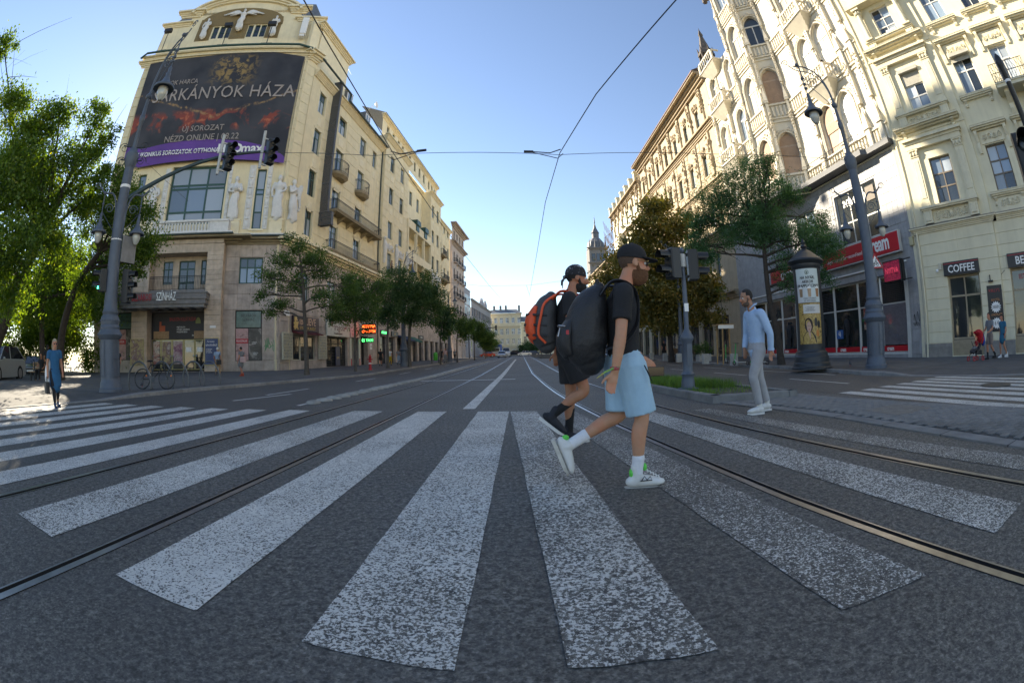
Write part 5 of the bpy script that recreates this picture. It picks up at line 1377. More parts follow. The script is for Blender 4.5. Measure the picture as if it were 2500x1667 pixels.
# gothic upper storeys
ZS = [12.0, 17.7, 23.4, 29.1]
def pointed(u0, u1, z0, zs, n=9):
    """outline of a pointed arch opening, from bottom left over the top"""
    w_ = u1-u0; r = w_*.72; pts = [(u0, z0), (u0, zs)]
    cl_, cr_ = u0+r, u1-r
    a1 = math.acos((r-w_/2)/r)
    for i in range(1, n): a = PI-(a1)*i/(n-1); pts.append((cl_+r*math.cos(a), zs+r*math.sin(a)))
    for i in range(n-2, -1, -1): a = a1*i/(n-1); pts.append((cr_+r*math.cos(a), zs+r*math.sin(a)))
    pts.append((u1, z0)); return pts
def lancet(parent, u0, u1, z0, zs, y, style, fr=None, sub='pointed_window'):
    """tall arched window: moulded surround, carved tympanum band, frame, pane or blind"""
    P = pointed(u0, u1, z0, zs); w_ = u1-u0
    top = max(p[1] for p in P)
    # spandrel filling the rectangular hole above the arch
    b = MB()
    for s0, s1 in ((u0, (u0+u1)/2), ((u0+u1)/2, u1)):
        seg = [p for p in P[1:-1] if s0-1e-6 <= p[0] <= s1+1e-6]
        if s0 == u0: poly = seg+[((u0+u1)/2, top+.02), (u0, top+.02)]
        else: poly = [((u0+u1)/2, top+.02)]+seg+[(u1, top+.02)]
        b.prism(poly, y+.0, y+.4)
    b.build('spandrel', m_goth, parent)
    for off, out, wd, m_ in ((.02, .16, .13, m_goth), (.17, .08, .17, m_goth2)):
        b = MB(); pts = [(p[0]+(-(off+wd/2) if p[0] < (u0+u1)/2 else off+wd/2), y-out/2, p[1]+(off if i > 1 and i < len(P)-2 else 0)) for i, p in enumerate(P)]
        b.tube(pts, wd/2, 6, 0, 1, cap=False); b.build('arch_moulding', m_, parent)
    b = MB(); rr = random.Random(int(u0*31+z0))
    for i in range(34):
        a = rr.uniform(.06, .94)*PI; q = rr.uniform(.58, .80)*w_
        b.ball(((u0+u1)/2+q*math.cos(a), y-.05, zs+.1+q*1.05*math.sin(a)), .085, 6, 4, 0, (1, .6, 1))
    stuff(b.build('carved_leaves', m_goth2, parent))
    g = MB(); g.prism(P, y+.22, y+.26); o = g.build(sub, {'blind': m_shut_t, 'white': m_paleblind, 'glass': m_gb, 'dark': m_gd}[style], parent)
    b = MB()
    f = .06
    b.tube([((p[0]-(u0+u1)/2)*.96+(u0+u1)/2 and lerp(p[0], (u0+u1)/2, .04), y+.2, p[1]) for p in P], .045, 5)
    if style != 'blind': b.box((u0+u1)/2-.04, y+.17, z0, (u0+u1)/2+.04, y+.21, zs)
    b.box(u0, y+.17, zs-.12, u1, y+.21, zs+.02); b.box(u0, y+.15, z0, u1, y+.22, z0+.07)
    b.build('frame', fr or m_wwin, o)
    if style == 'blind':
        b = MB(); n = int((top-z0)/.075); k0 = int(n*rr.choice((.0, .0, .45)))
        for i in range(k0, n-3): b.box(u0+.03, y+.16, z0+i*.075, u1-.03, y+.19, z0+i*.075+.06)
        b.build('roller_blind', m_shut_t, o)
    return o
m_shut_t = mat('tan roller blind', (.40,.27,.18), .6, .15, 3)
m_paleblind = glass_mat('pale drawn blinds', (.50,.47,.40), .12, .6)  # pale warm base colour for panes with drawn blinds
m_yawn = mat('yellow blind', (.60,.36,.05), .7)
def gothic_face(parent, L_, lay, ztop, y=0, floors=ZS, corner=True):
    """one straight face of length L_ (local x from 0): lay = list of (u0,u1,styles)"""
    holes = []
    for (u0, u1, st_) in lay:
        for z in floors:
            P = pointed(u0, u1, z+.75, z+3.0); holes.append((u0, z+.75, u1, max(p[1] for p in P)+.02, .45))
    b = MB(); wallgrid(b, 0, L_, 11.6, ztop, holes, y); b.build('wall', m_goth, parent)
    for (u0, u1, st_) in lay:
        for k, z in enumerate(floors): lancet(parent, u0, u1, z+.75, z+3.0, y, st_[k % len(st_)])
    for k, z in enumerate(floors):
        zb = z-.55
        b = MB(); b.box(0, y-.12, zb, L_, y+.02, zb+.1); b.box(0, y-.16, zb+1.15, L_, y+.02, zb+1.3); b.box(0, y-.10, zb-.3, L_, y+.02, zb-.2); b.build('string_course', m_goth, parent)
        n = max(3, int(L_/.3)); b = MB()
        for i in range(n): u = L_*(i+.5)/n; b.cut(); b.bev(u-.085, y-.12, zb+.22, u+.085, y+.01, zb+1.08, .03)
        b.build('parapet_baluster', m_goth, parent)
def buttress(parent, u, y=0, w_=.36, floors=ZS):
    b = MB()
    for z in floors:
        b.cut(); b.box(u-w_/2, y-.3, max(11.65, z-3.2), u+w_/2, y+.02, z+1.0)
        b.add([(u-w_/2-.06, y-.38, z+1.0), (u+w_/2+.06, y-.38, z+1.0), (u+w_/2+.06, y+.02, z+1.0), (u-w_/2-.06, y+.02, z+1.0), (u, y-.17, z+2.3)], [(0,3,2,1), (0,1,4), (1,2,4), (2,3,4), (3,0,4)])
        b.ball((u, y-.17, z+2.35), .1, 6, 4); b.box(u-w_/2-.07, y-.38, z+.8, u+w_/2+.07, y+.02, z+.98)
    b.build('buttress', m_goth, parent)
    b = MB(); rr = random.Random(int(u*17))
    for z in floors[1:]:
        for i in range(16): b.ball((u+rr.uniform(-w_/2, w_/2), y-.32, max(11.8, z+rr.uniform(-1.3, -.1))), .075, 6, 4)
        for i in range(7): b.ball((u+rr.uniform(-.1, .1), y-.31, z-1.5-.25*i*.8), .06, 6, 4)
    stuff(b.build('carved_drop', m_goth2, parent))
def gothic_balcony(parent, u0, u1, z, d=1.0):
    b = MB(); um = (u0+u1)/2
    b.box(u0, -d, z-.12, u1, 0, z); b.box(u0-.05, -d-.05, z-.2, u1+.05, 0, z-.12)
    for i in range(4):
        k = i/4; b.add([(lerp(u0, um, k*.55), -d*(1-k*.8), z-.2-i*.25), (lerp(u1, um, k*.55), -d*(1-k*.8), z-.2-i*.25), (lerp(u1, um, k*.55), 0, z-.2-i*.25), (lerp(u0, um, k*.55), 0, z-.2-i*.25),
            (lerp(u0, um, k*.55+.2), -d*(.8-k*.8), z-.45-i*.25), (lerp(u1, um, k*.55+.2), -d*(.8-k*.8), z-.45-i*.25), (lerp(u1, um, k*.55+.2), 0, z-.45-i*.25), (lerp(u0, um, k*.55+.2), 0, z-.45-i*.25)],
            [(0,1,2,3), (0,4,5,1), (1,5,6,2), (3,7,4,0), (4,7,6,5)])
    b.box(u0, -d, z+.95, u1, -d+.16, z+1.1); b.box(u0, -d, z+.95, u0+.16, 0, z+1.1); b.box(u1-.16, -d, z+.95, u1, 0, z+1.1)
    b.box(u0, -d, z, u0+.2, -d+.18, z+.95); b.box(u1-.2, -d, z, u1, -d+.18, z+.95)
    o = b.build('corbel_balcony', m_goth, parent)
    b = MB(); n = 8
    for i in range(n): u = lerp(u0+.3, u1-.3, i/(n-1)); b.cut(); b.lathe([(.05, z), (.035, z+.3), (.05, z+.5), (.075, z+.7), (.07, z+.95)], 6, (u, -d+.08, 0))
    b.build('parapet_baluster', m_goth, o)
GT = 35.0
f1 = empty('gothic_front', (Y(24.4), 0, 0)); f1.parent = GH
gothic_face(f1, 24.4-15.35, [(Y(21.4)-Y(24.4), Y(19.75)-Y(24.4), ('blind', 'white', 'white', 'white')), (Y(19.3)-Y(24.4), Y(17.6)-Y(24.4), ('white', 'white', 'white', 'glass'))], GT)
for u in (Y(22.0), Y(19.5), Y(17.0), Y(15.8)): buttress(f1, u-Y(24.4))
for z in ZS[1:]: gothic_balcony(f1, Y(20.95)-Y(24.4), Y(18.3)-Y(24.4), z-.5)
# canted bay: right facet, front facet, left facet
KP = [(Y(30.0), 0), (Y(28.7), -1.43), (Y(25.7), -1.43), (Y(24.4), 0)]
for (a, c), st_ in zip(zip(KP[:-1], KP[1:]), (('white',), ('blind', 'white', 'white', 'glass'), ('blind', 'blind', 'dark', 'glass'))):
    L_ = math.hypot(c[0]-a[0], c[1]-a[1]); f = empty('bay_facet', (a[0], a[1], 0), math.atan2(c[1]-a[1], c[0]-a[0])); f.parent = GH
    m0 = .22 if L_ < 2.5 else .65
    gothic_face(f, L_, [(m0, L_-m0, st_)], GT-1)
    for u in (.12, L_-.12): buttress(f, u, 0, .22)
b = MB(); pl = KP; b.add([(x, y, GT-1) for x, y in KP]+[(Y(27.2), 0, GT+5)], [(0,1,4), (1,2,4), (2,3,4)]); b.build('bay_roof', m_slate, GH)
f2 = empty('gothic_front', (Y(37.2), 0, 0)); f2.parent = GH
gothic_face(f2, 7.2, [(.9, 2.3, ('white', 'white', 'white')), (4.6, 6.0, ('white', 'glass', 'white'))], 28.2, floors=ZS[:3])
for u in (.25, 3.4, 6.9): buttress(f2, u, floors=ZS[:3])
for z in ZS[:3]: gothic_balcony(f2, 1.2, 4.4, z-.2, .95)
gothic_balcony(f2, .9, 4.4, 28.2, .95)
# open turret on the left corner
t_ = MB(); m_turr = mat('dark weathered stone', (.12,.10,.085), .85, .3, 3, .3)
for i in range(6):
    a = i*PI/3; x, y = 1.6+.75*math.cos(a), .1+.75*math.sin(a); t_.cut(); t_.tube([(x, y, 28.2), (x, y, 30.8), (x+.1*math.cos(a), y+.1*math.sin(a), 31.6)], [.14, .12, .02], 6); t_.ball((x, y, 30.6), .2, 6, 4)
t_.build('turret_column', m_turr, f2)
t_ = MB(); t_.lathe([(.95, 30.4), (.9, 30.7), (.6, 31.3), (.42, 32.2), (.2, 33.2), (.28, 33.4), (.05, 34.2), (1e-4, 34.6)], 6, (1.6, .1, 0)); t_.build('turret_spire', m_turr, f2)
b = MB(); b.add([(0, .2, 28.2), (7.2, .2, 28.2), (7.2, 3, 32), (0, 3, 32)], [(0,1,2,3)]); b.build('roof', m_slate, f2)
t_ = MB()
for i in range(4): t_.cut(); t_.tube([(Y(29.8)+.5*i, -1.5, 33), (Y(29.8)+.5*i, -1.5, 37)], [.25, .1], 6)
t_.build('pinnacle', m_turr, GH)

# ================================================================== neo-renaissance house and its neighbours farther along
m_ren = mat('ochre stone front', (.50,.41,.28), .85, .15, 1.4, .2, 50, streak=.35, dirt=(.24,.19,.13))
m_ren2 = mat('ochre carved stone', (.42,.33,.22), .85, .25, 3, .3, 40)
def back_house(name, label, y0, y1, ztop, cols, rows, m, x=20.43, hw=1.05, hh=2.35):
    o = empty(name, (x, y0, 0), R(-90), label, 'building')
    # local x = y0 - world y
    hol = [(y0-c-hw/2, r, y0-c+hw/2, r+hh) for c in cols for r in rows]
    gl = [(y0-c-1.5, .4, y0-c+1.5, 4.2, .5) for c in cols[::1]]
    b = MB(); wallgrid(b, y0-y1, 0, -1, ztop, hol+gl); b.quad((0, 0, -1), (0, 10, -1), (0, 10, ztop), (0, 0, ztop)); b.quad((y0-y1, 0, -1), (y0-y1, 10, -1), (y0-y1, 10, ztop), (y0-y1, 0, ztop)); b.build('wall', m, o)
    for h in hol: window(o, *h, .25, 2, (.68,), .09, m_green, m_gd, gms=GW)
    for h in gl: window(o, *h[:4], .3, 2, (.75,), .09, m_iron, m_gd, 'shop_window')
    return o, hol
RH, hol = back_house('ornate_house', 'ochre stone house with carved pilasters and red brown eaves beyond the neo-gothic one', 37.3, 65.2, 29.2, (41.2, 45.0, 48.8, 52.6, 56.4, 60.2, 63.6), (8.0, 13.2, 18.5, 24.0), m_ren)
for z0, z1, o_ in ((22.9, 23.7, .6), (17.0, 17.5, .4), (11.6, 12.3, .6), (28.3, 29.4, 1.2), (5.6, 6.3, .5)):
    b = MB(); cornice(b, 37.3-65.2, 0, z0, z1, o_, 0, 4, 0, False); b.build('cornice', m_ren2, RH)
b = MB(); b.add([(0, -1.3, 29.45), (-27.9, -1.3, 29.45), (-27.9, 4, 32.5), (0, 4, 32.5), (0, -1.3, 29.3), (-27.9, -1.3, 29.3)], [(0,1,2,3), (0,4,5,1)]); b.build('roof', mat('red brown roof sheet', (.13,.05,.035), .7, .2, 2), RH)
for i in range(8):
    u = 37.3-(39.3+3.75*i)
    for z0, z1 in ((24.0, 28.2), (18.0, 22.8), (12.6, 17.0)):
        b = MB(); b.bev(u-.3, -.2, z0, u+.3, .02, z1, .04); b.build('pilaster', m_ren, RH)
        b = MB(); blob_relief(b, u-.3, u+.3, z0+1.2 if z0 > 20 else z0+.8, z1, -.22, 26, .13, 0, random.Random(i*7+int(z0)), .8); stuff(b.build('carved_swag', m_ren2, RH))
for h in hol:
    b = MB(); blob_relief(b, h[0]-.1, h[2]+.1, h[3]+.15, h[3]+.8, -.1, 14, .13, 0, random.Random(int(h[0]*9+h[1])), .8); stuff(b.build('carved_crest', m_ren2, RH))
    b = MB(); b.box(h[0]-.14, -.07, h[1]-.15, h[2]+.14, .02, h[1]-.01); b.cut(); b.box(h[0]-.14, -.05, h[3]+.01, h[2]+.14, .02, h[3]+.13); b.build('window_trim', m_ren, RH)
z = 13
while z < 22.5:
    b = MB()
    for i in range(7): u = 37.3-(41.2+3.75*i); b.cut(); b.bev(u+.7, -.05, z+.02, u+1.55, .02, z+.52, .015); b.cut(); b.bev(u-1.55, -.05, z+.02, u-.7, .02, z+.52, .015)
    b.build('stone_course', m_ren, RH); z += .55
R2, hol = back_house('parapet_house', 'pale ochre house with urns along its parapet farther down the right side', 65.3, 86, 27.3, (68, 71.5, 75, 78.5, 82, 84.8), (8, 13, 18, 22.8), m_crm2)
for z0, z1, o_ in ((26.6, 27.4, .9), (21.3, 21.9, .5), (16.4, 16.9, .4), (11.5, 12.1, .5)):
    b = MB(); cornice(b, 65.3-86, 0, z0, z1, o_, 0, 4, 0, False); b.build('cornice', m_ren2, R2)
for i in range(7):
    u = -1-3.2*i; b = MB(); b.box(u-.35, -.7, 27.4, u+.35, .1, 29.0); b.box(u-.45, -.8, 28.9, u+.45, .2, 29.15); b.build('parapet_pier', m_crm2, R2)
    b = MB(); blob_relief(b, u-.4, u+.4, 24.5, 26.8, -.4, 16, .2, 0, random.Random(i), 1.0); stuff(b.build('carved_swag', m_ren2, R2))
b = MB(); b.bev(-16, -1.2, 16.5, -12, .02, 21.8, .1); b.build('oriel', m_crm2, R2)
R3, hol = back_house('plain_house', 'plain grey brown house beyond the parapet house on the right', 86.2, 120, 20, tuple(np.arange(89, 119, 3.6)), (7, 11, 15.5), m_ren)
b = MB(); cornice(b, -33.8, 0, 19.2, 20, .8, 0, 4, 0, False); b.build('cornice', m_ren2, R3)
SP = tag(empty("spired_tower", (25.6, 132, 7.5)), 'grey stone corner tower with a pointed spire in the far distance on the right', 'tower')
b = MB(); b.box(-2.6, -2.6, -1, 2.6, 2.6, 24); b.build('tower_shaft', m_conc2, SP)
b = MB(); cornice(b, -2.6, 2.6, 19, 19.6, .6, -2.6, 3); b.cut(); cornice(b, -2.6, 2.6, 23.3, 24, .7, -2.6, 3); b.build('cornice', m_conc2, SP)
b = MB(); b.lathe([(2.9, 24), (2.5, 26), (1.5, 27.2), (1.1, 27.4), (1.1, 28.8), (1.3, 29), (.5, 30.5), (.12, 32), (.2, 32.3), (.02, 34.5)], 8); b.build('spire', mat('lead grey roof', (.12,.13,.14), .6, .2, 2), SP)
b = MB()
for i in range(4): b.cut(); b.tube([(-2.4+1.6*i, -2.7, 24), (-2.4+1.6*i, -2.7, 26.5)], [.3, .03], 6)
b.build('pinnacle', m_conc2, SP)
hol = [(u, z, u+1.0, z+2.2) for u in (-1.9, -.5, .9) for z in (8, 13, 20)]
for h in hol: window(SP, h[0], h[1], h[2], h[3], -2.68, 1, (), .08, m_iron, m_gd)
b = MB()
for i in range(7):
    for j in range(3):
        p = lambda x, z: (20.3-.25*x, 86.4+1.6*x, z+2)
        b.tube([p(i*.5, 16+j*2.2), p(i*.5, 18.2+j*2.2)], .05, 4); 
        if i < 6: b.tube([p(i*.5, 16+j*2.2+i*.7), p(i*.5+.5, 18.2+j*2.2+i*.7)], .05, 4); b.tube([p(i*.5, 18.2+j*2.2), p(i*.5+.5, 18.2+j*2.2)], .05, 4)
tag(b.build('scaffold', mat('rusty scaffold', (.16,.09,.07), .7)), 'thin lattice of scaffold poles at the far end of the parapet house', 'scaffold')
# ------------------------------------------------------------------ people: lofted limbs fused into one surface
def crom(pts, n):
    P = [np.array(p, float) for p in pts]; P = [2*P[0]-P[1]] + P + [2*P[-1]-P[-2]]
    out = []
    for i in range(1, len(P)-2):
        for k in range(n):
            t = k/n; a, b_, c, d = P[i-1], P[i], P[i+1], P[i+2]
            out.append(.5*((2*b_)+(-a+c)*t+(2*a-5*b_+4*c-d)*t*t+(-a+3*b_-3*c+d)*t**3))
    out.append(P[-2]); return out
def loft(b, pts, rad, up=(1,0,0), n=5, seg=14, open_end=False):
    """pts: (x,y,z); rad: r or (r along up, r across)"""
    rr = [(r, r) if not hasattr(r, '__len__') else r for r in rad]
    q = crom([tuple(p)+tuple(r) for p, r in zip(pts, rr)], n)
    b.tube([tuple(v[:3]) for v in q], [(max(.002, v[3]), max(.002, v[4])) for v in q], seg, 0, 1, up)
    # rounded caps
    for v, w_ in ((q[0], q[1]), (q[-1], q[-2]))[:1 if open_end else 2]:
        r = min(v[3], v[4])*.98; b.ball(tuple(v[:3]), r, 10, 6)
TS = bpy.data.scenes.new('workbench')
def fuse(b, name, m, voxel, smooth=3, parent=None, fac=.5):
    o = bpy.data.objects.new('tmp', b.mesh('tmp', m)); TS.collection.objects.link(o)
    md = o.modifiers.new('r', 'REMESH'); md.mode = 'VOXEL'; md.voxel_size = voxel; md.use_smooth_shade = True
    if smooth: sm = o.modifiers.new('s', 'SMOOTH'); sm.factor = fac; sm.iterations = smooth
    vl = TS.view_layers[0]; vl.update(); dg = vl.depsgraph
    me = bpy.data.meshes.new_from_object(o.evaluated_get(dg)); me.name = name
    old = o.data; bpy.data.objects.remove(o); bpy.data.meshes.remove(old)
    me.materials.clear()
    for mm in (m if isinstance(m, (list, tuple)) else [m]): me.materials.append(mm)
    me.polygons.foreach_set('use_smooth', [True]*len(me.polygons))
    return place(name, me, parent)
V3 = lambda *a: Vector(a)
def skin_mat(name, c): 
    m = mat(name, c, .55, .12, 14, .15, 160, tint=(c[0]*1.05, c[1]*.78, c[2]*.72))
    b = m.node_tree.nodes['Principled BSDF']; b.inputs['Subsurface Weight'].default_value = .12; b.inputs['Subsurface Radius'].default_value = (.9, .35, .2); b.inputs['Subsurface Scale'].default_value = .01
    return m
def cloth(name, c, wr=.5, sc_=9, rough=.9, var=.18):
    return mat(name, c, rough, var, 7, wr, sc_)
def hand(b, wr, tip, side, curl=.35, thumb_dir=None, k=1.0, flat=(0,1,0)):
    """palm, four unequal bent fingers and a thumb; 'flat' is the palm's normal"""
    wr, tip = Vector(wr), Vector(tip); d = (tip-wr).normalized(); nrm = Vector(flat).normalized(); nrm = (nrm-d*nrm.dot(d)).normalized(); ac = d.cross(nrm).normalized()
    L_ = .185*k
    loft(b, [wr-d*.02*k, wr+d*.03*k, wr+d*.075*k, wr+d*.098*k], [(.021*k, .024*k), (.016*k, .034*k), (.015*k, .041*k), (.011*k, .038*k)], nrm, 3, 12)
    cu = -nrm if curl >= 0 else nrm; cv = abs(curl)
    for i, (o, ln) in enumerate(((-.030, .062), (-.010, .075), (.010, .078), (.029, .068))):
        p0 = wr+d*.088*k+ac*o*k; p1 = p0+(d+cu*cv*.5).normalized()*ln*.45*k; p2 = p1+(d+cu*cv*1.6).normalized()*ln*.33*k; p3 = p2+(d+cu*cv*2.8).normalized()*ln*.25*k
        loft(b, [p0, p1, p2, p3], [.0105*k, .0098*k, .0088*k, .0070*k], nrm, 3, 8)
    td = Vector(thumb_dir).normalized() if thumb_dir is not None else (d*.75+ac*.75*side+cu*.35).normalized()
    t0 = wr+d*.03*k+ac*.022*side*k; t1 = t0+td*.042*k; t2 = t1+(td+d*.4).normalized()*.032*k; t3 = t2+(td*.5+d).normalized()*.022*k
    loft(b, [t0, t1, t2, t3], [.015*k, .0125*k, .0108*k, .008*k], nrm, 3, 8)
def filt(b, keep):
    b.f, b.m = zip(*[(f, m) for f, m in zip(b.f, b.m) if keep(*(sum((Vector(b.v[i]) for i in f), Vector())/len(f)))]); b.f, b.m = list(b.f), list(b.m); return b
def head_shapes(b, c, tilt=0.0, k=1.0, nose=1.0, jaw=1.0):
    o = len(b.v)
    b.ball((-.012, 0, .030), 1, 16, 12, 0, (.098, .076, .100)); b.ball((.022, 0, -.035), 1, 14, 10, 0, (.074, .062, .085))
    b.ball((.048, 0, -.092), 1, 12, 8, 0, (.042*jaw, .040, .030)); b.ball((.010, 0, -.075), 1, 12, 8, 0, (.062, .056, .040))
    b.ball((.072, 0, .024), 1, 10, 6, 0, (.022, .052, .015)); b.ball((.070, .033, -.028), 1, 8, 6, 0, (.024, .024, .024)); b.ball((.070, -.033, -.028), 1, 8, 6, 0, (.024, .024, .024))
    loft(b, [(.084, 0, .018), (.100*nose, 0, -.004), (.114*nose, 0, -.026), (.094, 0, -.036)], [.009, .011, .016, .012], (0,1,0), 4, 10)
    b.ball((.088, 0, -.060), 1, 10, 6, 0, (.014, .026, .008)); b.ball((.086, 0, -.073), 1, 10, 6, 0, (.014, .024, .009))
    for s in (1, -1): b.ball((-.004, s*.078, -.004), 1, 10, 8, 0, (.021, .011, .032)); b.ball((.002, s*.083, -.024), 1, 8, 6, 0, (.011, .008, .013))
    ct, st_ = math.cos(tilt), math.sin(tilt)
    for i in range(o, len(b.v)):
        x, y, z = (q*k for q in b.v[i]); b.v[i] = (c[0]+x*ct+z*st_, c[1]+y, c[2]-x*st_+z*ct)
def hx(c, tilt, k=1.0):
    ct, st_ = math.cos(tilt), math.sin(tilt)
    return lambda x, y, z: (c[0]+(x*ct+z*st_)*k, c[1]+y*k, c[2]+(-x*st_+z*ct)*k)
def seg_pts(a, b_, t0, t1, n=4): return [Vector(a).lerp(Vector(b_), lerp(t0, t1, i/(n-1))) for i in range(n)]
DEFJ = dict(head=(.03, 0, 1.62), neck=(-.02, 0, 1.46), chest=(-.01, 0, 1.28), waist=(0, 0, 1.05), pelvis=(0, 0, .93),
    shR=(-.02, -.185, 1.40), elR=(-.07, -.24, 1.12), wrR=(-.02, -.25, .87), haR=(.0, -.25, .72), shL=(-.02, .185, 1.40), elL=(-.05, .24, 1.12), wrL=(.08, .25, .89), haL=(.12, .25, .74),
    hipR=(0, -.09, .90), knR=(.12, -.09, .50), anR=(.10, -.09, .09), toR=(.26, -.10, .035), hipL=(0, .09, .90), knL=(.0, .09, .49), anL=(-.22, .09, .14), toL=(-.08, .10, .03))
STAND = dict(DEFJ, knR=(.02, -.10, .49), anR=(0, -.10, .09), toR=(.16, -.11, .035), knL=(.02, .10, .49), anL=(0, .10, .09), toL=(.16, .11, .035))
def shoe(b, an, to, k=1.0, hi=.09, nrm=None):
    """foot from ankle to toe; sole handled by the caller"""
    an, to = Vector(an), Vector(to); d = (to-an)
    up = Vector((0, 0, 1)) if nrm is None else Vector(nrm)
    f = d-up*d.dot(up); f.normalize()
    base = an-up*max(.055, hi-.02)*k
    loft(b, [base-f*.055*k+up*.012*k, base+f*.0*k+up*.018*k, base+f*.09*k+up*.012*k, base+f*.165*k+up*.002*k, base+f*.20*k-up*.002*k], [(.040*k, .034*k), (.048*k, .039*k), (.042*k, .046*k), (.032*k, .046*k), (.022*k, .034*k)], up, 4, 14)
    loft(b, [an+up*.05*k-f*.01, an+up*.0*k, base+up*.02*k], [.042*k, .045*k, .046*k], f, 3, 12)
    return base, f, up
def sole(b, base, f, up, k=1.0, th=.022):
    side = f.cross(up); pts = [(-.095, .0), (-.085, .030), (-.02, .037), (.08, .049), (.15, .046), (.20, .030), (.222, 0)]
    pl = [(x, y) for x, y in pts]+[(x, -y) for x, y in pts[-2:0:-1]]
    n = len(pl); P = lambda x, y, z: base+f*x*k+side*y*k+up*z*k
    b.add([P(x, y, -.058+(.012 if x > .18 else 0)) for x, y in pl]+[P(x, y, -.058+th+.008) for x, y in pl], [tuple(range(n)), tuple(range(2*n-1, n-1, -1))]+[(i, i+n, (i+1) % n+n, (i+1) % n) for i in range(n)])
def person(label, loc, rz, J=None, skin=None, shirt=None, pants=None, shoes=None, socks=None, hair=None, sleeve=.6, hem=.9, leg=1.0, vox=.02, group=None, dress=None, tilt=0.05, k=1.0, wide=1.0, hairstyle='short', fat=1.0, soles=None, legw=1.0, lift=(None, None), curlR=.35, curlL=.35, hands=True, name='person', flatR=(0,1,0), flatL=(0,-1,0), sock_to=.45, pant_r=None, jaw=1.0, hk=1.0, eyes=True):
    J = dict(DEFJ if J is None else J); v = {q: Vector(p) for q, p in J.items()}
    root = tag(empty(name, loc, rz, label, 'person', group)); root.scale = (k,)*3
    b = MB(); fine = vox < .012
    # --- bare body
    head_shapes(b, v['head'], tilt, hk, jaw=jaw)
    hx_ = hx(v['head'], tilt, hk)
    loft(b, [v['neck']+Vector((-.005, 0, -.05)), v['neck'].lerp(Vector(hx_(-.02, 0, -.07)), .5), Vector(hx_(-.015, 0, -.03))], [(.066*wide, .078*wide), (.056, .058), (.058, .056)])
    loft(b, [v['pelvis'], v['waist'], v['chest'], v['neck']+Vector((-.01, 0, -.03))], [(.10*fat, .145), (.095*fat, .135*wide), (.112*fat, .165*wide), (.06, .10)])
    for s, sg in (('R', -1), ('L', 1)):
        sh, el, wr, ha = v['sh'+s], v['el'+s], v['wr'+s], v['ha'+s]
        loft(b, [sh, sh.lerp(el, .35), el, el.lerp(wr, .3), wr], [.058, .050, .041, .043, .028])
        if hands and fine: hand(b, wr, ha, sg, curlR if s == 'R' else curlL, None, 1.0, flatR if s == 'R' else flatL)
        else: loft(b, [wr, wr.lerp(ha, .5), wr.lerp(ha, .85)], [(.022, .030), (.020, .036), (.014, .022)])
        hp, kn, an, to = v['hip'+s], v['kn'+s], v['an'+s], v['to'+s]
        loft(b, [hp, hp.lerp(kn, .5), kn, kn.lerp(an, .3)+Vector((-.012, 0, 0)), kn.lerp(an, .75), an], [.086*legw, .074*legw, .056*legw, .058*legw, .040*legw, .036*legw])
    fuse(b, 'body', skin, vox, 3 if fine else 1, root)
    # --- clothes
    if shirt is not None or dress is not None:
        m = shirt or dress; b = MB(); pz = v['pelvis']; hz = hem
        t = (v['waist'].z-hz)/max(.01, v['waist'].z-v['pelvis'].z)
        low = v['waist'].lerp(pz, t) if shirt else v['pelvis']
        w0 = (.125*fat, .172*wide) if shirt else (.13*fat, .175)
        pts = [low, v['waist'], v['chest'], v['chest'].lerp(v['neck'], .6), v['neck']+Vector((-.012, 0, .0))]; rd_ = [w0, (.118*fat, .155*wide), (.130*fat, .178*wide), (.105*fat, .150*wide), (.062, .072)]
        if dress:
            mid = (v['knR']+v['knL'])/2; end = v['pelvis'].lerp(mid, leg); pts = [Vector((end.x, end.y, end.z)), v['pelvis'].lerp(end, .5)]+pts; rd_ = [(.165, .20), (.155, .195)]+rd_
        loft(b, pts, rd_, seg=18)
        for s in ('R', 'L'):
            sh, el, wr = v['sh'+s], v['el'+s], v['wr'+s]
            L0 = sleeve
            loft(b, [v['chest'].lerp(v['neck'], .55).lerp(sh, .55), sh+Vector((0, 0, -.005)), sh.lerp(el, min(1, L0)*.6), sh.lerp(el, min(1, L0))], [(.085, .075), .074, .068, .069 if L0 < 1 else .056], open_end=L0 < 1)
            if L0 > 1: loft(b, [el, el.lerp(wr, .5*(L0-1)), el.lerp(wr, (L0-1))], [.056, .052, .043], open_end=True)
        fuse(b, 'dress' if dress else 'shirt', m, max(vox*1.2, .011), 3 if fine else 1, root)
    if pants is not None:
        b = MB(); r_ = pant_r or (.105, .100, .080, .066)
        loft(b, [v['waist'].lerp(v['pelvis'], .35), v['pelvis'], v['pelvis']+Vector((0, 0, -.07))], [(.116*fat, .158), (.128*fat, .172), (.11, .155)])
        for s in ('R', 'L'):
            hp, kn, an = v['hip'+s], v['kn'+s], v['an'+s]
            if leg <= 1: loft(b, [hp, hp.lerp(kn, leg*.5), hp.lerp(kn, leg)], [r_[0]*legw, r_[1]*legw, r_[2]*1.13*legw], open_end=True)
            else: loft(b, [hp, hp.lerp(kn, .5), kn, kn.lerp(an, .35), kn.lerp(an, leg-1)], [r_[0], r_[1]*.92, r_[2]*.92, r_[3], r_[3]*.93], open_end=True)
        fuse(b, 'trousers' if leg > 1 else 'shorts', pants, max(vox*1.2, .011), 3 if fine else 1, root)
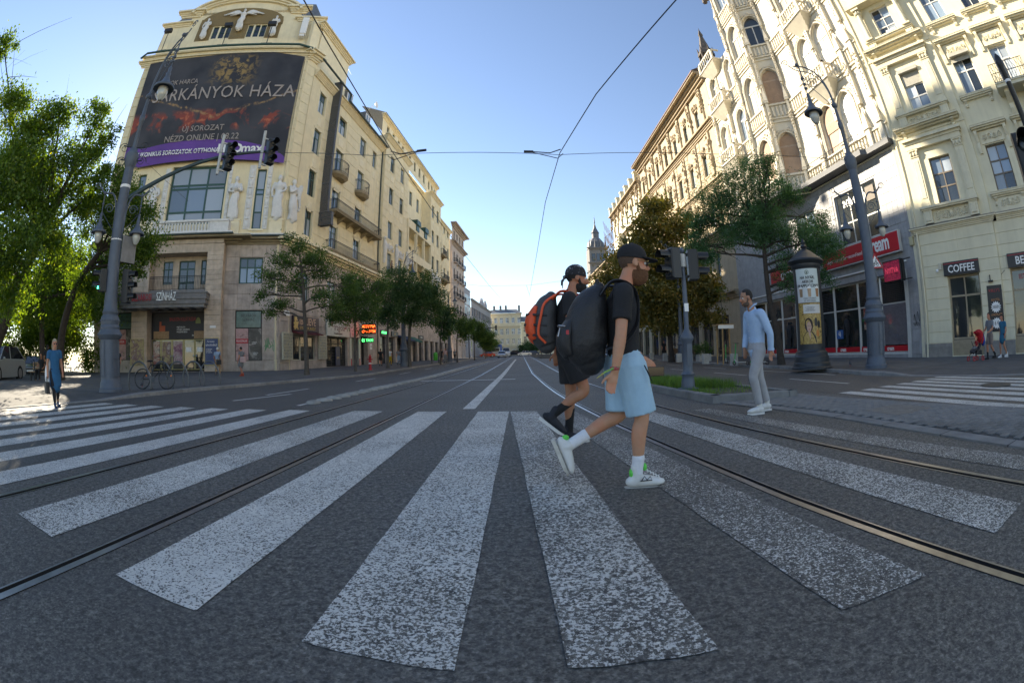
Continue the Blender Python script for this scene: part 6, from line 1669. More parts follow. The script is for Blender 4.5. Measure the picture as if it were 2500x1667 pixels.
    for i, s in enumerate(('R', 'L')):
        kn, an, to = v['kn'+s], v['an'+s], v['to'+s]
        if socks is not None:
            b = MB(); loft(b, [kn.lerp(an, 1-sock_to), kn.lerp(an, 1-sock_to*.5), an], [.049*legw, .045, .045]); fuse(b, 'sock', socks, max(vox, .009), 1, root)
        if shoes is not None:
            b = MB(); base, f, up = shoe(b, an, to, 1.0, nrm=lift[i]); sh_ = fuse(b, 'shoe', shoes, max(vox*.8, .007), 2, root)
            b = MB(); sole(b, base, f, up); b.build('sole', soles or shoes, sh_)
    # --- hair
    if hair is not None:
        b = MB(); b.ball((-.018, 0, .034), 1, 18, 12, 0, (.103, .082, .106))
        lim = {'short': lambda x, y, z: (z > .078 and x < .072) or (x < .035 and z > .035) or (x < -.01 and z > -.012) or (x < -.06 and z > -.05), 'long': lambda x, y, z: (z > .05 and x < .078) or x < .015}[hairstyle if hairstyle in ('short', 'long') else 'short']
        filt(b, lim)
        if fine: b.v = [(-.018+(x+.018)*.965, y*.97, .034+(z-.034)*.955) for x, y, z in b.v]
        if hairstyle == 'long':
            loft(b, [(-.05, 0, .02), (-.075, 0, -.08), (-.07, 0, -.2)], [(.05, .085), (.045, .09), (.03, .07)], (1,0,0))
        b.v = [hx_(*p) for p in b.v]; b.build('hair', hair, root, True, 80)
    if fine and eyes:
        for s in (1, -1):
            b = MB(); b.ball((.0785, s*.031, .004), .0125, 10, 8); b.v = [hx_(*p) for p in b.v]; e = b.build('eye', m_eye, root, True)
            b = MB(); b.ball((.0885, s*.032, .004), .0055, 8, 6); b.v = [hx_(*p) for p in b.v]; b.build('iris', m_black, e, True)
            b = MB(); b.tube([(.078, s*.016, .024), (.084, s*.032, .029), (.074, s*.05, .025)], [.004, .005, .003], 6); b.v = [hx_(*p) for p in b.v]; b.build('eyebrow', hair or m_black, root)
    return root, hx_, v
m_eye = mat('eye white', (.7,.68,.64), .2)
m_blk = cloth('black cotton', (.014,.014,.016), .6, 8)
m_blk2 = cloth('black nylon', (.017,.017,.019), .7, 14, .55)
m_lblue = cloth('light blue sweat cloth', (.33,.50,.62), .55, 6, .9, .10)
m_wshoe = mat('white leather', (.66,.65,.62), .5, .12, 9, .15, 40)
m_sole = mat('dirty sole rubber', (.52,.49,.43), .7, .25, 12)
m_wsock = cloth('white ribbed sock', (.72,.72,.74), .5, 60, .95, .08)
m_neon = mat('neon green', (.10,.62,.08), .5)
sk1 = skin_mat('light tan skin', (.50,.255,.15)); sk2 = skin_mat('tanned skin', (.40,.19,.105)); sk3 = skin_mat('olive skin', (.37,.19,.115))
m_gbeard = mat('ginger beard', (.20,.085,.035), .85, .4, 90, .9, 240); m_dhair = mat('dark hair', (.02,.016,.013), .75, .4, 80, .9, 220); m_bhair = mat('cropped brown hair', (.10,.06,.04), .85, .35, 120, .5, 260); m_blond = mat('ash blond hair', (.42,.34,.22), .7, .25, 60, .8, 180)

# ---- man in front: black cap, black shirt, light blue shorts
J1 = dict(head=(-.008, 0, 1.655), neck=(-.105, 0, 1.475), chest=(-.12, 0, 1.30), waist=(-.12, 0, 1.07), pelvis=(-.115, 0, .93),
  shR=(-.145, -.180, 1.415), elR=(-.195, -.255, 1.125), wrR=(-.245, -.262, .868), haR=(-.30, -.262, .70), shL=(-.10, .180, 1.415), elL=(-.12, .25, 1.13), wrL=(.085, .215, .945), haL=(.20, .20, .845),
  hipR=(-.095, -.088, .90), knR=(-.012, -.095, .525), anR=(-.045, -.098, .095), toR=(.15, -.105, .03), hipL=(-.135, .088, .90), knL=(-.125, .10, .535), anL=(-.515, .10, .312), toL=(-.56, .10, .08))
man1, h1, v1 = person('bearded man in black cap, black shirt and light blue shorts holding a phone', (.937, 3.332, .006), 0, J1, sk1, m_blk, m_lblue, m_wshoe, m_wsock, m_bhair, .70, .935, .94, .0075, legw=1.0, wide=1.02, tilt=.10, soles=m_sole, sock_to=.30, lift=(None, (.93, 0, .36)), curlR=.5, curlL=.55, flatR=(0, 1, .2), flatL=(.25, -.95, .1), pant_r=(.125, .118, .104, .07), hk=1.04)
def beard(hx_, m, big=1.0, root=None, nm='beard'):
    b = MB(); b.ball((.030, 0, -.080), 1, 18, 14, 0, (.068+.012*big, .066, .056+.016*big))
    filt(b, lambda x, y, z: z < -.052 or (x < .045 and z < -.02 and abs(y) > .052))
    b.ball((.094, 0, -.052), 1, 10, 6, 0, (.012, .03, .007))
    for s in (1, -1): b.tube([(.012, s*.068, -.005), (.018, s*.066, -.035), (.03, s*.062, -.06)], [.008, .013, .016], 6)
    b.v = [hx_(*p) for p in b.v]; return b.build(nm, m, root, True, 80)
beard(h1, m_gbeard, 1.5, man1)
cp1 = MB()
cp1.ball((-.014, 0, .052), 1, 20, 14, 0, (.112, .088, .098)); filt(cp1, lambda x, y, z: z > .036)
pts = [(.085, -.074), (.13, -.066), (.172, -.045), (.188, 0), (.172, .045), (.13, .066), (.085, .074), (.05, .08), (.05, -.08)]
cp1.add([(x, y, .046-.9*y*y*2-.10*(x-.08)) for x, y in pts]+[(x, y, .054-.9*y*y*2-.10*(x-.08)) for x, y in pts], [tuple(range(9))[::-1], tuple(range(9, 18))]+[(i, (i+1) % 9, (i+1) % 9+9, i+9) for i in range(9)])
cp1.lathe([(.1005, 0), (.1005, .018), (.098, .02)], 20, (-.014, 0, .035), 0, sx=1.1, sy=.87); cp1.ball((-.014, 0, .152), .009, 6, 4)
cp1.v = [h1(*p) for p in cp1.v]; cp1.build('baseball_cap', m_blk, man1, True, 50)
def shades(hx_, root, rim):
    b = MB()
    for s in (1, -1): b.ball((.094, s*.034, .002), 1, 10, 8, 0, (.007, .026, .021))
    b.v = [hx_(*p) for p in b.v]; o = b.build('sunglasses', m_black, root, True)
    b = MB()
    for s in (1, -1): b.tube([(.096, s*.058, .014), (.05, s*.075, .016), (-.005, s*.083, .012)], .0028, 5)
    b.tube([(.099, -.014, .012), (.101, 0, .014), (.099, .014, .012)], .003, 5); b.tube([(.097, -.058, .02), (.101, -.03, .024), (.101, .03, .024), (.097, .058, .02)], .003, 5)
    b.v = [hx_(*p) for p in b.v]; b.build('glasses_frame', rim, o)
shades(h1, man1, mat('gold wire', (.6,.45,.2), .3, metal=1))
b = MB(); wv = v1['wrR']; b.lathe([(.034, -.012), (.037, 0), (.034, .012)], 12, tuple(wv+Vector((0, 0, .02)))); o = b.build('wristband', mat('striped woven band', (.45,.06,.08), .7, .9, 60, tint=(.05,.3,.12)), man1)
b = MB(); b.tube([tuple(wv+Vector((-.02, -.03, .02))), tuple(wv+Vector((-.08, -.05, .0))), tuple(wv+Vector((-.14, -.05, -.04)))], [.007, .006, .002], 5); b.build('loose_thread', mat('yellow thread', (.55,.45,.08), .7, .6, 50, tint=(.1,.4,.1)), man1)
b = MB(); wv = v1['wrL']; b.lathe([(.035, -.014), (.038, 0), (.035, .014)], 12); b.xf(lambda x, y, z: (wv.x-.01+x*.6-z*.7, wv.y+y, wv.z+.01+x*.6+z*.7)); b.build('watch', m_black, man1)
for dx in (-.012,):
    b = MB(); b.tube([(-.025, -.222, .90), (.005, -.225, .84), (.03, -.215, .79)], [.004, .006, .004], 5); b.build('pocket_zip', m_blk, man1)
b = MB(); b.ball((-.088, -.098, .105), 1, 10, 8, 0, (.018, .026, .035)); b.build('heel_tab', m_neon, man1, True); b = MB(); b.ball((.012, -.10, .145), 1, 10, 8, 0, (.017, .028, .030)); b.build('tongue', m_neon, man1, True)
b = MB(); b.ball((-.555, .10, .365), 1, 10, 8, 0, (.028, .026, .022)); b.build('heel_tab', m_neon, man1, True)
b = MB()
for i in range(5): b.cut(); b.tube([(.03+.022*i, -.135, .112-.013*i), (.036+.022*i, -.103, .122-.013*i), (.03+.022*i, -.07, .112-.013*i)], .005, 5)
b.build('shoelace', m_wht, man1)
b = MB(); b.tube([(-.02, -.148, .055), (.0, -.15, .085), (.02, -.15, .055), (.045, -.15, .08), (.06, -.15, .05), (-.03, -.147, .05)], .004, 5); b.build('stitched_logo', m_black, man1)
b = MB(); blob_relief(b, -.19, -.12, 1.36, 1.45, -.185, 10, .014, 0, random.Random(3), .3); b.build('printed_logo', m_wht, man1)
ph = tag(empty('phone', (.937+.178, 3.332+.175, .006+.835)), 'black smartphone held out sideways in the capped man\'s hand', 'phone')
b = MB(); b.bev(-.08, -.005, -.037, .08, .005, .037, .004); b.build('phone_body', mat('black phone glass', (.01,.01,.012), .12), ph)
b = MB(); b.box(-.081, .0055, -.038, .081, .0095, .038); b.build('phone_case', mat('tan case', (.35,.25,.15), .6), ph)
# backpacks (carried things of their own)
bp = tag(empty('backpack', (.937, 3.332, .006)), 'large black backpack with front pocket on the capped man\'s back', 'backpack')
b = MB(); loft(b, [(-.375, 0, .945), (-.405, 0, 1.05), (-.395, 0, 1.2), (-.345, 0, 1.36), (-.285, 0, 1.47)], [(.12, .13), (.165, .168), (.16, .170), (.125, .15), (.05, .09)], (1,0,0), 6, 24); fuse(b, 'main_bag', m_blk2, .011, 3, bp)
b = MB(); loft(b, [(-.53, 0, .985), (-.555, 0, 1.06), (-.545, 0, 1.15), (-.50, 0, 1.25)], [(.045, .12), (.065, .14), (.06, .14), (.03, .1)], (1,0,0), 6, 20); pk = fuse(b, 'front_pocket', m_blk2, .011, 2, bp)
b = MB(); b.tube([(-.565, -.12, 1.19), (-.6, -.04, 1.2), (-.6, .04, 1.2), (-.565, .12, 1.19)], .005, 5); b.tube([(-.595, -.075, 1.18), (-.61, -.075, 1.12)], [.004, .007], 5); b.build('zip', mat('grey metal zip', (.4,.4,.42), .4, metal=.8), pk)
b = MB(); b.box(-.56, -.141, 1.13, -.54, -.136, 1.16); b.build('label', m_redl, pk)
for s in (-1, 1):
    b = MB(); b.tube(crom([(-.30, s*.11, 1.40), (-.22, s*.125, 1.495), (-.12, s*.12, 1.495), (-.045, s*.115, 1.43), (-.03, s*.12, 1.31), (-.06, s*.15, 1.17), (-.16, s*.19, 1.06), (-.28, s*.165, 1.02)], 5), [(.011, .032)]*36, 8, 0, 1, (0, 0, 1)); b.build('shoulder_strap', m_blk2, bp, True)
b = MB(); b.tube([(-.30, -.03, 1.46), (-.30, -.03, 1.53), (-.30, .03, 1.53), (-.30, .03, 1.46)], .009, 6); b.build('grab_handle', m_blk2, bp)

# ---- man behind: bandana, orange and grey rucksack
J2 = dict(head=(.055, 0, 1.685), neck=(-.025, 0, 1.52), chest=(-.05, 0, 1.32), waist=(-.06, 0, 1.08), pelvis=(-.06, 0, .93), shR=(-.06, -.185, 1.46), elR=(-.06, -.255, 1.20), wrR=(.12, -.245, .96), haR=(.215, -.235, .82), shL=(-.04, .185, 1.46), elL=(-.12, .25, 1.2), wrL=(-.16, .26, .95), haL=(-.16, .26, .8),
  hipR=(-.055, -.088, .90), knR=(.075, -.095, .55), anR=(-.238, -.095, .325), toR=(-.25, -.095, .10), hipL=(-.055, .088, .90), knL=(-.035, .09, .505), anL=(-.065, .09, .105), toL=(.14, .09, .03))
m_canv = mat('black canvas shoe', (.018,.02,.028), .8, .2, 20, .3, 80)
man2, h2, v2 = person('bearded man in a patterned bandana, black clothes and black socks walking behind the capped man', (.682, 5.041, .006), 0, J2, sk2, m_blk, m_blk, m_canv, cloth('black sock', (.012,.012,.013), .5, 60), m_dhair, .68, .93, .72, .009, k=1.085, wide=1.0, tilt=.12, soles=m_wshoe, sock_to=.62, lift=((.62, 0, .78), None), pant_r=(.118, .112, .10, .07), hk=1.03)
beard(h2, m_dhair, .3, man2)
bd = MB(); bd.ball((-.018, 0, .040), 1, 20, 14, 0, (.108, .086, .103)); filt(bd, lambda x, y, z: z > .028 - .35*min(0, x)*-1*.6)
bd.ball((-.12, 0, .0), 1, 8, 6, 0, (.025, .02, .02)); bd.tube([(-.12, .01, 0), (-.14, .02, -.05), (-.135, .03, -.11)], [(.008, .02), (.006, .03), (.004, .018)], 6); bd.tube([(-.12, -.01, 0), (-.15, -.02, -.04), (-.15, -.03, -.09)], [(.008, .02), (.006, .026), (.004, .016)], 6)
bd.v = [h2(*p) for p in bd.v]
m_band = poster_mat('paisley bandana', [(.008,.008,.01), (.012,.012,.015), (.012,.012,.015), (.55,.55,.58)], 26, 2, .8); bd.build('bandana', m_band, man2, True, 60)
rk = tag(empty('rucksack', (.682, 5.041, .006)), 'orange and grey hiking rucksack on the bandana man\'s back', 'backpack'); rk.scale = (1.085,)*3
m_or = cloth('orange nylon', (.80,.09,.02), .4, 14, .5); m_gryn = cloth('charcoal nylon', (.05,.05,.052), .5, 14, .6)
b = MB(); loft(b, [(-.28, 0, 1.02), (-.31, 0, 1.12), (-.30, 0, 1.28), (-.26, 0, 1.42), (-.22, 0, 1.50)], [(.10, .13), (.135, .165), (.13, .168), (.11, .15), (.06, .1)], (1,0,0), 6, 22); fuse(b, 'main_bag', m_gryn, .011, 3, rk)
b = MB(); loft(b, [(-.40, 0, 1.07), (-.425, 0, 1.17), (-.42, 0, 1.28), (-.37, 0, 1.40)], [(.05, .125), (.068, .145), (.065, .145), (.035, .11)], (1,0,0), 6, 20); fuse(b, 'front_pocket', m_or, .011, 2, rk)
b = MB(); 
for z, q in ((1.10, .48), (1.20, .5), (1.30, .48)): b.cut(); b.tube([(-.28, -.172, z), (-.40, -.152, z+.01), (-q, -.06, z+.02), (-q, .06, z+.02), (-.40, .152, z+.01)], [(.012, .006)]*5, 6)
b.build('webbing', m_blk2, rk)
b = MB(); b.tube(crom([(-.19, -.165, 1.5), (-.30, -.172, 1.42), (-.34, -.175, 1.3), (-.37, -.165, 1.12), (-.30, -.15, 1.03)], 5), [(.012, .008)]*21, 6); b.build('orange_piping', m_or, rk)
for s in (-1, 1):
    b = MB(); b.tube(crom([(-.22, s*.10, 1.46), (-.14, s*.12, 1.535), (-.05, s*.115, 1.525), (.015, s*.11, 1.45), (.03, s*.115, 1.33), (-.01, s*.15, 1.2), (-.16, s*.18, 1.1)], 5), [(.011, .030)]*31, 8, 0, 1, (0, 0, 1)); b.build('shoulder_strap', m_or, rk, True)
b = MB(); loft(b, [(.07, .12, 1.52), (.13, .11, 1.44), (.15, .10, 1.33)], [(.03, .06), (.05, .085), (.03, .06)], (1,0,0)); tag(fuse(b, 'red_cloth', mat('red cloth', (.50,.012,.02), .8, .2, 8, .4, 12), .012, 2), 'red cloth bundle strapped in front of the bandana man\'s chest', 'cloth'); bpy.data.objects['red_cloth'].location = (.682, 5.041, .006); bpy.data.objects['red_cloth'].scale = (1.085,)*3

# ---- man in the light blue shirt coming the other way
J3 = dict(head=(.225, 0, 1.715), neck=(.13, 0, 1.545), chest=(.085, 0, 1.34), waist=(.07, 0, 1.10), pelvis=(.075, 0, .96), shL=(.075, .185, 1.465), elL=(-.03, .255, 1.165), wrL=(-.05, .235, .925), haL=(-.03, .23, .76), shR=(.115, -.185, 1.465), elR=(.11, -.26, 1.18), wrR=(.19, -.20, .96), haR=(.20, -.15, .82),
  hipL=(.08, .088, .93), knL=(.20, .09, .55), anL=(.085, .09, .10), toL=(.29, .09, .03), hipR=(.06, -.088, .93), knR=(-.02, -.09, .53), anR=(-.165, -.09, .115), toR=(.03, -.09, .03))
m_shirt3 = cloth('pale blue shirt cotton', (.36,.50,.68), .6, 7, .85, .10); m_grey3 = cloth('light grey trouser cloth', (.36,.36,.37), .5, 7, .9, .12)
man3, h3, v3 = person('dark haired man in a light blue shirt and grey trousers walking left', (3.749, 6.204, .026), PI, J3, sk3, m_shirt3, m_grey3, m_wshoe, None, m_dhair, 1.97, .90, 1.93, .009, tilt=.16, soles=m_wshoe, pant_r=(.112, .10, .082, .070), hk=1.03)
beard(h3, mat('stubble', (.10,.065,.045), .8, .2, 60), -.55, man3, 'stubble')
b = MB(); b.tube(crom([tuple(v3['neck']+Vector(q)) for q in ((.06, -.03, .0), (.03, -.075, .045), (-.055, -.05, .075), (-.055, .05, .075), (.03, .075, .045), (.06, .03, .0))], 4), [(.012, .024)]*21, 6, 0, 1, (0, 0, 1)); b.build('collar', m_shirt3, man3, True)
b = MB()
for z in (1.02, 1.12, 1.22, 1.32, 1.42): b.cut(); b.ball((.085+.125-.02*(z < 1.1), 0, z), .007, 6, 4)
b.build('button', m_wht, man3)
b = MB(); b.lathe([(.05, -.02), (.052, .0), (.05, .02)], 12, tuple(v3['wrL']+Vector((0, 0, .012)))); b.build('cuff', m_shirt3, man3)

# ---- relief figures and statues of the theatre front, parts of that building
def statue(parent, u, z, h, y, rz=-PI/2, pose=0, wings=False):
    b = MB(); k = 1.0
    head_shapes(b, (0, 0, 1.62), 0.1, 1.1); loft(b, [(0,0,1.45), (0,0,1.55)], [.06, .06])
    loft(b, [(0, 0, 0.02), (.02, .03, .3), (.03*pose, -.04, .62), (0, .02, .92), (-.02, 0, 1.1), (0, 0, 1.3), (0, 0, 1.45)], [(.15, .22), (.13, .2), (.135, .19), (.13, .18), (.1, .15), (.13, .19), (.07, .1)])
    for i in range(7): a = i*.5; loft(b, [(.13, -.18+.06*i, .05), (.14, -.17+.055*i, .5), (.11, -.13+.04*i, .9)], [.025, .02, .012])
    if pose == 0: loft(b, [(0, -.19, 1.4), (.06, -.27, 1.15), (.16, -.05, 1.05)], [.06, .05, .04]); loft(b, [(0, .19, 1.4), (.05, .27, 1.13), (.15, .08, 1.2)], [.06, .05, .04]); b.ball((.15, .02, 1.2), .12, 10, 6)
    elif pose == 1: loft(b, [(0, -.19, 1.4), (.0, -.27, 1.12), (.05, -.24, .85)], [.06, .05, .04]); loft(b, [(0, .19, 1.4), (.05, .27, 1.15), (.12, .1, 1.0)], [.06, .05, .04])
    elif pose == 2: loft(b, [(0, -.19, 1.4), (.08, -.2, 1.15), (.16, .05, 1.3)], [.06, .05, .04]); loft(b, [(0, .19, 1.4), (.08, .24, 1.15), (.1, .28, 1.4)], [.06, .05, .04]); blob_relief(b, .08, .12, .7, 1.5, .3, 1, .12)
    if pose == 2:
        for i in range(9): b.ball((.08, .3+.03*math.sin(i), .5+.12*i), .06+.006*i, 8, 6)
    if pose == 3:
        for s in (-1, 1): loft(b, [(0, s*.19, 1.4), (.02, s*.5, 1.28), (.02, s*.85, 1.2)], [.06, .05, .03])
    if wings:
        for s in (-1, 1):
            for i in range(8):
                a = .25+.16*i; loft(b, [(-.05, s*.12, 1.35), (-.04, s*(.12+.5*math.cos(a*.5)), 1.35+.28*math.sin(a)), (-.03, s*(.2+1.15*math.cos(a*.35)), 1.28-.02*i+.15*math.sin(a))], [.06, .055, .02])
    o = fuse(b, 'statue', m_white, .028, 1, parent); o.location = (u, y, z); o.rotation_euler = (0, 0, rz); o.scale = (h/1.78,)*3
    return o
statue(A, -2.2, 13.2, 4.1, -.22, pose=0); statue(A, 1.95, 13.2, 4.2, -.22, pose=1); statue(A, -10.7, 13.2, 4.0, -.22, pose=1)
statue(cp_, .75, 13.1, 4.1, -.25, pose=2)
b = MB(); b.box(.1, -.4, 11.72, 1.4, .0, 13.1); b.build('statue_plinth', m_yband, cp_)
statue(A, -6.3, 35.3, 3.3, .2, pose=3, wings=True); statue(A, -10.4, 34.4, 3.0, .25, pose=1); statue(A, -2.2, 34.4, 3.0, .25, pose=1)
# ------------------------------------------------------------------ street lamps, signals, column, small street furniture
m_post_ = mat('blue grey post paint', (.085,.105,.135), .5, .15, 5, .1, 50, streak=.25, dirt=(.05,.055,.06))
m_bulb = mat('lamp glass', (.45,.45,.40), .1, spec=.8)
m_sig = mat('black signal housing', (.012,.013,.014), .45)
m_gpost = mat('galvanised white pole', (.50,.50,.47), .5, .2, 4)
m_ghost = mat('dark lens', (.01,.015,.02), .2)
m_glow = mat('lit green figure', (.02,.85,.5), .5, emit=3.0)
GZ = .12
def lampbell(b, x, y, z, k=1.0):
    """bell shaped lantern hanging from (x,y,z); returns nothing, glass is separate"""
    b.lathe([(.03*k, 0), (.05*k, -.04*k), (.045*k, -.16*k), (.07*k, -.2*k), (.06*k, -.28*k), (.11*k, -.42*k), (.16*k, -.50*k), (.27*k, -.58*k), (.29*k, -.63*k), (.28*k, -.65*k), (.20*k, -.62*k), (.1*k, -.58*k)], 18, (x, y, z))
def bulb(name, parent, x, y, z, k=1.0):
    b = MB(); b.lathe([(1e-4, -.98*k), (.06*k, -.96*k), (.12*k, -.86*k), (.15*k, -.74*k), (.14*k, -.62*k)], 14, (x, y, z)); return b.build(name, m_bulb, parent, True)
def scroll(b, c, d, r, turns=1.6, rad=.02, s=1):
    """spiral in the vertical plane spanned by d (horizontal unit) and z"""
    pts = []
    for i in range(22):
        a = i/21*turns*2*PI; q = r*(1-.8*i/21); pts.append((c[0]+d[0]*q*math.cos(a), c[1]+d[1]*q*math.cos(a), c[2]+s*q*math.sin(a)))
    b.tube(pts, [rad*(1-.5*i/21) for i in range(22)], 6)
def street_lamp(label, x, y, hd, side, k=1.0, low=True, group='cast iron street lamps'):
    """hd: heading of the long upper arm, side: heading of the low twin arms"""
    o = tag(empty('street_lamp', (x, y, gz(y)+GZ)), label, 'street lamp', group); o.scale = (k,)*3
    pr = [(.44, 0), (.44, .10), (.40, .14), (.38, .28), (.345, .34), (.34, .42), (.345, 1.55), (.42, 1.62), (.45, 1.70), (.41, 1.78), (.36, 1.86), (.37, 1.92), (.33, 2.0), (.36, 2.12), (.33, 2.22), (.27, 2.30), (.30, 2.38), (.26, 2.46), (.235, 2.9), (.21, 4.6), (.19, 6.2), (.175, 7.0)]
    b = MB(); b.lathe(pr, 24); b.lathe([(.175, 7.0), (.22, 7.12), (.26, 7.3), (.25, 7.5), (.17, 7.6), (.15, 7.7)], 20)
    b.lathe([(.085, 7.65), (.075, 8.7), (.11, 8.75), (.11, 8.95), (.075, 9.0), (.06, 9.7), (.09, 9.75), (.05, 9.9)], 14)
    post = b.build('post', m_post_, o, True, 35)
    b = MB()
    for a in (0, PI/2, PI, -PI/2):
        for z0, z1 in ((.48, .95), (1.0, 1.5)):
            ca, sa = math.cos(a), math.sin(a); P = lambda t, z, q=.352: (q*ca-t*sa, q*sa+t*ca, z)
            b.cut(); b.tube([P(-.12, z0), P(.12, z0), P(.12, z1), P(-.12, z1), P(-.12, z0)], .013, 5)
    b.build('base_panel', m_post_, o)
    for z, r in ((1.7, .455), (2.12, .365)):
        b = MB()
        for i in range(24): a = i*PI/12; b.ball((r*.97*math.cos(a), r*.97*math.sin(a), z), .028, 6, 4)
        b.build('bead_ring', m_post_, o)
    d = (math.cos(hd), math.sin(hd))
    A3 = lambda t, z: (d[0]*t, d[1]*t, z)
    b = MB(); b.tube(crom([A3(0, 9.6), A3(.04, 10.4), A3(.25, 11.2), A3(.7, 11.75), A3(1.25, 12.0)], 6), [.05-.001*i for i in range(25)], 8)
    b.tube(crom([A3(.02, 10.2), A3(.2, 10.9), A3(.6, 11.45), A3(1.15, 11.75), A3(1.45, 12.1)], 6), .022, 6); scroll(b, A3(1.55, 12.25), d, .16, 1.4, .022)
    scroll(b, A3(.62, 10.95), d, .26, 1.7, .024); scroll(b, A3(.95, 11.3), d, .14, 1.6, .02, -1)
    b.tube([A3(.05, 9.7), A3(.85, 10.95)], .018, 5); b.tube([A3(1.0, 11.9), A3(1.0, 10.5)], [.03, .02], 6)
    for z in (11.3, 11.0, 10.8): b.ball(A3(1.0, z), .075, 10, 6)
    b.ball(A3(.0, 9.75), .13, 12, 8); b.ball(A3(1.05, 12.0), .09, 8, 6)
    b.build('upper_arm', m_post_, o, True, 50)
    b = MB(); p = A3(1.0, 10.55); lampbell(b, p[0], p[1], p[2], 1.45); lo = b.build('lantern', m_post_, o, True, 50); bulb('lamp_glass', lo, p[0], p[1], p[2], 1.45)
    if low:
        for s in (1, -1):
            e = (math.cos(side)*s, math.sin(side)*s); E3 = lambda t, z: (e[0]*t, e[1]*t, z)
            b = MB(); b.tube(crom([E3(.18, 4.9), E3(.22, 5.7), E3(.42, 6.1), E3(.72, 6.1), E3(.95, 6.3)], 5), .032, 7); scroll(b, E3(1.02, 6.32), e, .13, 1.4, .016)
            scroll(b, E3(.45, 5.6), e, .17, 1.6, .018); b.tube([E3(.72, 6.1), E3(.72, 5.4)], .018, 6); b.ball(E3(.72, 6.1), .06, 8, 6); b.ball(E3(.72, 5.75), .045, 8, 6); b.tube([E3(.2, 4.9), E3(.72, 5.5)], .010, 4)
            b.build('low_arm', m_post_, o, True, 50)
            b = MB(); p = E3(.72, 5.45); lampbell(b, p[0], p[1], p[2], 1.0); lo = b.build('lantern', m_post_, o, True, 50); bulb('lamp_glass', lo, p[0], p[1], p[2], 1.0)
    return o
lpL = street_lamp('tall ornate blue grey lamp post at the left kerb carrying the long signal arm', -11.99, 9.51, R(-12), R(48))
lpR = street_lamp('tall ornate lamp post in front of the red shop sign on the right', 12.34, 11.81, R(128), R(-42))
lp3 = street_lamp('lamp post among the left street trees, just beyond the red hydrant', -10.24, 42.82, R(0), R(90), .92, False)
lp4 = street_lamp('farther lamp post beyond the left tree row, near the green bin', -7.9, 57.99, R(0), R(90), .80, False)
lp5 = street_lamp('dark lamp post under the brown trees on the right pavement', 12.9, 33.5, R(180), R(90), .75, False)
# signal arm on the left post
def signal(name, label, loc, rz, n=3, group=None, lit=None, man=False):
    o = tag(empty(name, loc, rz), label, 'traffic light', group)     # faces local -y
    h = .34; b = MB(); b.bev(-.17, -.10, -n*h/2, .17, .14, n*h/2, .03); b.build('housing', m_sig, o)
    b = MB()
    for i in range(n):
        z = n*h/2-h*(i+.5); b.cut()
        seg = []
        for q in range(15):
            a = PI*1.12*q/14-PI*.06; seg.append((math.cos(a)*.135, math.sin(a)*.135))
        k0 = len(b.v)
        for (x, zz) in seg: b.v += [(x, -.09, z+zz), (x*.9, -.36, z+zz*.9+.02*0)]
        for q in range(14): b.f.append((k0+2*q, k0+2*q+1, k0+2*q+3, k0+2*q+2)); b.m.append(0)
        for (x, zz) in seg: b.v += [(x*.93, -.09, z+zz*.93), (x*.84, -.355, z+zz*.84)]
        k1 = k0+30
        for q in range(14): b.f.append((k1+2*q, k1+2*q+2, k1+2*q+3, k1+2*q+1)); b.m.append(0)
    b.build('visor', m_sig, o)
    b = MB()
    for i in range(n): z = n*h/2-h*(i+.5); b.cut(); b.lathe([(1e-4, .03), (.08, .022), (.12, 0)], 14); 
    for i in range(n):
        m0, m1 = (0 if i == 0 else b.cuts[i-1][0] if False else i*len(b.v)//n), (i+1)*len(b.v)//n
        z = n*h/2-h*(i+.5)
        for j in range(m0, m1): x, y, zz = b.v[j]; b.v[j] = (x, -.10-zz, z+y)
    b.build('lens', m_ghost, o)
    if lit is not None:
        z = n*h/2-h*(lit+.5); b = MB()
        b.ball((.01, -.135, z+.075), .018, 8, 6); b.tube([(0, -.135, z+.05), (-.005, -.135, z-.01)], .020, 6); b.tube([(0, -.135, z-.01), (-.045, -.135, z-.085)], .013, 5); b.tube([(0, -.135, z-.01), (.04, -.135, z-.08)], .013, 5); b.tube([(0, -.135, z+.045), (.045, -.135, z-.0)], .010, 5); b.tube([(0, -.135, z+.045), (-.045, -.135, z+.0)], .010, 5)
        b.build('green_figure', m_glow, o)
    return o
am = Vector((-11.9, 9.65, 6.1)); ae = Vector((-8.75, 13.55, 8.55))
b = MB(); pts = [am.lerp(ae, t)+Vector((0, 0, .35*math.sin(PI*t))) for t in np.linspace(0, 1, 9)]; b.tube([p-Vector(lpL.location) for p in pts], [.085-.004*i for i in range(9)], 10); b.build('signal_arm', mat('dark green arm', (.035,.06,.062), .5), lpL, True)
for t, lb in ((.66, 'nearer of two overhead signals on the long arm, in front of the great theatre window'), (.985, 'outer of two overhead signals at the tip of the long arm')):
    p = am.lerp(ae, t)+Vector((0, 0, .35*math.sin(PI*t)))
    s_ = signal('traffic_signal', lb, (p.x+.28, p.y+.1, p.z-.02), R(62), 3, 'overhead traffic signals')
    b = MB(); b.tube([(-.36, .05, -.75), (-.36, .05, .78)], .06, 8); b.box(-.36, .02, .45, -.1, .08, .5); b.box(-.36, .02, -.6, -.1, .08, -.55); b.build('mounting_pole', m_gpost, s_)
signal('pedestrian_signal', 'pedestrian signal with a lit green figure on the left side of the big lamp post', (-12.22, 9.20, 3.45), R(-25), 2, None, 1)
signal('traffic_signal', 'dark vehicle signal mounted low on the right side of the left lamp post', (-11.62, 9.95, 3.3), R(105), 3)
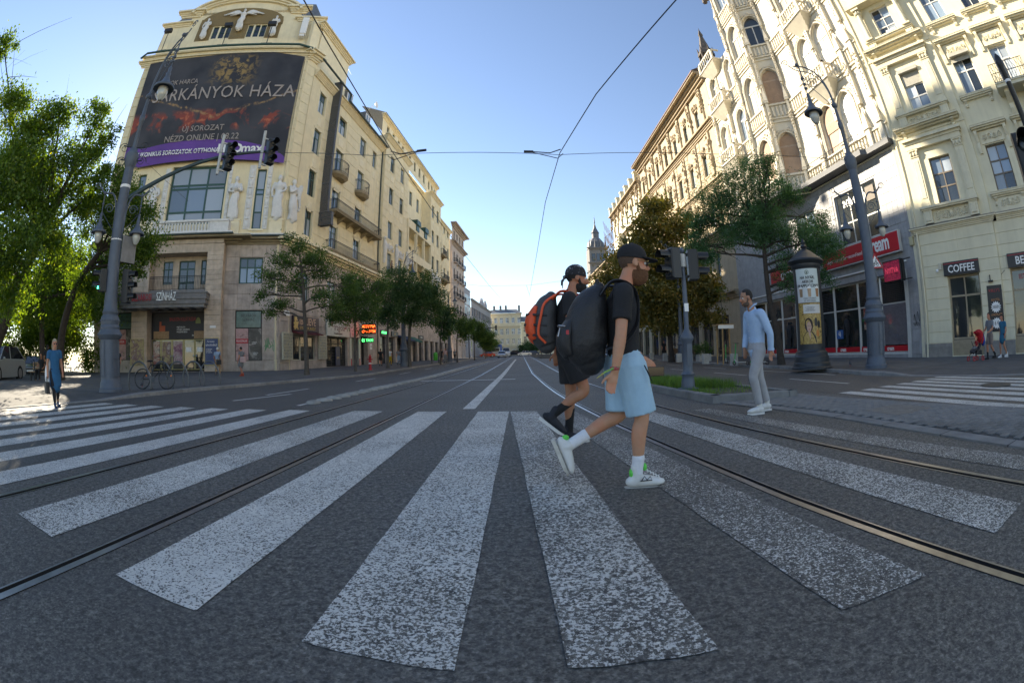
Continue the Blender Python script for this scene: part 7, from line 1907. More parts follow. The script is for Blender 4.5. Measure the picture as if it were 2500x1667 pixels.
b = MB(); b.bev(-.3, -.02, -.42, .3, .02, .42, .01); o = tag(b.build('back_sign', m_conc2), 'grey back of a sign fixed above the low signal on the left lamp post', 'sign'); o.location = (-11.68, 9.9, 4.45); o.rotation_euler = (0, 0, R(80))
# post clamps with curled brackets
for z in (7.25, 7.75):
    b = MB()
    for s in (1, -1):
        scroll(b, (-.35*s, .35*s*-.6, z), (-.7*s, -.7*s), .2, 1.5, .016); b.tube([(0, 0, z), (-.3*s, -.3*s, z+.05)], .025, 6)
    b.build('curled_bracket', m_iron, lpL)
b = MB(); b.lathe([(.205, 4.55), (.215, 4.6), (.205, 4.65)], 16); b.cut(); b.lathe([(.19, 6.3), (.2, 6.35), (.19, 6.4)], 16); b.build('white_band', m_wht, lpL)
# triangular warning sign on the right post
ws = tag(empty('warning_sign', (12.42, 11.55, 3.75), R(-38)), 'red bordered triangular cycle warning sign on the right lamp post', 'sign')
b = MB(); b.prism([(-.3, -.26), (.3, -.26), (0, .28)], -.012, .012); b.build('red_border', m_redl, ws)
b = MB(); b.prism([(-.215, -.21), (.215, -.21), (0, .175)], -.018, -.0125); b.build('white_field', m_wht, ws)
b = MB()
for x in (-.08, .08): b.tube([(x+.05*math.cos(a), -.022, -.13+.05*math.sin(a)) for a in np.linspace(0, 2*PI, 13)], .008, 4)
b.tube([(-.08, -.022, -.13), (-.02, -.022, -.05), (.06, -.022, -.05), (.0, -.022, -.13), (-.02, -.022, -.05)], .008, 4); b.tube([(.08, -.022, -.13), (.05, -.022, -.03)], .008, 4); b.tube([(-.01, -.022, -.04), (.03, -.022, .03), (.07, -.022, -.03)], .012, 4); b.ball((.04, -.022, .06), .02, 6, 4)
b.build('cycle_symbol', m_black, ws)
# signal post on the grassed island
isl = structure(empty('traffic_island', (0, 0, 0)))
IP = [(3.62, 7.8), (5.48, 7.58), (5.38, 9.5), (4.95, 12), (4.45, 15), (4.05, 18.5), (3.62, 18.5), (3.46, 11.2)]
cxm, cym = sum(p[0] for p in IP)/8, sum(p[1] for p in IP)/8
for i in range(8):
    a, c = Vector((*IP[i], 0)), Vector((*IP[(i+1) % 8], 0)); L_ = (c-a).length; n = max(1, round(L_/1.0)); nm = Vector((-(c-a).y, (c-a).x, 0)).normalized()
    if nm.dot(Vector((cxm, cym, 0))-a) < 0: nm = -nm
    for k in range(n):
        p, q = a.lerp(c, (k+.008)/n), a.lerp(c, (k+.992)/n); b = MB(); w_ = .19
        pi, qi = p+nm*w_, q+nm*w_; up = Vector((0, 0, 1))
        b.add([p, q, qi, pi, p+up*.13+nm*.012, q+up*.13+nm*.012, qi+up*.13, pi+up*.13, p+up*.15+nm*.03, q+up*.15+nm*.03, qi+up*.15, pi+up*.15], [(0,1,5,4), (4,5,9,8), (8,9,10,11), (2,3,7,6), (7,3,0,4), (1,2,6,5), (6,7,11,10), (4,8,11,7), (5,6,10,9)])
        b.build('kerb_stone', m_conc, isl)
b = MB(); pl = [(lerp(x, cxm, .08), lerp(y, cym, .02), .115) for x, y in IP]; b.add(pl, [tuple(range(8))]); b.build('soil', mat('dry soil', (.085,.075,.05), .95, .4, 6, .5, 60), isl)
gr = MB(); rr = random.Random(12)
def inside(x, y): 
    c = False
    for i in range(8):
        x1, y1 = IP[i]; x2, y2 = IP[(i+1) % 8]
        if (y1 > y) != (y2 > y) and x < (x2-x1)*(y-y1)/(y2-y1)+x1: c = not c
    return c
n = 0
while n < 9000:
    x, y = rr.uniform(3.5, 5.5), rr.uniform(7.7, 18.4)
    xi, yi = lerp(cxm, x, 1.16), y
    if not inside(xi, yi): continue
    if y < 9.6 and rr.random() > (.22 if x > 4.1 else .7)*min(1, max(0, (y-8.2)/.6)): continue
    h = rr.uniform(.05, .13) if y < 9.6 else rr.uniform(.10, .26); a = rr.uniform(0, 6.28); q = rr.uniform(-.6, .6)*h
    dx, dy = math.cos(a)*.007, math.sin(a)*.007
    gr.add([(x-dx, y-dy, .11), (x+dx, y+dy, .11), (x+q*math.sin(a), y+q*math.cos(a), .11+h)], [(0,1,2)]); n += 1
m_grass = leaf_mat('grass blades', (.045,.10,.015), (.13,.24,.04), .3)
tag(gr.build('grass', m_grass), None, None, None, 'stuff'); bpy.data.objects['grass']['label'] = 'tufts of green grass growing on the traffic island'; bpy.data.objects['grass']['category'] = 'grass'
tp = tag(empty('signal_post', (3.87, 9.67, .13)), 'grey cast signal post with ball finial standing on the grassed traffic island', 'signal post')
b = MB(); b.lathe([(.24, 0), (.24, .03), (.16, .05), (.15, .2), (.135, .24), (.14, .3), (.16, .34), (.13, .38), (.115, .42), (.115, 1.05), (.15, 1.1), (.155, 1.15), (.12, 1.22), (.07, 1.3), (.055, 1.36), (.05, 3.0)], 18); b.build('post', m_post_, tp, True, 35)
b = MB(); b.lathe([(.085, 2.72), (.09, 2.74), (.09, 3.0), (.05, 3.03)], 14); b.build('white_cap', m_gpost, tp); b = MB(); b.ball((0, 0, 3.1), .075, 12, 8); b.build('ball_finial', m_post_, tp, True)
b = MB(); b.box(-.05, -.062, 1.72, .05, -.05, 1.9); b.build('sticker', m_wht, tp); b = MB(); b.box(-.06, -.128, .55, .06, -.11, 1.0); b.build('service_door', m_post_, tp)
s1_ = signal('pedestrian_signal', 'two lens signal facing left on the island post', (3.60, 9.66, 2.93), R(-75), 2, None, None); s2_ = signal('pedestrian_signal', 'two lens signal facing right on the island post', (4.14, 9.66, 2.90), R(75), 2, None, None)
for s_ in (s1_, s2_):
    b = MB(); b.box(-.03, .1, .22, .03, .24, .28); b.cut(); b.box(-.03, .1, -.28, .03, .24, -.22); b.build('bracket', m_sig, s_)
# pole with a lit pedestrian signal at the right edge of the view
pe = tag(empty('signal_pole', (6.47, 1.9, 0)), 'dark pole with a rounded cap at the right edge of the view', 'signal post')
b = MB(); b.lathe([(.16, 0), (.16, .05), (.1, .1), (.085, .15), (.08, 1.3), (.06, 1.4), (.052, 4.42), (.07, 4.45), (.075, 4.52), (.06, 4.6), (.02, 4.66)], 14); b.build('post', m_sig, pe, True, 40)
b = MB(); b.lathe([(.055, 4.2), (.058, 4.22), (.055, 4.24)], 12); b.build('white_band', m_wht, pe)
sp = signal('pedestrian_signal', 'signal with a lit green figure hanging at the right edge of the view', (6.36, 2.05, 3.12), R(-62), 2, None, 1)
# advertising column
ac = tag(empty('advertising_column', (11.09, 14.34, GZ)), 'round dark advertising column with a domed cap and posters', 'advertising column')
m_col = mat('dark blue black cast iron', (.022,.028,.035), .45, .2, 6)
b = MB(); b.lathe([(.86, 0), (.86, .06), (.80, .10), (.78, .22), (.74, .26), (.72, .45), (.68, .50), (.66, .62), (.60, .66), (.58, .72)], 32); b.build('plinth', m_col, ac, True, 30)
b = MB(); b.lathe([(.565, .70), (.565, 3.80)], 32); b.build('shaft', m_col, ac, True, 60)
b = MB(); b.lathe([(.58, 3.70), (.62, 3.78), (.62, 3.86), (.72, 3.92), (.76, 3.98), (.74, 4.04), (.66, 4.08), (.42, 4.28), (.22, 4.42), (.14, 4.46), (.10, 4.52), (.15, 4.57), (.10, 4.62), (.06, 4.68), (.085, 4.74), (.05, 4.80), (.02, 4.9)], 32); b.build('cap', m_col, ac, True, 30)
fa = math.atan2(-14.34, -11.09)
def wrap(name, z0, z1, m, a0=-.86, a1=.86, r=.575, parent=ac):
    b = MB(); n = 24
    for i in range(n+1):
        a = fa+lerp(a0, a1, i/n); b.v += [(r*math.cos(a), r*math.sin(a), z0), (r*math.cos(a), r*math.sin(a), z1)]
    for i in range(n): b.f.append((2*i, 2*i+2, 2*i+3, 2*i+1)); b.m.append(0)
    return b.build(name, m, parent, True)
pw = wrap('coffee_poster', 2.42, 3.66, mat('pale mint and pink print', (.55,.62,.60), .4, .0, 1, tint=(.62,.48,.52)))
pg = wrap('theatre_poster', .92, 2.40, poster_mat('gold glitter print', [(.05,.03,.01), (.30,.18,.04), (.55,.38,.12), (.12,.08,.02)], 14, 3, .35))
wrap('white_label', 2.02, 2.34, mat('off white print', (.62,.60,.56), .5), -.45, .8, .579, pg)
def ctext(s, a, z, size, m, parent, sx=.9, bold=0, shear=0):
    """lettering bent round the column"""
    o = text(s, size, m, None, (0, 0, 0), (0, 0, 0), .001, 'CENTER', sx, 'lettering', shear, bold)
    for vtx in o.data.vertices:
        an = fa+a+vtx.co.x*sx/.583; vtx.co = Vector((.583*math.cos(an)-vtx.co.z*0, .583*math.sin(an), z+vtx.co.y))
    o.scale = (1, 1, 1); o.parent = parent; return o
for z, s in ((3.32, 'HA NYÁR,'), (3.17, 'AKKOR'), (3.02, 'FRAPPUCCINO')): ctext(s, 0, z, .15, m_black, pw, .92, .004, .2)
ctext('CSAK 3 FORINT,\nAZ ASTORIÁN.', .1, 2.52, .085, m_black, pw)
b = MB(); P3 = lambda a, z, r=.585: (r*math.cos(fa+a), r*math.sin(fa+a), z)
b.tube([P3(.13*math.cos(t), 3.52+.075*math.sin(t)) for t in np.linspace(0, 2*PI, 17)], .008, 4); b.tube([P3(-.05, 3.56), P3(0, 3.5), P3(.05, 3.56), P3(0, 3.46), P3(-.05, 3.5)], .008, 4); b.build('round_emblem', mat('dark green print', (.02,.10,.06), .5), pw)
for k, (a, c) in enumerate(((-.52, (.32,.20,.11)), (.08, (.45,.30,.18)), (.66, (.35,.16,.06)))):
    b = MB(); 
    b.add([P3(a-.13, 2.92), P3(a+.13, 2.92), P3(a+.10, 2.62), P3(a-.10, 2.62)], [(0,3,2,1)]); b.build('printed_cup', mat('coffee print', c, .4, .3, 12), pw)
    b = MB(); b.add([P3(a+.14*math.cos(t), 2.92+.09*max(0, math.sin(t)), .586) for t in np.linspace(PI, 0, 9)], [tuple(range(9))[::-1]]); b.build('printed_cream', m_wht, pw)
ctext('2. MAGYAR DAL\nMINDSZENTI\nÜNNEPI ESEMÉNY', .05, 2.18, .06, m_black, pg)
# poster portrait, generic dark haired figure
def disc(a, z, ra, rz_, m, nm, r=.586, n=16):
    b = MB(); b.add([P3(a+ra*math.cos(t), z+rz_*math.sin(t), r) for t in np.linspace(0, 2*PI, n+1)[:-1]], [tuple(range(n))]); return b.build(nm, m, pg)
m_hp = mat('dark brown print', (.035,.015,.012), .5, .3, 20)
disc(-.12, 1.60, .30, .26, m_hp, 'printed_hair', .584); b = MB(); b.add([P3(-.62, .93, .585), P3(.42, .93, .585), P3(.35, 1.18, .585), P3(.1, 1.36, .585), P3(-.3, 1.36, .585), P3(-.55, 1.2, .585)], [tuple(range(6))]); b.build('printed_coat', m_black, pg)
disc(-.1, 1.53, .16, .19, mat('printed skin', (.52,.32,.24), .5), 'printed_face', .587)
for da in (-.06, .06): disc(-.1+da, 1.57, .03, .013, m_black, 'printed_eye', .5885, 8)
disc(-.1, 1.44, .05, .014, m_redl, 'printed_lips', .5885, 8); b = MB(); b.add([P3(-.16, 1.34, .587), P3(.0, 1.34, .587), P3(-.03, 1.05, .587)], [(0,2,1)]); b.build('printed_neckline', mat('printed skin', (.52,.32,.24), .5), pg)
disc(.5, 1.3, .11, .13, mat('printed lantern', (.55,.20,.04), .5), 'printed_lantern', .587); disc(.4, 1.7, .12, .16, m_black, 'printed_suit', .587); disc(.62, 1.62, .1, .14, m_black, 'printed_suit', .587)
# bike hoops and a bicycle
m_hoop = mat('dark galvanised tube', (.12,.13,.14), .4, .2, 8, metal=.6)
hb = MB(); pts = [(-.42, 0, 0), (-.46, 0, .25), (-.40, 0, .58), (-.2, 0, .84), (0, 0, .90), (.2, 0, .80), (.36, 0, .52), (.42, 0, .25), (.40, 0, 0)]; hb.tube(crom(pts, 5), .030, 10); hmesh = hb.mesh('bike_hoop', m_hoop, True)
hl = ['bike hoop nearest the lamp post', 'bike hoop with the bicycle chained to it', 'middle bike hoop, just right of the bicycle', 'second bike hoop from the old man', 'bike hoop farthest from the lamp post']
for i, (x, y) in enumerate(((-11.75, 10.75), (-11.55, 11.75), (-11.45, 12.55), (-11.5, 13.55), (-11.45, 14.55))):
    o = place('bike_hoop', hmesh, None, (x, y, GZ), R(28)); tag(o, hl[i], 'bike rack', 'steel hoops of the bike stand')
bk = tag(empty('bicycle', (-11.72, 11.45, GZ), R(20)), 'black bicycle with orange reflectors leaning against a bike hoop', 'bicycle'); bk.rotation_euler = (R(-8), 0, R(20))
def wheel(parent, x, nm):
    b = MB(); b.tube([(x+.33*math.cos(a), 0, .34+.33*math.sin(a)) for a in np.linspace(0, 2*PI, 29)], .018, 8, cap=False); o = b.build(nm, m_black, parent, True)
    b = MB(); 
    for i in range(16): a = i*PI/8; b.tube([(x, 0, .34), (x+.32*math.cos(a), 0, .34+.32*math.sin(a))], .003, 4, cap=False)
    b.tube([(x, -.05, .34), (x, .05, .34)], .03, 8); b.build('spoke', m_hoop, o)
    b = MB(); b.box(x+.15, -.012, .42, x+.2, .012, .47); b.build('reflector', mat('orange reflector', (.8,.2,.02), .3), o)
wheel(bk, -.52, 'wheel'); wheel(bk, .52, 'wheel')
b = MB()
for a, c in (((-.52,0,.34), (-.05,0,.32)), ((-.52,0,.34), (-.15,0,.82)), ((-.05,0,.32), (-.18,0,.90)), ((-.05,0,.32), (.38,0,.78)), ((-.15,0,.80), (.36,0,.84)), ((.36,0,.92), (.52,0,.34)), ((.36,0,.92), (.33,0,1.03))): b.tube([a, c], .017, 8)
b.build('frame', m_iron, bk, True)
b = MB(); b.tube([(.24, -.27, 1.02), (.34, -.15, 1.04), (.33, 0, 1.03), (.34, .15, 1.04), (.24, .27, 1.02)], .013, 6); b.build('handlebar', m_iron, bk, True); b = MB(); b.ball((-.2, 0, .93), 1, 12, 8, 0, (.14, .08, .035)); b.build('saddle', m_black, bk, True)
b = MB(); b.tube([(-.52+.37*math.cos(a), 0, .34+.37*math.sin(a)) for a in np.linspace(.3, 2.7, 10)], [(.006, .025)]*10, 6); b.build('mudguard', m_gpost, bk, True); b = MB(); b.lathe([(.09, -.01), (.09, .01)], 16); b.xf(lambda x, y, z: (-.05+x, z-.04, .32+y)); b.tube([(-.05, -.06, .32), (.05, -.06, .2)], .01, 5); b.build('crank', m_hoop, bk)
# hydrant, bin, stone bollards, scooters, bench, manhole, birds
hy = tag(empty('hydrant', (-10.74, 33.64, gz(33.64)+GZ)), 'slim red hydrant with a white ring at the left kerb', 'hydrant')
b = MB(); b.lathe([(.16, 0), (.16, .06), (.1, .1), (.1, .55), (.13, .58), (.13, .64), (.09, .68), (.09, .9), (.12, .94), (.12, 1.0), (.06, 1.06), (.05, 1.16), (1e-4, 1.18)], 14); b.tube([(-.2, 0, .8), (.2, 0, .8)], .05, 8); b.build('hydrant_body', mat('red hydrant paint', (.42,.02,.025), .45, .15, 8), hy, True, 40)
b = MB(); b.lathe([(.104, .46), (.106, .5), (.104, .54)], 14); b.build('white_ring', m_wht, hy)
bi = tag(empty('litter_bin', (-8.85, 52.8, gz(52.8)+GZ)), 'bright green litter bin between two black posts', 'bin')
b = MB(); b.lathe([(.2, .35), (.24, .4), (.26, 1.05), (.22, 1.2), (.1, 1.28)], 14); b.build('bin_body', mat('bright green plastic', (.06,.42,.04), .45), bi, True, 40)
b = MB(); b.box(-.5, -.05, 0, -.4, .05, 1.1); b.cut(); b.box(.3, -.05, 0, .4, .05, 1.2); b.build('bin_post', m_iron, bi)
m_boll = mat('pale stone bollard', (.42,.40,.36), .85, .2, 4, .3, 50, rand=.12)
bb = MB(); bb.topbev(-.17, -.17, 0, .17, .17, .62, .02); bbm = bb.mesh('stone_bollard', m_boll)
blab = ['square stone bollard beside the caged sapling', 'square stone bollard just left of the sapling', 'square stone bollard half hidden by the island signal post', 'square stone bollard next to the potted shrub', 'square stone bollard near the dark lamp post', 'square stone bollard at the far end of the row on the right']
for i, (x, y) in enumerate(((11.45, 22.3), (11.5, 26.3), (11.6, 29.2), (11.7, 31.6), (12.3, 36.5), (12.5, 41))):
    tag(place('stone_bollard', bbm, None, (x+.25, y, gz(y)+GZ-.02)), blab[i], 'bollard', 'square stone bollards on the right kerb')
b = MB(); b.lathe([(.42, 0), (.42, .01), (.36, .014), (.34, .010), (1e-4, .012)], 28); o = tag(b.build('manhole_cover', mat('dark cast iron cover', (.05,.047,.043), .6, .3, 20, .6, 60)), 'round dark manhole cover between stripes of the right crossing', 'manhole cover'); o.location = (9.62, 4.9, .012)
b = MB(); b.box(-.35, -.12, -.02, .35, .12, .005); o = b.build('drain_grate', m_iron); 
for i in range(7):
    q = MB(); q.box(-.32+.095*i, -.1, .005, -.27+.095*i, .1, .013); q.build('bar', m_iron, o)
tag(o, 'rectangular iron drain grate at the kerb below the right lamp post', 'drain'); o.location = (11.15, 12.6, .01)
def pigeon(label, x, y, rz):
    o = tag(empty('pigeon', (x, y, GZ+.01), rz), label, 'bird'); b = MB(); loft(b, [(-.16, 0, .07), (-.07, 0, .10), (.03, 0, .13), (.09, 0, .17), (.12, 0, .22), (.145, 0, .235)], [(.012, .03), (.045, .05), (.06, .055), (.035, .035), (.025, .024), (.018, .016)], (0, 0, 1), 4, 10); b.tube([(.15, 0, .235), (.175, 0, .225)], [.008, .003], 6); b.build('plumage', mat('slate plumage', (.06,.065,.075), .7, .3, 20), o, True)
    b = MB()
    for s in (-.02, .02): b.cut(); b.tube([(.0, s, .08), (.01, s, .0)], .006, 5)
    b.build('leg', m_redl, o)
pigeon('grey pigeon on the pavement between the advertising column and the lamp post', 12.6, 13.6, 1.0); pigeon('grey pigeon on the left pavement by the bike hoops', -13.0, 12.0, 2.0)
def scooter(label, x, y, rz):
    o = tag(empty('electric_scooter', (x, y, gz(y)+GZ), rz), label, 'scooter', 'parked electric scooters')
    b = MB()
    for xx in (-.45, .45): b.cut(); b.tube([(xx+.09*math.cos(a), 0, .11+.09*math.sin(a)) for a in np.linspace(0, 2*PI, 15)], .025, 8, cap=False)
    b.build('wheel', m_black, o, True)
    b = MB(); b.bev(-.38, -.075, .13, .3, .075, .17, .01); b.tube([(.3, 0, .15), (.42, 0, .3)], .03, 8); b.build('deck', m_gpost, o)
    b = MB(); b.tube([(.45, 0, .12), (.36, 0, .6), (.31, 0, 1.12)], .026, 8); b.build('steering_column', mat('bright green paint', (.03,.45,.10), .4), o, True); b = MB(); b.tube([(.3, -.24, 1.13), (.3, .24, 1.13)], .014, 6); b.build('handlebar', m_black, o)
scooter('green and white electric scooter parked beside the caged sapling', 11.75, 21.6, R(115)); scooter('green electric scooter standing behind the caged sapling', 12.4, 24.6, R(70)); scooter('electric scooter half hidden behind the man in the light blue shirt', 12.2, 20.4, R(160))
bn_ = tag(empty('bench', (-23.0, 12.6, GZ), R(25)), 'wooden park bench under the left trees', 'bench')
for k in range(4):
    b = MB(); b.topbev(-.9, -.22+.12*k, .42, .9, -.12+.12*k, .46, .008); b.build('slat', m_wood, bn_)
for k in range(3):
    b = MB(); b.bev(-.9, .28+.03*k, .55+.13*k, .9, .32+.03*k, .65+.13*k, .008); b.build('slat', m_wood, bn_)
b = MB()
for x in (-.7, .7): b.cut(); b.box(x-.04, -.22, 0, x+.04, -.14, .42); b.box(x-.04, .2, 0, x+.04, .28, .42); b.box(x-.035, .22, .42, x+.035, .26, .92)
b.build('leg', m_iron, bn_)
# cafe furniture and planters under the right trees
m_chair = mat('brown cafe wicker', (.16,.09,.05), .7, .3, 20)
def cafe_chair(lb, x, y, rz):
    o = tag(empty('cafe_chair', (x, y, gz(y)+GZ), rz), lb, 'chair', 'brown café chairs under the trees')
    b = MB(); b.topbev(-.22, -.22, .42, .22, .22, .47, .01); b.build('seat', m_chair, o); b = MB(); b.bev(-.22, .2, .52, .22, .24, .92, .01); b.build('backrest', m_chair, o)
    b = MB()
    for sx_ in (-.19, .19):
        for sy_ in (-.19, .19): b.cut(); b.tube([(sx_, sy_, 0), (sx_, sy_, .95 if sy_ > 0 else .42)], .018, 6)
    b.build('leg', m_iron, o)
ch0 = None
for i, (x, y, r_) in enumerate(((15.2, 36, 0), (16.0, 37.5, 2), (14.9, 39, 4), (16.5, 40, 1), (15.4, 42, 3), (16.3, 44, 5), (15.0, 30.5, 1), (15.9, 31.7, 3))): cafe_chair(('brown café chair nearest the dark lamp post', 'brown café chair right of the nearest round table', 'brown café chair with its back to the street, between two tables', 'brown café chair closest to the ochre house wall', 'brown café chair in the middle of the far café row', 'brown café chair at the far end of the café row', 'brown café chair beside the table behind the planter', 'brown café chair between the planter and the grey store front')[i], x, y, r_)
for i, (x, y) in enumerate(((15.5, 37.3), (15.9, 41.0), (15.4, 31.3))):
    o = tag(empty('cafe_table', (x, y, gz(y)+GZ)), ('round café table in front of the ornate house, nearer one', 'farthest round café table under the chestnuts', 'round café table behind the planter shrub')[i], 'table', 'café tables under the trees'); b = MB(); b.lathe([(.35, .72), (.35, .75)], 16); b.build('table_top', m_wood, o); b = MB(); b.lathe([(.22, 0), (.2, .03), (.03, .06), (.03, .72)], 10); b.build('leg', m_iron, o)
# remaining passers-by
def W(**k): d = dict(DEFJ); d.update(k); return d
m_bdress = cloth('petrol blue linen', (.015,.105,.22), .6, 6, .85, .2)
wo, hw, vw = person('blond woman in a petrol blue dress and sunglasses stepping onto the left crossing', (-10.1, 6.0, .012), math.atan2(-6.0, 10.1)+.25, W(knR=(.10, -.09, .50), anR=(.14, -.09, .09), toR=(.29, -.10, .035), knL=(-.03, .09, .49), anL=(-.16, .09, .12), toL=(-.02, .1, .03), wrL=(.03, .26, .88), haL=(.04, .26, .74)), sk1, None, m_blk, mat('navy shoe', (.02,.04,.10), .5), None, m_blond, .55, .9, .93, .012, None, m_bdress, k=.865, fat=1.12, wide=.95, hairstyle='long', eyes=False)
shades(hw, wo, m_black)
b = MB(); 
for s in ('R', 'L'):
    loft(b, [vw['hip'+s], vw['kn'+s], vw['kn'+s].lerp(vw['an'+s], .4), vw['an'+s]+Vector((0, 0, .05))], [.09, .06, .062, .045])
fuse(b, 'leggings', m_blk, .014, 1, wo)
hb_ = tag(empty('handbag', wo.location, wo.rotation_euler[2]), 'black tote bag in the blue dressed woman\'s hand', 'bag'); hb_.scale = (.865,)*3
b = MB(); b.bev(-.16, -.36, .36, .16, -.24, .66, .03); b.build('bag_body', m_blk2, hb_); b = MB(); b.tube([(-.09, -.30, .66), (-.06, -.29, .78), (.06, -.29, .78), (.09, -.30, .66)], .009, 6); b.build('handle', m_blk2, hb_)
b = MB(); loft(b, [(-.13, -.22, .62), (-.14, -.2, .95), (-.08, -.15, 1.36)], [(.05, .1), (.06, .11), (.02, .04)]); ob_ = fuse(b, 'shoulder_bag', m_wht, .014, 1); tag(ob_, 'white shoulder bag hanging behind the blue dressed woman', 'bag'); ob_.location = wo.location; ob_.rotation_euler = wo.rotation_euler; ob_.scale = (.865,)*3
GP = 'people on the pavements'
m_tanp = cloth('tan trousers', (.36,.22,.10), .3); m_bluec = cloth('washed blue shirt', (.28,.36,.46), .3); m_greyc = cloth('grey cotton', (.16,.17,.18), .3); m_brn = cloth('grey brown cotton', (.20,.16,.14), .3); m_red = cloth('orange red cotton', (.45,.07,.03), .3); m_yelp = cloth('mustard trousers', (.55,.36,.03), .3); m_whc = cloth('white cotton', (.6,.6,.6), .3); m_tealc = cloth('teal blue tunic', (.02,.13,.22), .3); m_wh = mat('white hair', (.6,.58,.54), .8)
skg = skin_mat('weathered skin', (.42,.20,.12))
om, _, _ = person('white haired man in blue shirt and tan trousers beside the blue poster', (-19.57, 25.82, GZ), R(100), W(), skg, m_bluec, m_tanp, m_brn, None, m_wh, .6, .9, 1.95, .02, GP, k=1.05, fat=1.25)
b = MB(); b.bev(-.15, -.12, .7, .15, .12, 1.0, .03); b.tube([(-.1, .0, .98), (0, .12, 1.42), (.1, 0, .98)], .015, 5); o = tag(b.build('satchel', m_blk2), 'black satchel slung on the white haired man', 'bag'); o.location = (-19.3, 25.6, GZ)
person('woman in a grey dress with orange shoes walking past the theatre poster', (-16.24, 24.0, GZ), R(170), W(wrR=(.2, -.2, 1.1), haR=(.3, -.1, 1.12)), skg, None, None, m_red, None, m_dhair, .5, .9, .75, .02, GP, m_greyc)
b = MB(); b.bev(-.2, -.08, 0, .2, .08, .34, .04); o = tag(b.build('shoulder_bag', cloth('pale pink', (.55,.36,.33), .3)), 'pale pink shoulder bag carried by the woman in the grey dress', 'bag'); o.location = (-16.0, 23.85, GZ+.82)
person('dark clothed figure standing half hidden behind the left lamp post', (-24.6, 20.3, GZ), R(-60), STAND, skg, m_blk, m_blk, m_blk, None, m_blond, .6, .9, 1.9, .025, GP)
person('long haired woman in black standing by the bench', (-22.6, 12.9, GZ), R(120), STAND, skg, m_blk, m_blk, m_blk, None, m_dhair, .6, .9, 1.9, .02, GP, hairstyle='long')
SIT = dict(STAND, head=(-.02, 0, 1.28), neck=(-.06, 0, 1.12), chest=(-.08, 0, .94), waist=(-.06, 0, .72), pelvis=(-.02, 0, .58), shR=(-.08, -.185, 1.06), shL=(-.08, .185, 1.06), elR=(.0, -.25, .8), wrR=(.22, -.2, .72), haR=(.32, -.15, .7), elL=(-.1, .25, .78), wrL=(.12, .22, .66), haL=(.22, .2, .62), hipR=(.02, -.09, .56), knR=(.44, -.11, .55), anR=(.46, -.11, .09), toR=(.62, -.11, .03), hipL=(.02, .09, .56), knL=(.42, .12, .55), anL=(.38, .13, .09), toL=(.54, .14, .03))
person('seated person in dark clothes on the wooden bench', (-23.05, 12.65, GZ-.06), R(-65), SIT, skg, m_blk, m_blk, m_brn, None, m_dhair, .6, .62, 1.9, .02, GP)
for lb, x, y, rz, sh, pa, sl, lg, hr, dr in (('woman in white top and mustard yellow trousers walking among the left trees', -12.85, 47.3, R(80), m_whc, m_yelp, .4, 1.9, m_dhair, None), ('person in black beside the tree trunk left of the yellow trousered woman', -13.4, 45.6, R(100), m_blk, m_blk, .6, .8, m_dhair, None),
    ('man in grey walking ahead of the yellow trousered woman', -12.7, 50.5, R(90), m_greyc, m_bluec, .6, 1.9, m_bhair, None), ('woman in a teal top near the far lamp post on the left', -11.8, 50.0, R(70), m_tealc, m_greyc, .5, 1.9, m_blond, None),
    ('person in dark shirt by the green bin', -9.3, 59.9, R(-80), m_blk, m_blk, .6, .8, m_dhair, None), ('woman in a pale pink top walking towards the camera near the green bin', -8.2, 56.2, R(-90), cloth('pale pink', (.5,.32,.30), .3), m_greyc, .5, 1.9, m_dhair, None),
    ('person in grey on the left pavement beyond the bin', -9.0, 72, R(-90), m_greyc, m_blk, .6, 1.9, m_dhair, None)):
    person(lb, (x, y, gz(y)+GZ), rz, W(), skg, sh, pa, m_blk, None, hr, sl, .9, lg, .03, GP)
person('man in grey shirt and brown shorts pushing the stroller on the right pavement', (17.93, 9.46, GZ), R(165), W(elR=(.05, -.24, 1.15), wrR=(.30, -.2, 1.02), haR=(.42, -.18, 1.02), elL=(.05, .24, 1.15), wrL=(.30, .2, 1.02), haL=(.42, .18, 1.02), anL=(-.26, .09, .16)), skg, m_greyc, m_brn, m_blk, m_blk, m_dhair, .65, .9, .85, .014, GP, eyes=False)
person('woman in a teal blue tunic walking behind the man with the stroller', (19.2, 9.35, GZ), R(160), W(), skg, None, m_blk, m_whc, None, m_dhair, .6, .9, .55, .014, GP, m_tealc, k=.97, hairstyle='long', eyes=False)
stl = tag(empty('stroller', (16.95, 9.72, GZ), R(165)), 'red and black stroller with small red wheels', 'stroller')
b = MB()
for s in (-.2, .2): b.cut(); b.tube([(-.4, s, 1.0), (.1, s, .35), (.35, s, .12)], .016, 6); b.tube([(-.25, s, .12), (.05, s, .6), (.12, s, .72)], .016, 6)
b.build('frame', m_iron, stl, True)
b = MB()
for x in (-.25, .35):
    for s in (-.2, .2): b.cut(); b.tube([(x+.075*math.cos(a), s, .09+.075*math.sin(a)) for a in np.linspace(0, 2*PI, 13)], .026, 6, cap=False)
b.build('wheel', mat('red wheel', (.35,.02,.03), .5), stl, True)
b = MB(); loft(b, [(-.2, 0, .62), (-.02, 0, .42), (.2, 0, .40), (.3, 0, .3)], [(.05, .19), (.06, .2), (.05, .2), (.03, .18)], (0, 0, 1)); b.build('seat', m_blk2, stl, True)
b = MB(); loft(b, [(-.32, 0, .72), (-.22, 0, .98), (-.02, 0, 1.04)], [(.14, .2), (.17, .21), (.05, .2)], (1, 0, 0)); b.build('hood', cloth('red canopy', (.45,.012,.02), .3), stl, True)
b = MB(); b.bev(-.25, -.15, .22, .1, .15, .38, .02); b.build('basket', m_blk2, stl)
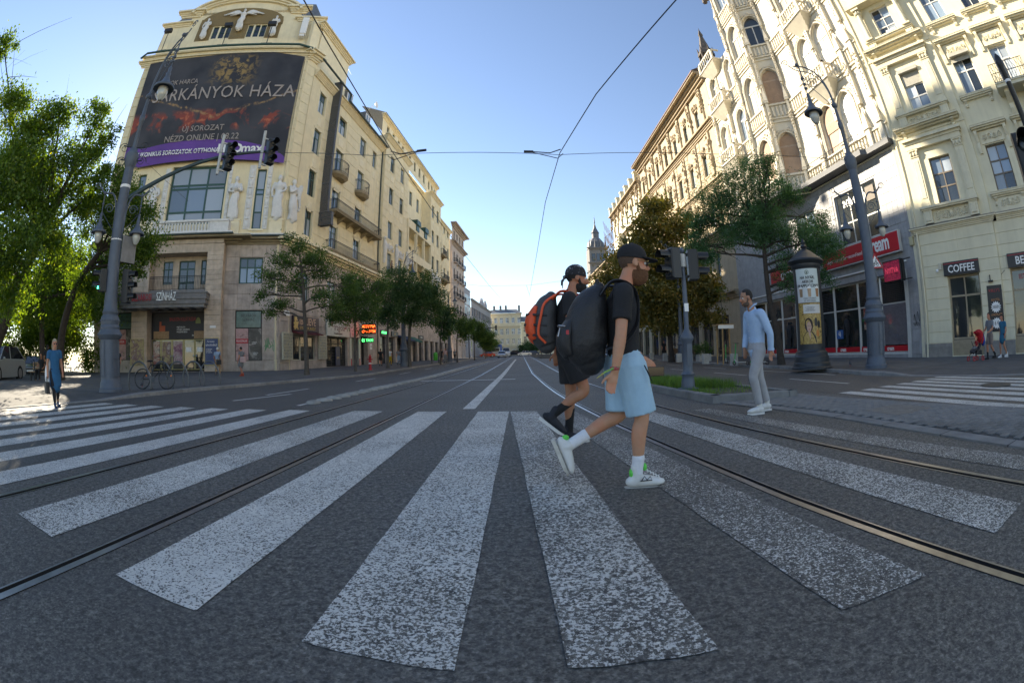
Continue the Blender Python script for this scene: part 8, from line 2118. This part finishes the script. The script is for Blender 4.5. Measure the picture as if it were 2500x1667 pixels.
b = MB(); loft(b, [(-.5, .0, .95), (-.5, 0, .7), (-.48, 0, .55)], [(.04, .08), (.07, .12), (.04, .08)]); o = fuse(b, 'blue_bag', cloth('blue cloth', (.02,.06,.35), .3), .02, 1); tag(o, 'blue bag hanging from the stroller handle', 'bag'); o.location = stl.location; o.rotation_euler = (0, 0, R(165))
TOD = dict(SIT); person('toddler with a red cap sitting in the stroller', (16.95, 9.72, GZ+.22), R(165), TOD, sk1, cloth('red cotton', (.4,.03,.03), .3), m_greyc, m_whc, None, m_red, .6, .62, 1.9, .03, GP, k=.46, hk=1.5)
person('person leaning over the first floor balcony beside the street lamp', (-15.6, 58.6, 12.2), R(-10), STAND, skg, m_brn, m_blk, m_blk, None, m_dhair, .6, .9, 1.9, .03, GP)
for i, (lb, x, y, c) in enumerate((('person under the brown trees on the right pavement', 15.2, 44.5, m_blk), ('person with red top on the distant tram stop', 8.0, 128, m_red), ('person in blue at the distant tram stop', 8.6, 118, m_bluec), ('person in white at the distant tram stop', 9.2, 112, m_whc), ('person in yellow at the distant tram stop', 7.6, 124, m_yelp))):
    person(lb, (x, y, gz(y)+GZ), R(-90+20*i), STAND, skg, c, m_blk, m_blk, None, m_dhair, .6, .9, 1.9, .05, GP)
# ------------------------------------------------------------------ trees
m_bark = mat('dark bark', (.055,.043,.034), .95, .35, 6, .8, 25)
m_barkg = mat('grey brown bark', (.095,.08,.065), .95, .35, 7, .8, 25)
lf_park = leaf_mat('lime park foliage', (.028,.070,.010), (.13,.21,.025), .55, (.26,.28,.04))
lf_ash = leaf_mat('ash foliage', (.024,.065,.016), (.095,.165,.04), .42)
lf_dark = leaf_mat('dark street foliage', (.020,.056,.022), (.075,.14,.048), .38)
lf_feath = leaf_mat('feathery blue green foliage', (.024,.080,.036), (.088,.19,.082), .40)
lf_brown = leaf_mat('rusty chestnut foliage', (.06,.078,.018), (.24,.19,.05), .42, (.32,.19,.05))
NPR = np.random.RandomState(5)
def leaves(name, clumps, m, L, W_, dens, parent, droop=0.0, sub=.34, kind=None):
    vs = []; 
    for (x, y, z, r) in clumps:
        n = int(dens*2.2*r*r); k = max(6, int(10*r+5))
        d = NPR.normal(size=(k, 3)); d /= np.linalg.norm(d, axis=1)[:, None]
        cen = d*(r*NPR.uniform(.25, 1.08, k)[:, None])*np.array([1, 1, .92])
        pick = NPR.randint(0, k, n)
        sg = r*sub*NPR.uniform(.5, 1.2, k)[pick][:, None]
        p = cen[pick]+NPR.normal(size=(n, 3))*sg*np.array([1, 1, .7])+np.array([x, y, z])
        a = NPR.normal(size=(n, 3)); a[:, 2] -= droop; a /= np.linalg.norm(a, axis=1)[:, None]
        b_ = np.cross(a, NPR.normal(size=(n, 3))); b_ /= np.linalg.norm(b_, axis=1)[:, None]
        l = L*NPR.uniform(.6, 1.25, n)[:, None]; w_ = W_*NPR.uniform(.7, 1.2, n)[:, None]
        vs.append(np.stack([p, p+a*l*.45+b_*w_*.5, p+a*l, p+a*l*.45-b_*w_*.5], 1))
    v = np.concatenate(vs).reshape(-1, 3); nq = len(v)//4
    me = bpy.data.meshes.new(name); me.vertices.add(len(v)); me.vertices.foreach_set('co', v.astype(np.float32).ravel())
    me.loops.add(nq*4); me.loops.foreach_set('vertex_index', np.arange(nq*4, dtype=np.int32)); me.polygons.add(nq); me.polygons.foreach_set('loop_start', np.arange(0, nq*4, 4, dtype=np.int32))
    me.materials.append(m); me.update(calc_edges=True)
    return place(name, me, parent)
def limb(b, a, c, r0, r1, bow=.12, rr=None, n=6, twigs=0):
    a, c = Vector(a), Vector(c); d = c-a; off = Vector((rr.uniform(-1, 1), rr.uniform(-1, 1), rr.uniform(.0, 1)))*d.length*bow
    pts = []
    for i in range(n+1):
        t = i/n; pts.append(a.lerp(c, t)+off*math.sin(PI*t)*(1-t*.4)+Vector((rr.uniform(-1, 1), rr.uniform(-1, 1), rr.uniform(-1, 1)))*d.length*.012)
    b.tube(pts, [lerp(r0, r1, (i/n)**.8) for i in range(n+1)], 7, cap=False)
    for k in range(twigs):
        p = pts[rr.randint(2, n)]; q = p+Vector((rr.uniform(-1, 1), rr.uniform(-1, 1), rr.uniform(-.2, 1)))*d.length*.38; b.tube([p, p.lerp(q, .5)+Vector((0, 0, .06)), q], [r1*1.0, r1*.7, r1*.25], 5, cap=False)
    return pts
def tree(name, label, base, trunk, r0, clumps, lm, bm, L=.14, W_=.08, dens=700, droop=.2, group=None, seed=1, sub=.34, twigs=3, swell=1.12):
    """trunk: list of points from the base up; limbs run from its upper half to every clump"""
    o = tag(empty(name, tuple(base), 0, label, 'tree', group)); rr = random.Random(seed); B0 = Vector(base)
    loc = [(x-base[0], y-base[1], z-base[2], r*swell) for x, y, z, r in clumps]
    T = crom([tuple(Vector(p)-B0) for p in trunk], 5); n = len(T)
    b = MB(); b.tube([tuple(p) for p in T], [r0*(1.35 if i == 0 else 1.1 if i == 1 else lerp(1, .5, i/(n-1))) for i in range(n)], 12)
    b.build('trunk', bm, o, True)
    b = MB(); top = [Vector(p) for p in T[n//2:]]
    for (x, y, z, r) in loc:
        c = Vector((x, y, z)); below = [p for p in top if p.z < z-.1] or [top[0]]
        s_ = min(below, key=lambda p: (p-c).length+abs(p.z-top[-1].z)*.25)
        limb(b, s_, c, r0*.42, .018, .12, rr, 6, twigs)
        for k in range(3): limb(b, Vector((x, y, z))*.55+s_*.45, c+Vector((rr.uniform(-r, r), rr.uniform(-r, r), rr.uniform(-.3*r, r)))*.85, .03, .007, .1, rr, 4, 1)
    b.build('branches', bm, o, True)
    leaves('crown', loc, lm, L, W_, dens, o, droop, sub)
    return o
LA = [(-19.54,4.26,13.12,.67),(-19.14,5.81,10.93,1.07),(-18.63,7.28,9.73,1.21),(-18.26,8.17,10.27,.97),(-18.01,8.69,11.15,.64),(-17.66,7.0,7.32,1.46),(-18.6,9.75,8.43,1.5),(-18.82,11.39,9.93,.96),(-17.9,10.98,11.58,.8),(-18.25,12.28,11.34,.62),(-18.38,12.09,8.23,1.12),(-17.85,9.02,5.86,1.42),(-16.6,6.95,4.57,1.24),(-17.24,8.0,3.55,.86),(-18.1,12.5,9.47,.6),(-20.5,6,7.5,1.8),(-21.5,9.5,9,1.7),(-20.5,4.5,5.5,1.6)]
LB = [(-18.83,14.89,9.07,.99),(-18.1,15.76,8.3,1.03),(-17.46,16.46,6.87,.81),(-18.24,15.6,6.61,1.0),(-18.97,14.7,7.78,.91),(-17.76,16.14,5.62,.64),(-20.5,15.99,6.14,1.06),(-19.13,14.49,10.0,.74),(-20.5,14,8.2,1.2),(-21.5,15,5.2,1.1)]
tree('park_tree', 'big leaning dark trunked tree at the left edge', (-19.9,8.6,GZ), [(-20.6,7.6,0),(-20.3,8.2,1.6),(-20.1,8.95,3.0),(-19.6,9.5,4.6),(-18.9,9.9,6.2)], .36, LA, lf_park, m_bark, .15, .095, 1050, .5, 'trees of the small park', 3)
tree('park_tree', 'tree whose drooping branches hang in front of the yellow corner building', (-22.8,13.9,GZ), [(-22.8,13.9,0),(-22.6,14,2.5),(-21.6,14.3,4.8),(-20.2,14.8,6.4)], .28, LB, lf_park, m_bark, .14, .09, 1000, .6, 'trees of the small park', 4)
PK = [(-32.3,15.9,5.4,1.9),(-34,21,5.9,2.2),(-30.9,23.0,5.8,1.7),(-33.7,12.8,7.2,2.4),(-32.1,24.5,7.2,1.5),(-35.3,22.8,8.8,2.3),(-31,17.5,8.2,2.0)]
tree('park_tree', 'middle tree of the park, standing behind the bench', (-32.5,18,GZ), [(-32.5,18,0),(-32.6,18,2.5),(-32.8,18,5),(-33,18,7)], .3, PK, lf_park, m_bark, .22, .15, 420, .4, 'trees of the small park', 5)
for i, (lb, x, y, h) in enumerate((('park tree far behind the parked car', -39, 13, 10), ('park tree in the gap left of the lamp post', -42, 24, 9.5), ('tall tree at the back of the park', -52, 30, 12), ('low spreading tree at the back left of the park', -48, 16, 11), ('tree beyond the back corner of the theatre', -44, 33, 9))):
    r_ = random.Random(i+40); cl = [(x+r_.uniform(-3, 3), y+r_.uniform(-3, 3), h*r_.uniform(.36, .95), r_.uniform(1.5, 2.4)) for _ in range(11)]
    tree('park_tree', lb, (x, y, GZ), [(x, y, 0), (x+.2, y, h*.25), (x-.2, y, h*.5), (x, y, h*.75)], .28, cl, lf_park, m_bark, .26, .18, 260, .4, 'trees of the small park', 50+i, twigs=1)
hd = [( -58+2.2*i, 8+2.0*i+random.uniform(-1.5, 1.5), 1.2+random.uniform(0, 1.0), 1.6) for i in range(14)]
o = leaves('shrubbery', hd, lf_park, .22, .15, 420, None); tag(o, 'continuous mass of shrubs at the back of the park', 'shrubs', None, 'stuff')
def street_tree(lb, bx, by, cl, lm, seed, L=.13, W_=.06, dens=600, r0=.13, th=None, bm=m_barkg, grp='young street trees', **k):
    z = gz(by)+GZ; cz = max(c[2] for c in cl); zl = min(c[2] for c in cl); mx = sum(c[0] for c in cl)/len(cl); my = sum(c[1] for c in cl)/len(cl)
    th = th or max(2.2, zl-.6)
    return tree('street_tree', lb, (bx, by, z), [(bx, by, z-GZ), (bx, by, z+th*.5), (lerp(bx, mx, .12), lerp(by, my, .12), z+th), (lerp(bx, mx, .5), lerp(by, my, .5), lerp(z+th, cz, .45)), (mx, my, lerp(z+th, cz, .78))], r0, cl, lm, bm, L, W_, dens, .25, grp, seed, **k)
T1 = [(-13.21,25.71,8.12,.80),(-13.98,25.29,7.06,.95),(-12.31,26.15,7.07,1.05),(-11.33,26.59,6.56,.85),(-14.64,24.92,6.02,.8),(-13.23,25.7,5.77,.9),(-10.08,27.09,5.52,.7),(-15.06,24.66,5.0,.55),(-11.25,25.53,4.87,.75),(-13.9,25.34,4.38,.6),(-14.58,24.95,4.0,.5),(-10.8,26.81,4.37,.6)]
street_tree('loose light crowned young tree in front of the believe shop sign', -12.44, 25.82, T1, lf_ash, 11, .19, .065, 560, .16, 2.9, twigs=5)
T2 = [(-10.78,30.66,6.37,1.2),(-11.6,30.36,5.5,1.2),(-9.79,30.99,5.2,1.1),(-11.04,30.57,4.35,1.1),(-12.0,30.2,4.07,.85),(-10.21,30.85,3.76,.8),(-9.1,31.2,6.06,.7)]
street_tree('second young tree of the left row, hanging over the fruit painted sign', -10.86, 30.56, T2, lf_ash, 12, .16, .065, 800, .09)
T3 = [(-10.27,37.1,6.99,1.3),(-9.27,37.37,5.94,1.2),(-10.77,36.96,4.93,1.1),(-9.78,37.24,4.41,1.0),(-8.42,37.57,6.97,.95),(-8.93,37.45,8.02,.75)]
street_tree('third dark crowned tree of the left row, beside the hydrant', -10.3, 37.2, T3, lf_dark, 13, .17, .08, 850, .12)
T4 = [(-7.52,39.29,7.18,1.36),(-8.23,39.14,5.93,1.2),(-7.0,39.38,5.73,1.1),(-7.72,39.25,4.5,1.0),(-8.77,39.03,4.69,.85),(-6.64,39.45,6.8,.85)]
street_tree('forked trunk tree with dense dark crown right of the middle lamp post', -8.9, 39.3, T4, lf_dark, 14, .17, .08, 850, .16)
street_tree('slim young tree between the forked tree and the green bin', -7.9, 50.3, [(-7.4,50.5,6.1,1.2),(-7.84,50.4,4.8,1.1),(-6.72,50.6,4.7,.9),(-7.4,50.5,3.7,.8)], lf_dark, 15, .2, .1, 600, .1)
street_tree('young tree just beyond the green bin', -7.4, 61.6, [(-7.07,61.6,5.5,1.2),(-6.1,61.7,4.9,1.1),(-6.55,61.6,4.1,1.1)], lf_ash, 16, .22, .11, 500, .1)
street_tree('eighth small tree far along the left row', -6.4, 77.8, [(-6.15,77.8,6.0,1.5),(-5.2,77.9,5.3,1.2),(-5.85,77.8,4.15,1.1)], lf_ash, 17, .26, .14, 400, .1)
street_tree('last small tree of the left row before the junction', -5.6, 96, [(-5.4,96,5.2,1.5),(-4.8,96,4.3,1.3),(-5.8,96,3.8,1.1)], lf_ash, 18, .3, .16, 350, .1)
street_tree('small round tree left of the blue truck far away', -6.5, 118, [(-6.5,118,5.2,1.8),(-5.2,118,4.2,1.4)], lf_ash, 19, .34, .2, 260, .1)
street_tree('distant tree in front of the end block', -8.5, 150, [(-8.5,150,4.8,2.2),(-6,150,4.2,1.9),(-10.5,150,5.2,2)], lf_ash, 20, .4, .24, 220, .12)
street_tree('distant dark tree right of the end block', 6.6, 163, [(5.8,164,3.9,2.2),(8.6,164,3.4,1.8),(3.9,164,3.4,1.5)], lf_dark, 21, .4, .24, 240, .12)
TR = [(12.78,19.49,9.89,.91),(11.66,20.17,8.87,1.3),(12.92,19.39,8.29,1.3),(14.07,18.57,8.6,.7),(10.36,20.87,7.87,1.15),(11.42,20.31,6.91,1.25),(12.88,19.42,6.57,1.1),(9.48,21.28,7.06,.76),(9.75,21.16,5.76,.85),(14.09,18.56,6.04,.95),(14.95,17.87,5.95,.84),(15.49,17.4,5.48,.6),(14.48,18.26,4.78,.8),(13.3,19.1,4.9,.7),(13.52,18.98,3.85,.6),(9.18,21.41,6.01,.5),(14.94,17.88,4.14,.5),(13.26,19.16,10.53,.44),(16.2,19.5,7.4,.9),(13.6,21.5,7.6,1.1)]
tree('street_tree', 'feathery blue green tree with bare lower branches left of the advertising column', (12.89,19.4,GZ), [(12.95,19.35,0),(12.8,19.45,1.6),(12.55,19.6,3.2),(12.5,19.65,5.0),(12.6,19.6,7.2)], .19, TR, lf_feath, m_bark, .13, .045, 1500, .35, 'old trees of the right pavement', 22, .30, 5)
TB1 = [(12.08,34.97,12.6,1.2),(13.16,34.58,10.76,1.5),(10.88,35.36,10.4,1.5),(11.66,35.11,8.11,1.8),(13.56,34.42,8.01,1.5),(9.9,35.7,8.2,1.35),(14.35,34.1,5.97,1.5),(12.12,34.96,5.43,1.7),(10.22,35.56,5.52,1.5),(14.24,34.15,4.02,1.15),(15.85,33.44,5.24,1.0),(12.64,34.78,3.3,1.1),(11.06,35.31,3.4,.95),(15.74,33.49,3.5,.75)]
tree('street_tree', 'large chestnut tree with rusty brown leaves behind the island signals', (12.6,35,gz(35)+GZ), [(12.6,35,0),(12.5,35,2.5),(12.4,35,5),(12.2,35,8)], .24, TB1, lf_brown, m_bark, .26, .17, 520, .5, 'old trees of the right pavement', 23, .34, 3)
TB2 = [(12.77,50.41,10.8,1.85),(11.6,50.7,8.88,1.6),(13.0,50.35,7.41,1.65),(11.1,50.9,6.57,1.3),(12.1,50.6,5.14,1.35),(14.23,50.0,4.6,1.2),(14.4,50,12.2,1.3)]
tree('street_tree', 'second rusty chestnut tree just beyond the large one', (12.9,50.4,gz(50)+GZ), [(12.9,50.4,0),(12.8,50.4,3),(12.6,50.4,6),(12.6,50.4,9)], .22, TB2, lf_brown, m_bark, .3, .2, 380, .5, 'old trees of the right pavement', 24, .34, 2)
TB3 = [(13.2,66,9.5,2),(11.8,66,7.5,1.7),(13.4,66,6,1.8),(11.8,66,5,1.4)]
tree('street_tree', 'third brown tinged tree farther along the right pavement', (13.2,66,gz(66)+GZ), [(13.2,66,0),(13.1,66,3),(13,66,6)], .2, TB3, lf_brown, m_bark, .34, .22, 300, .5, 'old trees of the right pavement', 25, .34, 1)
# staked sapling
sp_ = tag(empty('sapling', (12.0, 24.2, GZ)), 'thin sapling tied between wooden stakes with a white label board', 'sapling')
b = MB(); b.tube([(0, 0, 0), (.03, 0, 2), (0, .05, 4.4)], [.03, .022, .008], 6); b.build('trunk', m_barkg, sp_)
m_stake = mat('raw pine stake', (.38,.23,.09), .7, .25, 6)
b = MB()
for a in range(3): b.cut(); b.tube([(.45*math.cos(a*2.1), .45*math.sin(a*2.1), 0), (.42*math.cos(a*2.1), .42*math.sin(a*2.1), 2.2)], .045, 8)
b.build('stake', m_stake, sp_)
b = MB(); b.box(-.5, -.48, 2.0, .5, -.43, 2.2); b.build('label_board', m_wht, sp_); b = MB(); b.box(-.52, -.42, 2.2, .52, .42, 2.26); b.build('cross_board', m_stake, sp_)
leaves('crown', [(0, 0, 4.3, .35), (.1, 0, 3.7, .3)], lf_ash, .1, .05, 300, sp_)
pb = tag(empty('planter', (13.6, 30.8, gz(30)+GZ)), 'leafy shrub in a planter beside the stone bollards', 'planter'); b = MB(); b.topbev(-.5, -.3, 0, .5, .3, .5, .03); b.build('planter_box', m_boll, pb); leaves('foliage', [(0, 0, .9, .55), (.4, 0, .8, .4), (-.4, 0, .8, .4)], lf_ash, .12, .07, 700, pb)
# fallen leaves and litter on the pavements
b = MB(); rr = random.Random(77)
for i in range(420):
    x, y = (rr.uniform(11.6, 19), rr.uniform(11, 36)) if i % 2 else (rr.uniform(-24, -11.4), rr.uniform(3, 30)); a = rr.uniform(0, 6.3); q = .05; z = gz(y)+GZ+.014
    b.add([(x+q*math.cos(a+k*PI/2)*(1 if k % 2 else .6), y+q*math.sin(a+k*PI/2)*(1 if k % 2 else .6), z+rr.uniform(0, .012)) for k in range(4)], [(0,1,2,3)])
tag(b.build('fallen_leaves', lf_brown), 'scattered dry leaves on both pavements', 'leaves', None, 'stuff')
# ------------------------------------------------------------------ vehicles and overhead wires
m_tyre = mat('tyre rubber', (.016,.016,.017), .85); m_rimm = mat('alloy rim', (.45,.45,.46), .3, metal=.9); m_carg = glass_mat('car glass', (.015,.018,.02), .03)
def paint(n, c): return mat(n, c, .28, .03, 2, coat=.6, metal=.25)
def car(label, x, y, rz, pm, L_=4.2, H_=1.48, W_=1.75, suv=False, roof=None, parts=True, grp='cars far along the street'):
    o = tag(empty('parked_car' if suv else 'car', (x, y, gz(y)+.01), rz), label, 'car', grp)      # front along +x
    h = L_/2; s = H_
    prof = [(-h, .32), (-h-.02, .62*s/1.48), (-h+.06, .86*s/1.48), (-h+.35, .95*s/1.48), (.30*h, .95*s/1.48), (.86*h, .80*s/1.48), (h, .62*s/1.48), (h+.02, .34), (.9*h, .22), (-.9*h, .22)]
    b = MB(); rings = []
    for yy, k in ((-W_/2, .93), (-W_/2*.96, 1.0), (W_/2*.96, 1.0), (W_/2, .93)):
        b.v += [(px*(.985 if k < 1 else 1), yy if k == 1 else yy, .5+(pz-.5)*k) for px, pz in prof]
    n = len(prof)
    for r in range(3):
        for i in range(n): b.f.append((r*n+i, r*n+(i+1) % n, (r+1)*n+(i+1) % n, (r+1)*n+i)); b.m.append(0)
    b.f += [tuple(range(n))[::-1], tuple(3*n+i for i in range(n))]; b.m += [0, 0]
    b.build('body', pm, o, True, 30)
    zb = .93*s/1.48; t0, t1 = (-.97*h, -.62*h) if suv else (-.80*h, -.45*h)
    gp = [(t0, zb), (t1, s-.04), (.02*h, s), (.18*h, s-.05), (.52*h, zb-.02)]
    b = MB(); n = len(gp); b.v += [(px, -W_/2*.93, pz) if pz < zb+.01 else (px, -W_/2*.76, pz) for px, pz in gp]+[(px, W_/2*.93, pz) if pz < zb+.01 else (px, W_/2*.76, pz) for px, pz in gp]
    b.f += [tuple(range(n))[::-1], tuple(range(n, 2*n))]+[(i, i+n-0, (i+1)+n, i+1) for i in range(n-1)]; b.m += [0]*(n+1); b.build('windows', m_carg, o)
    b = MB(); b.v += [(px, sy*W_/2*.74, pz+.012) for sy in (-1, 1) for px, pz in gp[1:4]]; b.f += [(0, 1, 4, 3), (1, 2, 5, 4)]; b.m += [0, 0]
    for sy in (-1, 1):
        for (a, c) in ((gp[0], gp[1]), (gp[3], gp[4])): b.tube([(a[0], sy*W_/2*(.93 if a[1] < zb+.01 else .77), a[1]), (c[0], sy*W_/2*(.93 if c[1] < zb+.01 else .77), c[1])], .035, 5)
        b.tube([(-.1*h, sy*W_/2*.93, zb), (-.14*h, sy*W_/2*.77, s-.03)], .035, 5)
    b.build('roof', pm, o)
    for sx in (-.62, .64):
        for sy in (-1, 1):
            b = MB(); b.tube([(0, -.11, 0), (0, .11, 0)], .33*s/1.48, 18); w_ = b.build('wheel', m_tyre, o, True, 40, (sx*h, sy*(W_/2-.10), .33*s/1.48))
            b = MB(); b.tube([(0, sy*.112, 0), (0, sy*.118, 0)], .21*s/1.48, 14); b.build('rim', m_rimm, w_)
    for sy in (-1, 1):
        b = MB(); b.ball((.97*h, sy*W_/2*.72, .66*s/1.48), 1, 8, 6, 0, (.07, .18, .09)); b.build('headlight', mat('headlight', (.6,.6,.6), .1), o, True)
        b = MB(); b.box(-h-.03, sy*W_/2*.75-.12, .6*s/1.48, -h+.06, sy*W_/2*.75+.12, .8*s/1.48); b.build('tail_light', m_redl, o)
        b = MB(); b.ball((.36*h, sy*(W_/2+.07), zb+.05), 1, 8, 6, 0, (.08, .1, .07)); b.build('mirror', pm, o, True)
    b = MB(); b.box(h-.0, -.3, .36, h+.035, .3, .46); b.build('number_plate', m_wht, o); b = MB(); b.box(.96*h, -.5, .48, h+.025, .5, .6); b.build('grille', m_black, o)
    return o
car('silver grey off road car parked under the park trees at the left edge', -27.0, 11.2, R(-55), paint('silver grey paint', (.34,.36,.36)), 4.9, 1.85, 2.0, True, grp=None)
car('dark car parked under the park trees behind the woman in black', -36, 19, R(-40), paint('black paint', (.02,.02,.022)), 4.4, 1.5, grp=None)
car('silver taxi coming towards the camera in the left lane', -2.3, 103, R(-93), paint('pale silver paint', (.45,.46,.48)))
car('red car behind the taxi, seen side on', -7.0, 128, R(200), paint('red orange paint', (.55,.05,.02)))
car('white hatchback crossing at the far junction', 3.4, 128, R(180), paint('white car paint', (.6,.6,.6)), 3.8, 1.5)
car('dark estate car at the far junction left of the white hatchback', 0.6, 150, R(170), paint('dark grey paint', (.03,.035,.04)), 4.6, 1.7)
car('dark blue car at the far junction right of the white hatchback', 6.2, 142, R(180), paint('navy paint', (.02,.04,.08)), 4.3, 1.5)
car('white van behind the taxi', -1.5, 116, R(-92), paint('white van paint', (.55,.55,.55)), 4.8, 2.3, 1.9, True)
car('dark car under the brown trees, glimpsed between the walking men', 6.6, 29.5, R(-88), paint('black paint', (.015,.015,.017)), 4.3, 1.5, grp=None)
car('grey car far down the left lane', -3.9, 165, R(-93), paint('grey paint', (.2,.2,.21)))
tr = tag(empty('truck', (-4.6, 135, gz(135)), R(-93)), 'truck with a large blue box body far down the left lane', 'truck')
b = MB(); b.bev(-5.5, -1.25, 1.0, .8, 1.25, 3.5, .03); b.build('box_body', mat('blue tarpaulin', (.015,.06,.28), .5, .15, 1), tr); b = MB(); b.bev(1.0, -1.15, .5, 2.9, 1.15, 2.7, .1); b.build('cab', m_gpost, tr); b = MB(); b.box(2.88, -1.0, 1.5, 2.93, 1.0, 2.3); b.build('windscreen', m_carg, tr)
for x in (-4.5, -3.3, 2): 
    for s in (-1.05, 1.05): b = MB(); b.tube([(x, s-.12, .5), (x, s+.12, .5)], .5, 14); b.build('wheel', m_tyre, tr)
# tram stop platform far off, signals over the far junction
b = MB(); b.box(4.6, 74, gz(74), 7.0, 130, gz(130)+.25); b.box(4.5, 73.6, gz(74)-.1, 7.1, 74, gz(74)+.22); structure(b.build('tram_stop_platform', m_conc))
fs_ = tag(empty('signal_gantry', (-8.6, 92, gz(92))), 'signal mast arm over the left lane at the far junction', 'signal post'); b = MB(); b.tube([(0, 0, 0), (0, 0, 6.2)], .1, 8); b.tube([(0, 0, 5.9), (5.5, 0, 6.2)], .07, 8); b.build('mast', m_iron, fs_)
for x in (2.2, 5.5): signal('traffic_signal', 'small %s signal on the far mast arm' % ('inner' if x < 3 else 'outer'), (-8.6+x, 91.8, gz(92)+6.1), 0, 3, 'far signals')
# overhead line: span wires and contact wire
def wire(nm, lb, pts, r=.014, sag=0.0, n=14):
    a, c = Vector(pts[0]), Vector(pts[-1]); P_ = [a.lerp(c, i/n)-Vector((0, 0, sag*math.sin(PI*i/n))) for i in range(n+1)] if len(pts) == 2 else pts
    b = MB(); b.tube(P_, r, 5); return tag(b.build(nm, m_black), lb, 'wire')
b = MB(); b.box(-16, 1.5, -.5, 2.2, 1.7, 31); b.build('light_block', m_dark, A)  # added dark box behind the theatre front, stops light leaking in
b = MB(); b.box(1.4, 1.0, -.8, 22.3, 1.2, 30); b.build('light_block', m_dark, B)  # added unseen backing, keeps stray light out of the wing's openings
b = MB(); b.box(.0, .7, -.3, 15.9, .9, 28); b.box(.01, -.1, -.3, .2, .8, 28); b.build('light_block', m_dark, CR)  # added boxes behind the cream front and its joint, blocking light leaks
b = MB(); b.box(-.3, .0, -.3, .02, .5, 30); b.build('joint_block', m_crm2, CR)  # added strip closing the joint between the houses against light leaks
cw_r = [(5.2, -6, 6.5), (4.1, 0, 6.5), (2.75, 5.2, 6.5), (1.95, 8.5, 6.5), (1.46, 11.7, 6.5), (1.35, 16, 6.5), (1.5, 25, 6.55), (1.8, 45, 6.7), (3.0, 90, 7.0)]
cw_l = [(-2.9, -6, 6.5), (-3.0, 0, 6.5), (-3.08, 6, 6.5), (-3.06, 11, 6.5), (-2.8, 18, 6.5), (-2.4, 25, 6.52), (-1.7, 36, 6.6), (-.7, 50, 6.75), (.8, 90, 7.0)]
wire('contact_wire', 'overhead contact wire above the right tram track', cw_r, .012); wire('contact_wire', 'overhead contact wire above the left tram track', cw_l, .012)
wire('span_wire', 'thin span wire strung between the two big lamp posts', [(-11.9, 9.6, 7.7), (-7.5, 10.4, 6.9), (-3.6, 11.1, 6.45), (1.4, 11.5, 6.35), (6, 11.6, 6.7), (12.25, 11.8, 7.5)], .008)
wire('span_wire', 'span wire across the street between the farther lamp posts', [(-10.2, 42.8, 8.6), (-2.5, 43, 7.6), (1.8, 43, 7.55), (12.9, 43, 8.8)], .01)
wire('span_wire', 'slanting stay wire from the left lamp post towards the signal arm', [(-11.9, 9.6, 7.7), (-10.4, 11.4, 6.2)], .006)
for x, y, s in ((1.46, 11.4, 1), (-3.1, 11.0, -1)):
    b = MB(); b.tube([(x-.9*s, y-.02, 6.4), (x-.3*s, y, 6.36), (x, y+.1, 6.52)], .016, 5); b.tube([(x-.9*s, y-.02, 6.4), (x-.1*s, y+.05, 6.22), (x+.05*s, y, 6.34)], .012, 5); b.tube([(x-1.0*s, y-.02, 6.4), (x-.75*s, y, 6.4)], .04, 6)
    tag(b.build('pull_off', m_iron), 'small pull-off bracket holding the contact wire over the %s track' % ('right' if s > 0 else 'left'), 'wire bracket')
b = MB(); b.tube([(1.5, 43, 7.55), (1.75, 43.2, 6.7)], .015, 5); tag(b.build('pull_off', m_iron), 'farther pull-off bracket over the right track', 'wire bracket')
for o in bpy.data.scenes['workbench'].objects: bpy.data.objects.remove(o)
bpy.data.scenes.remove(bpy.data.scenes['workbench'])
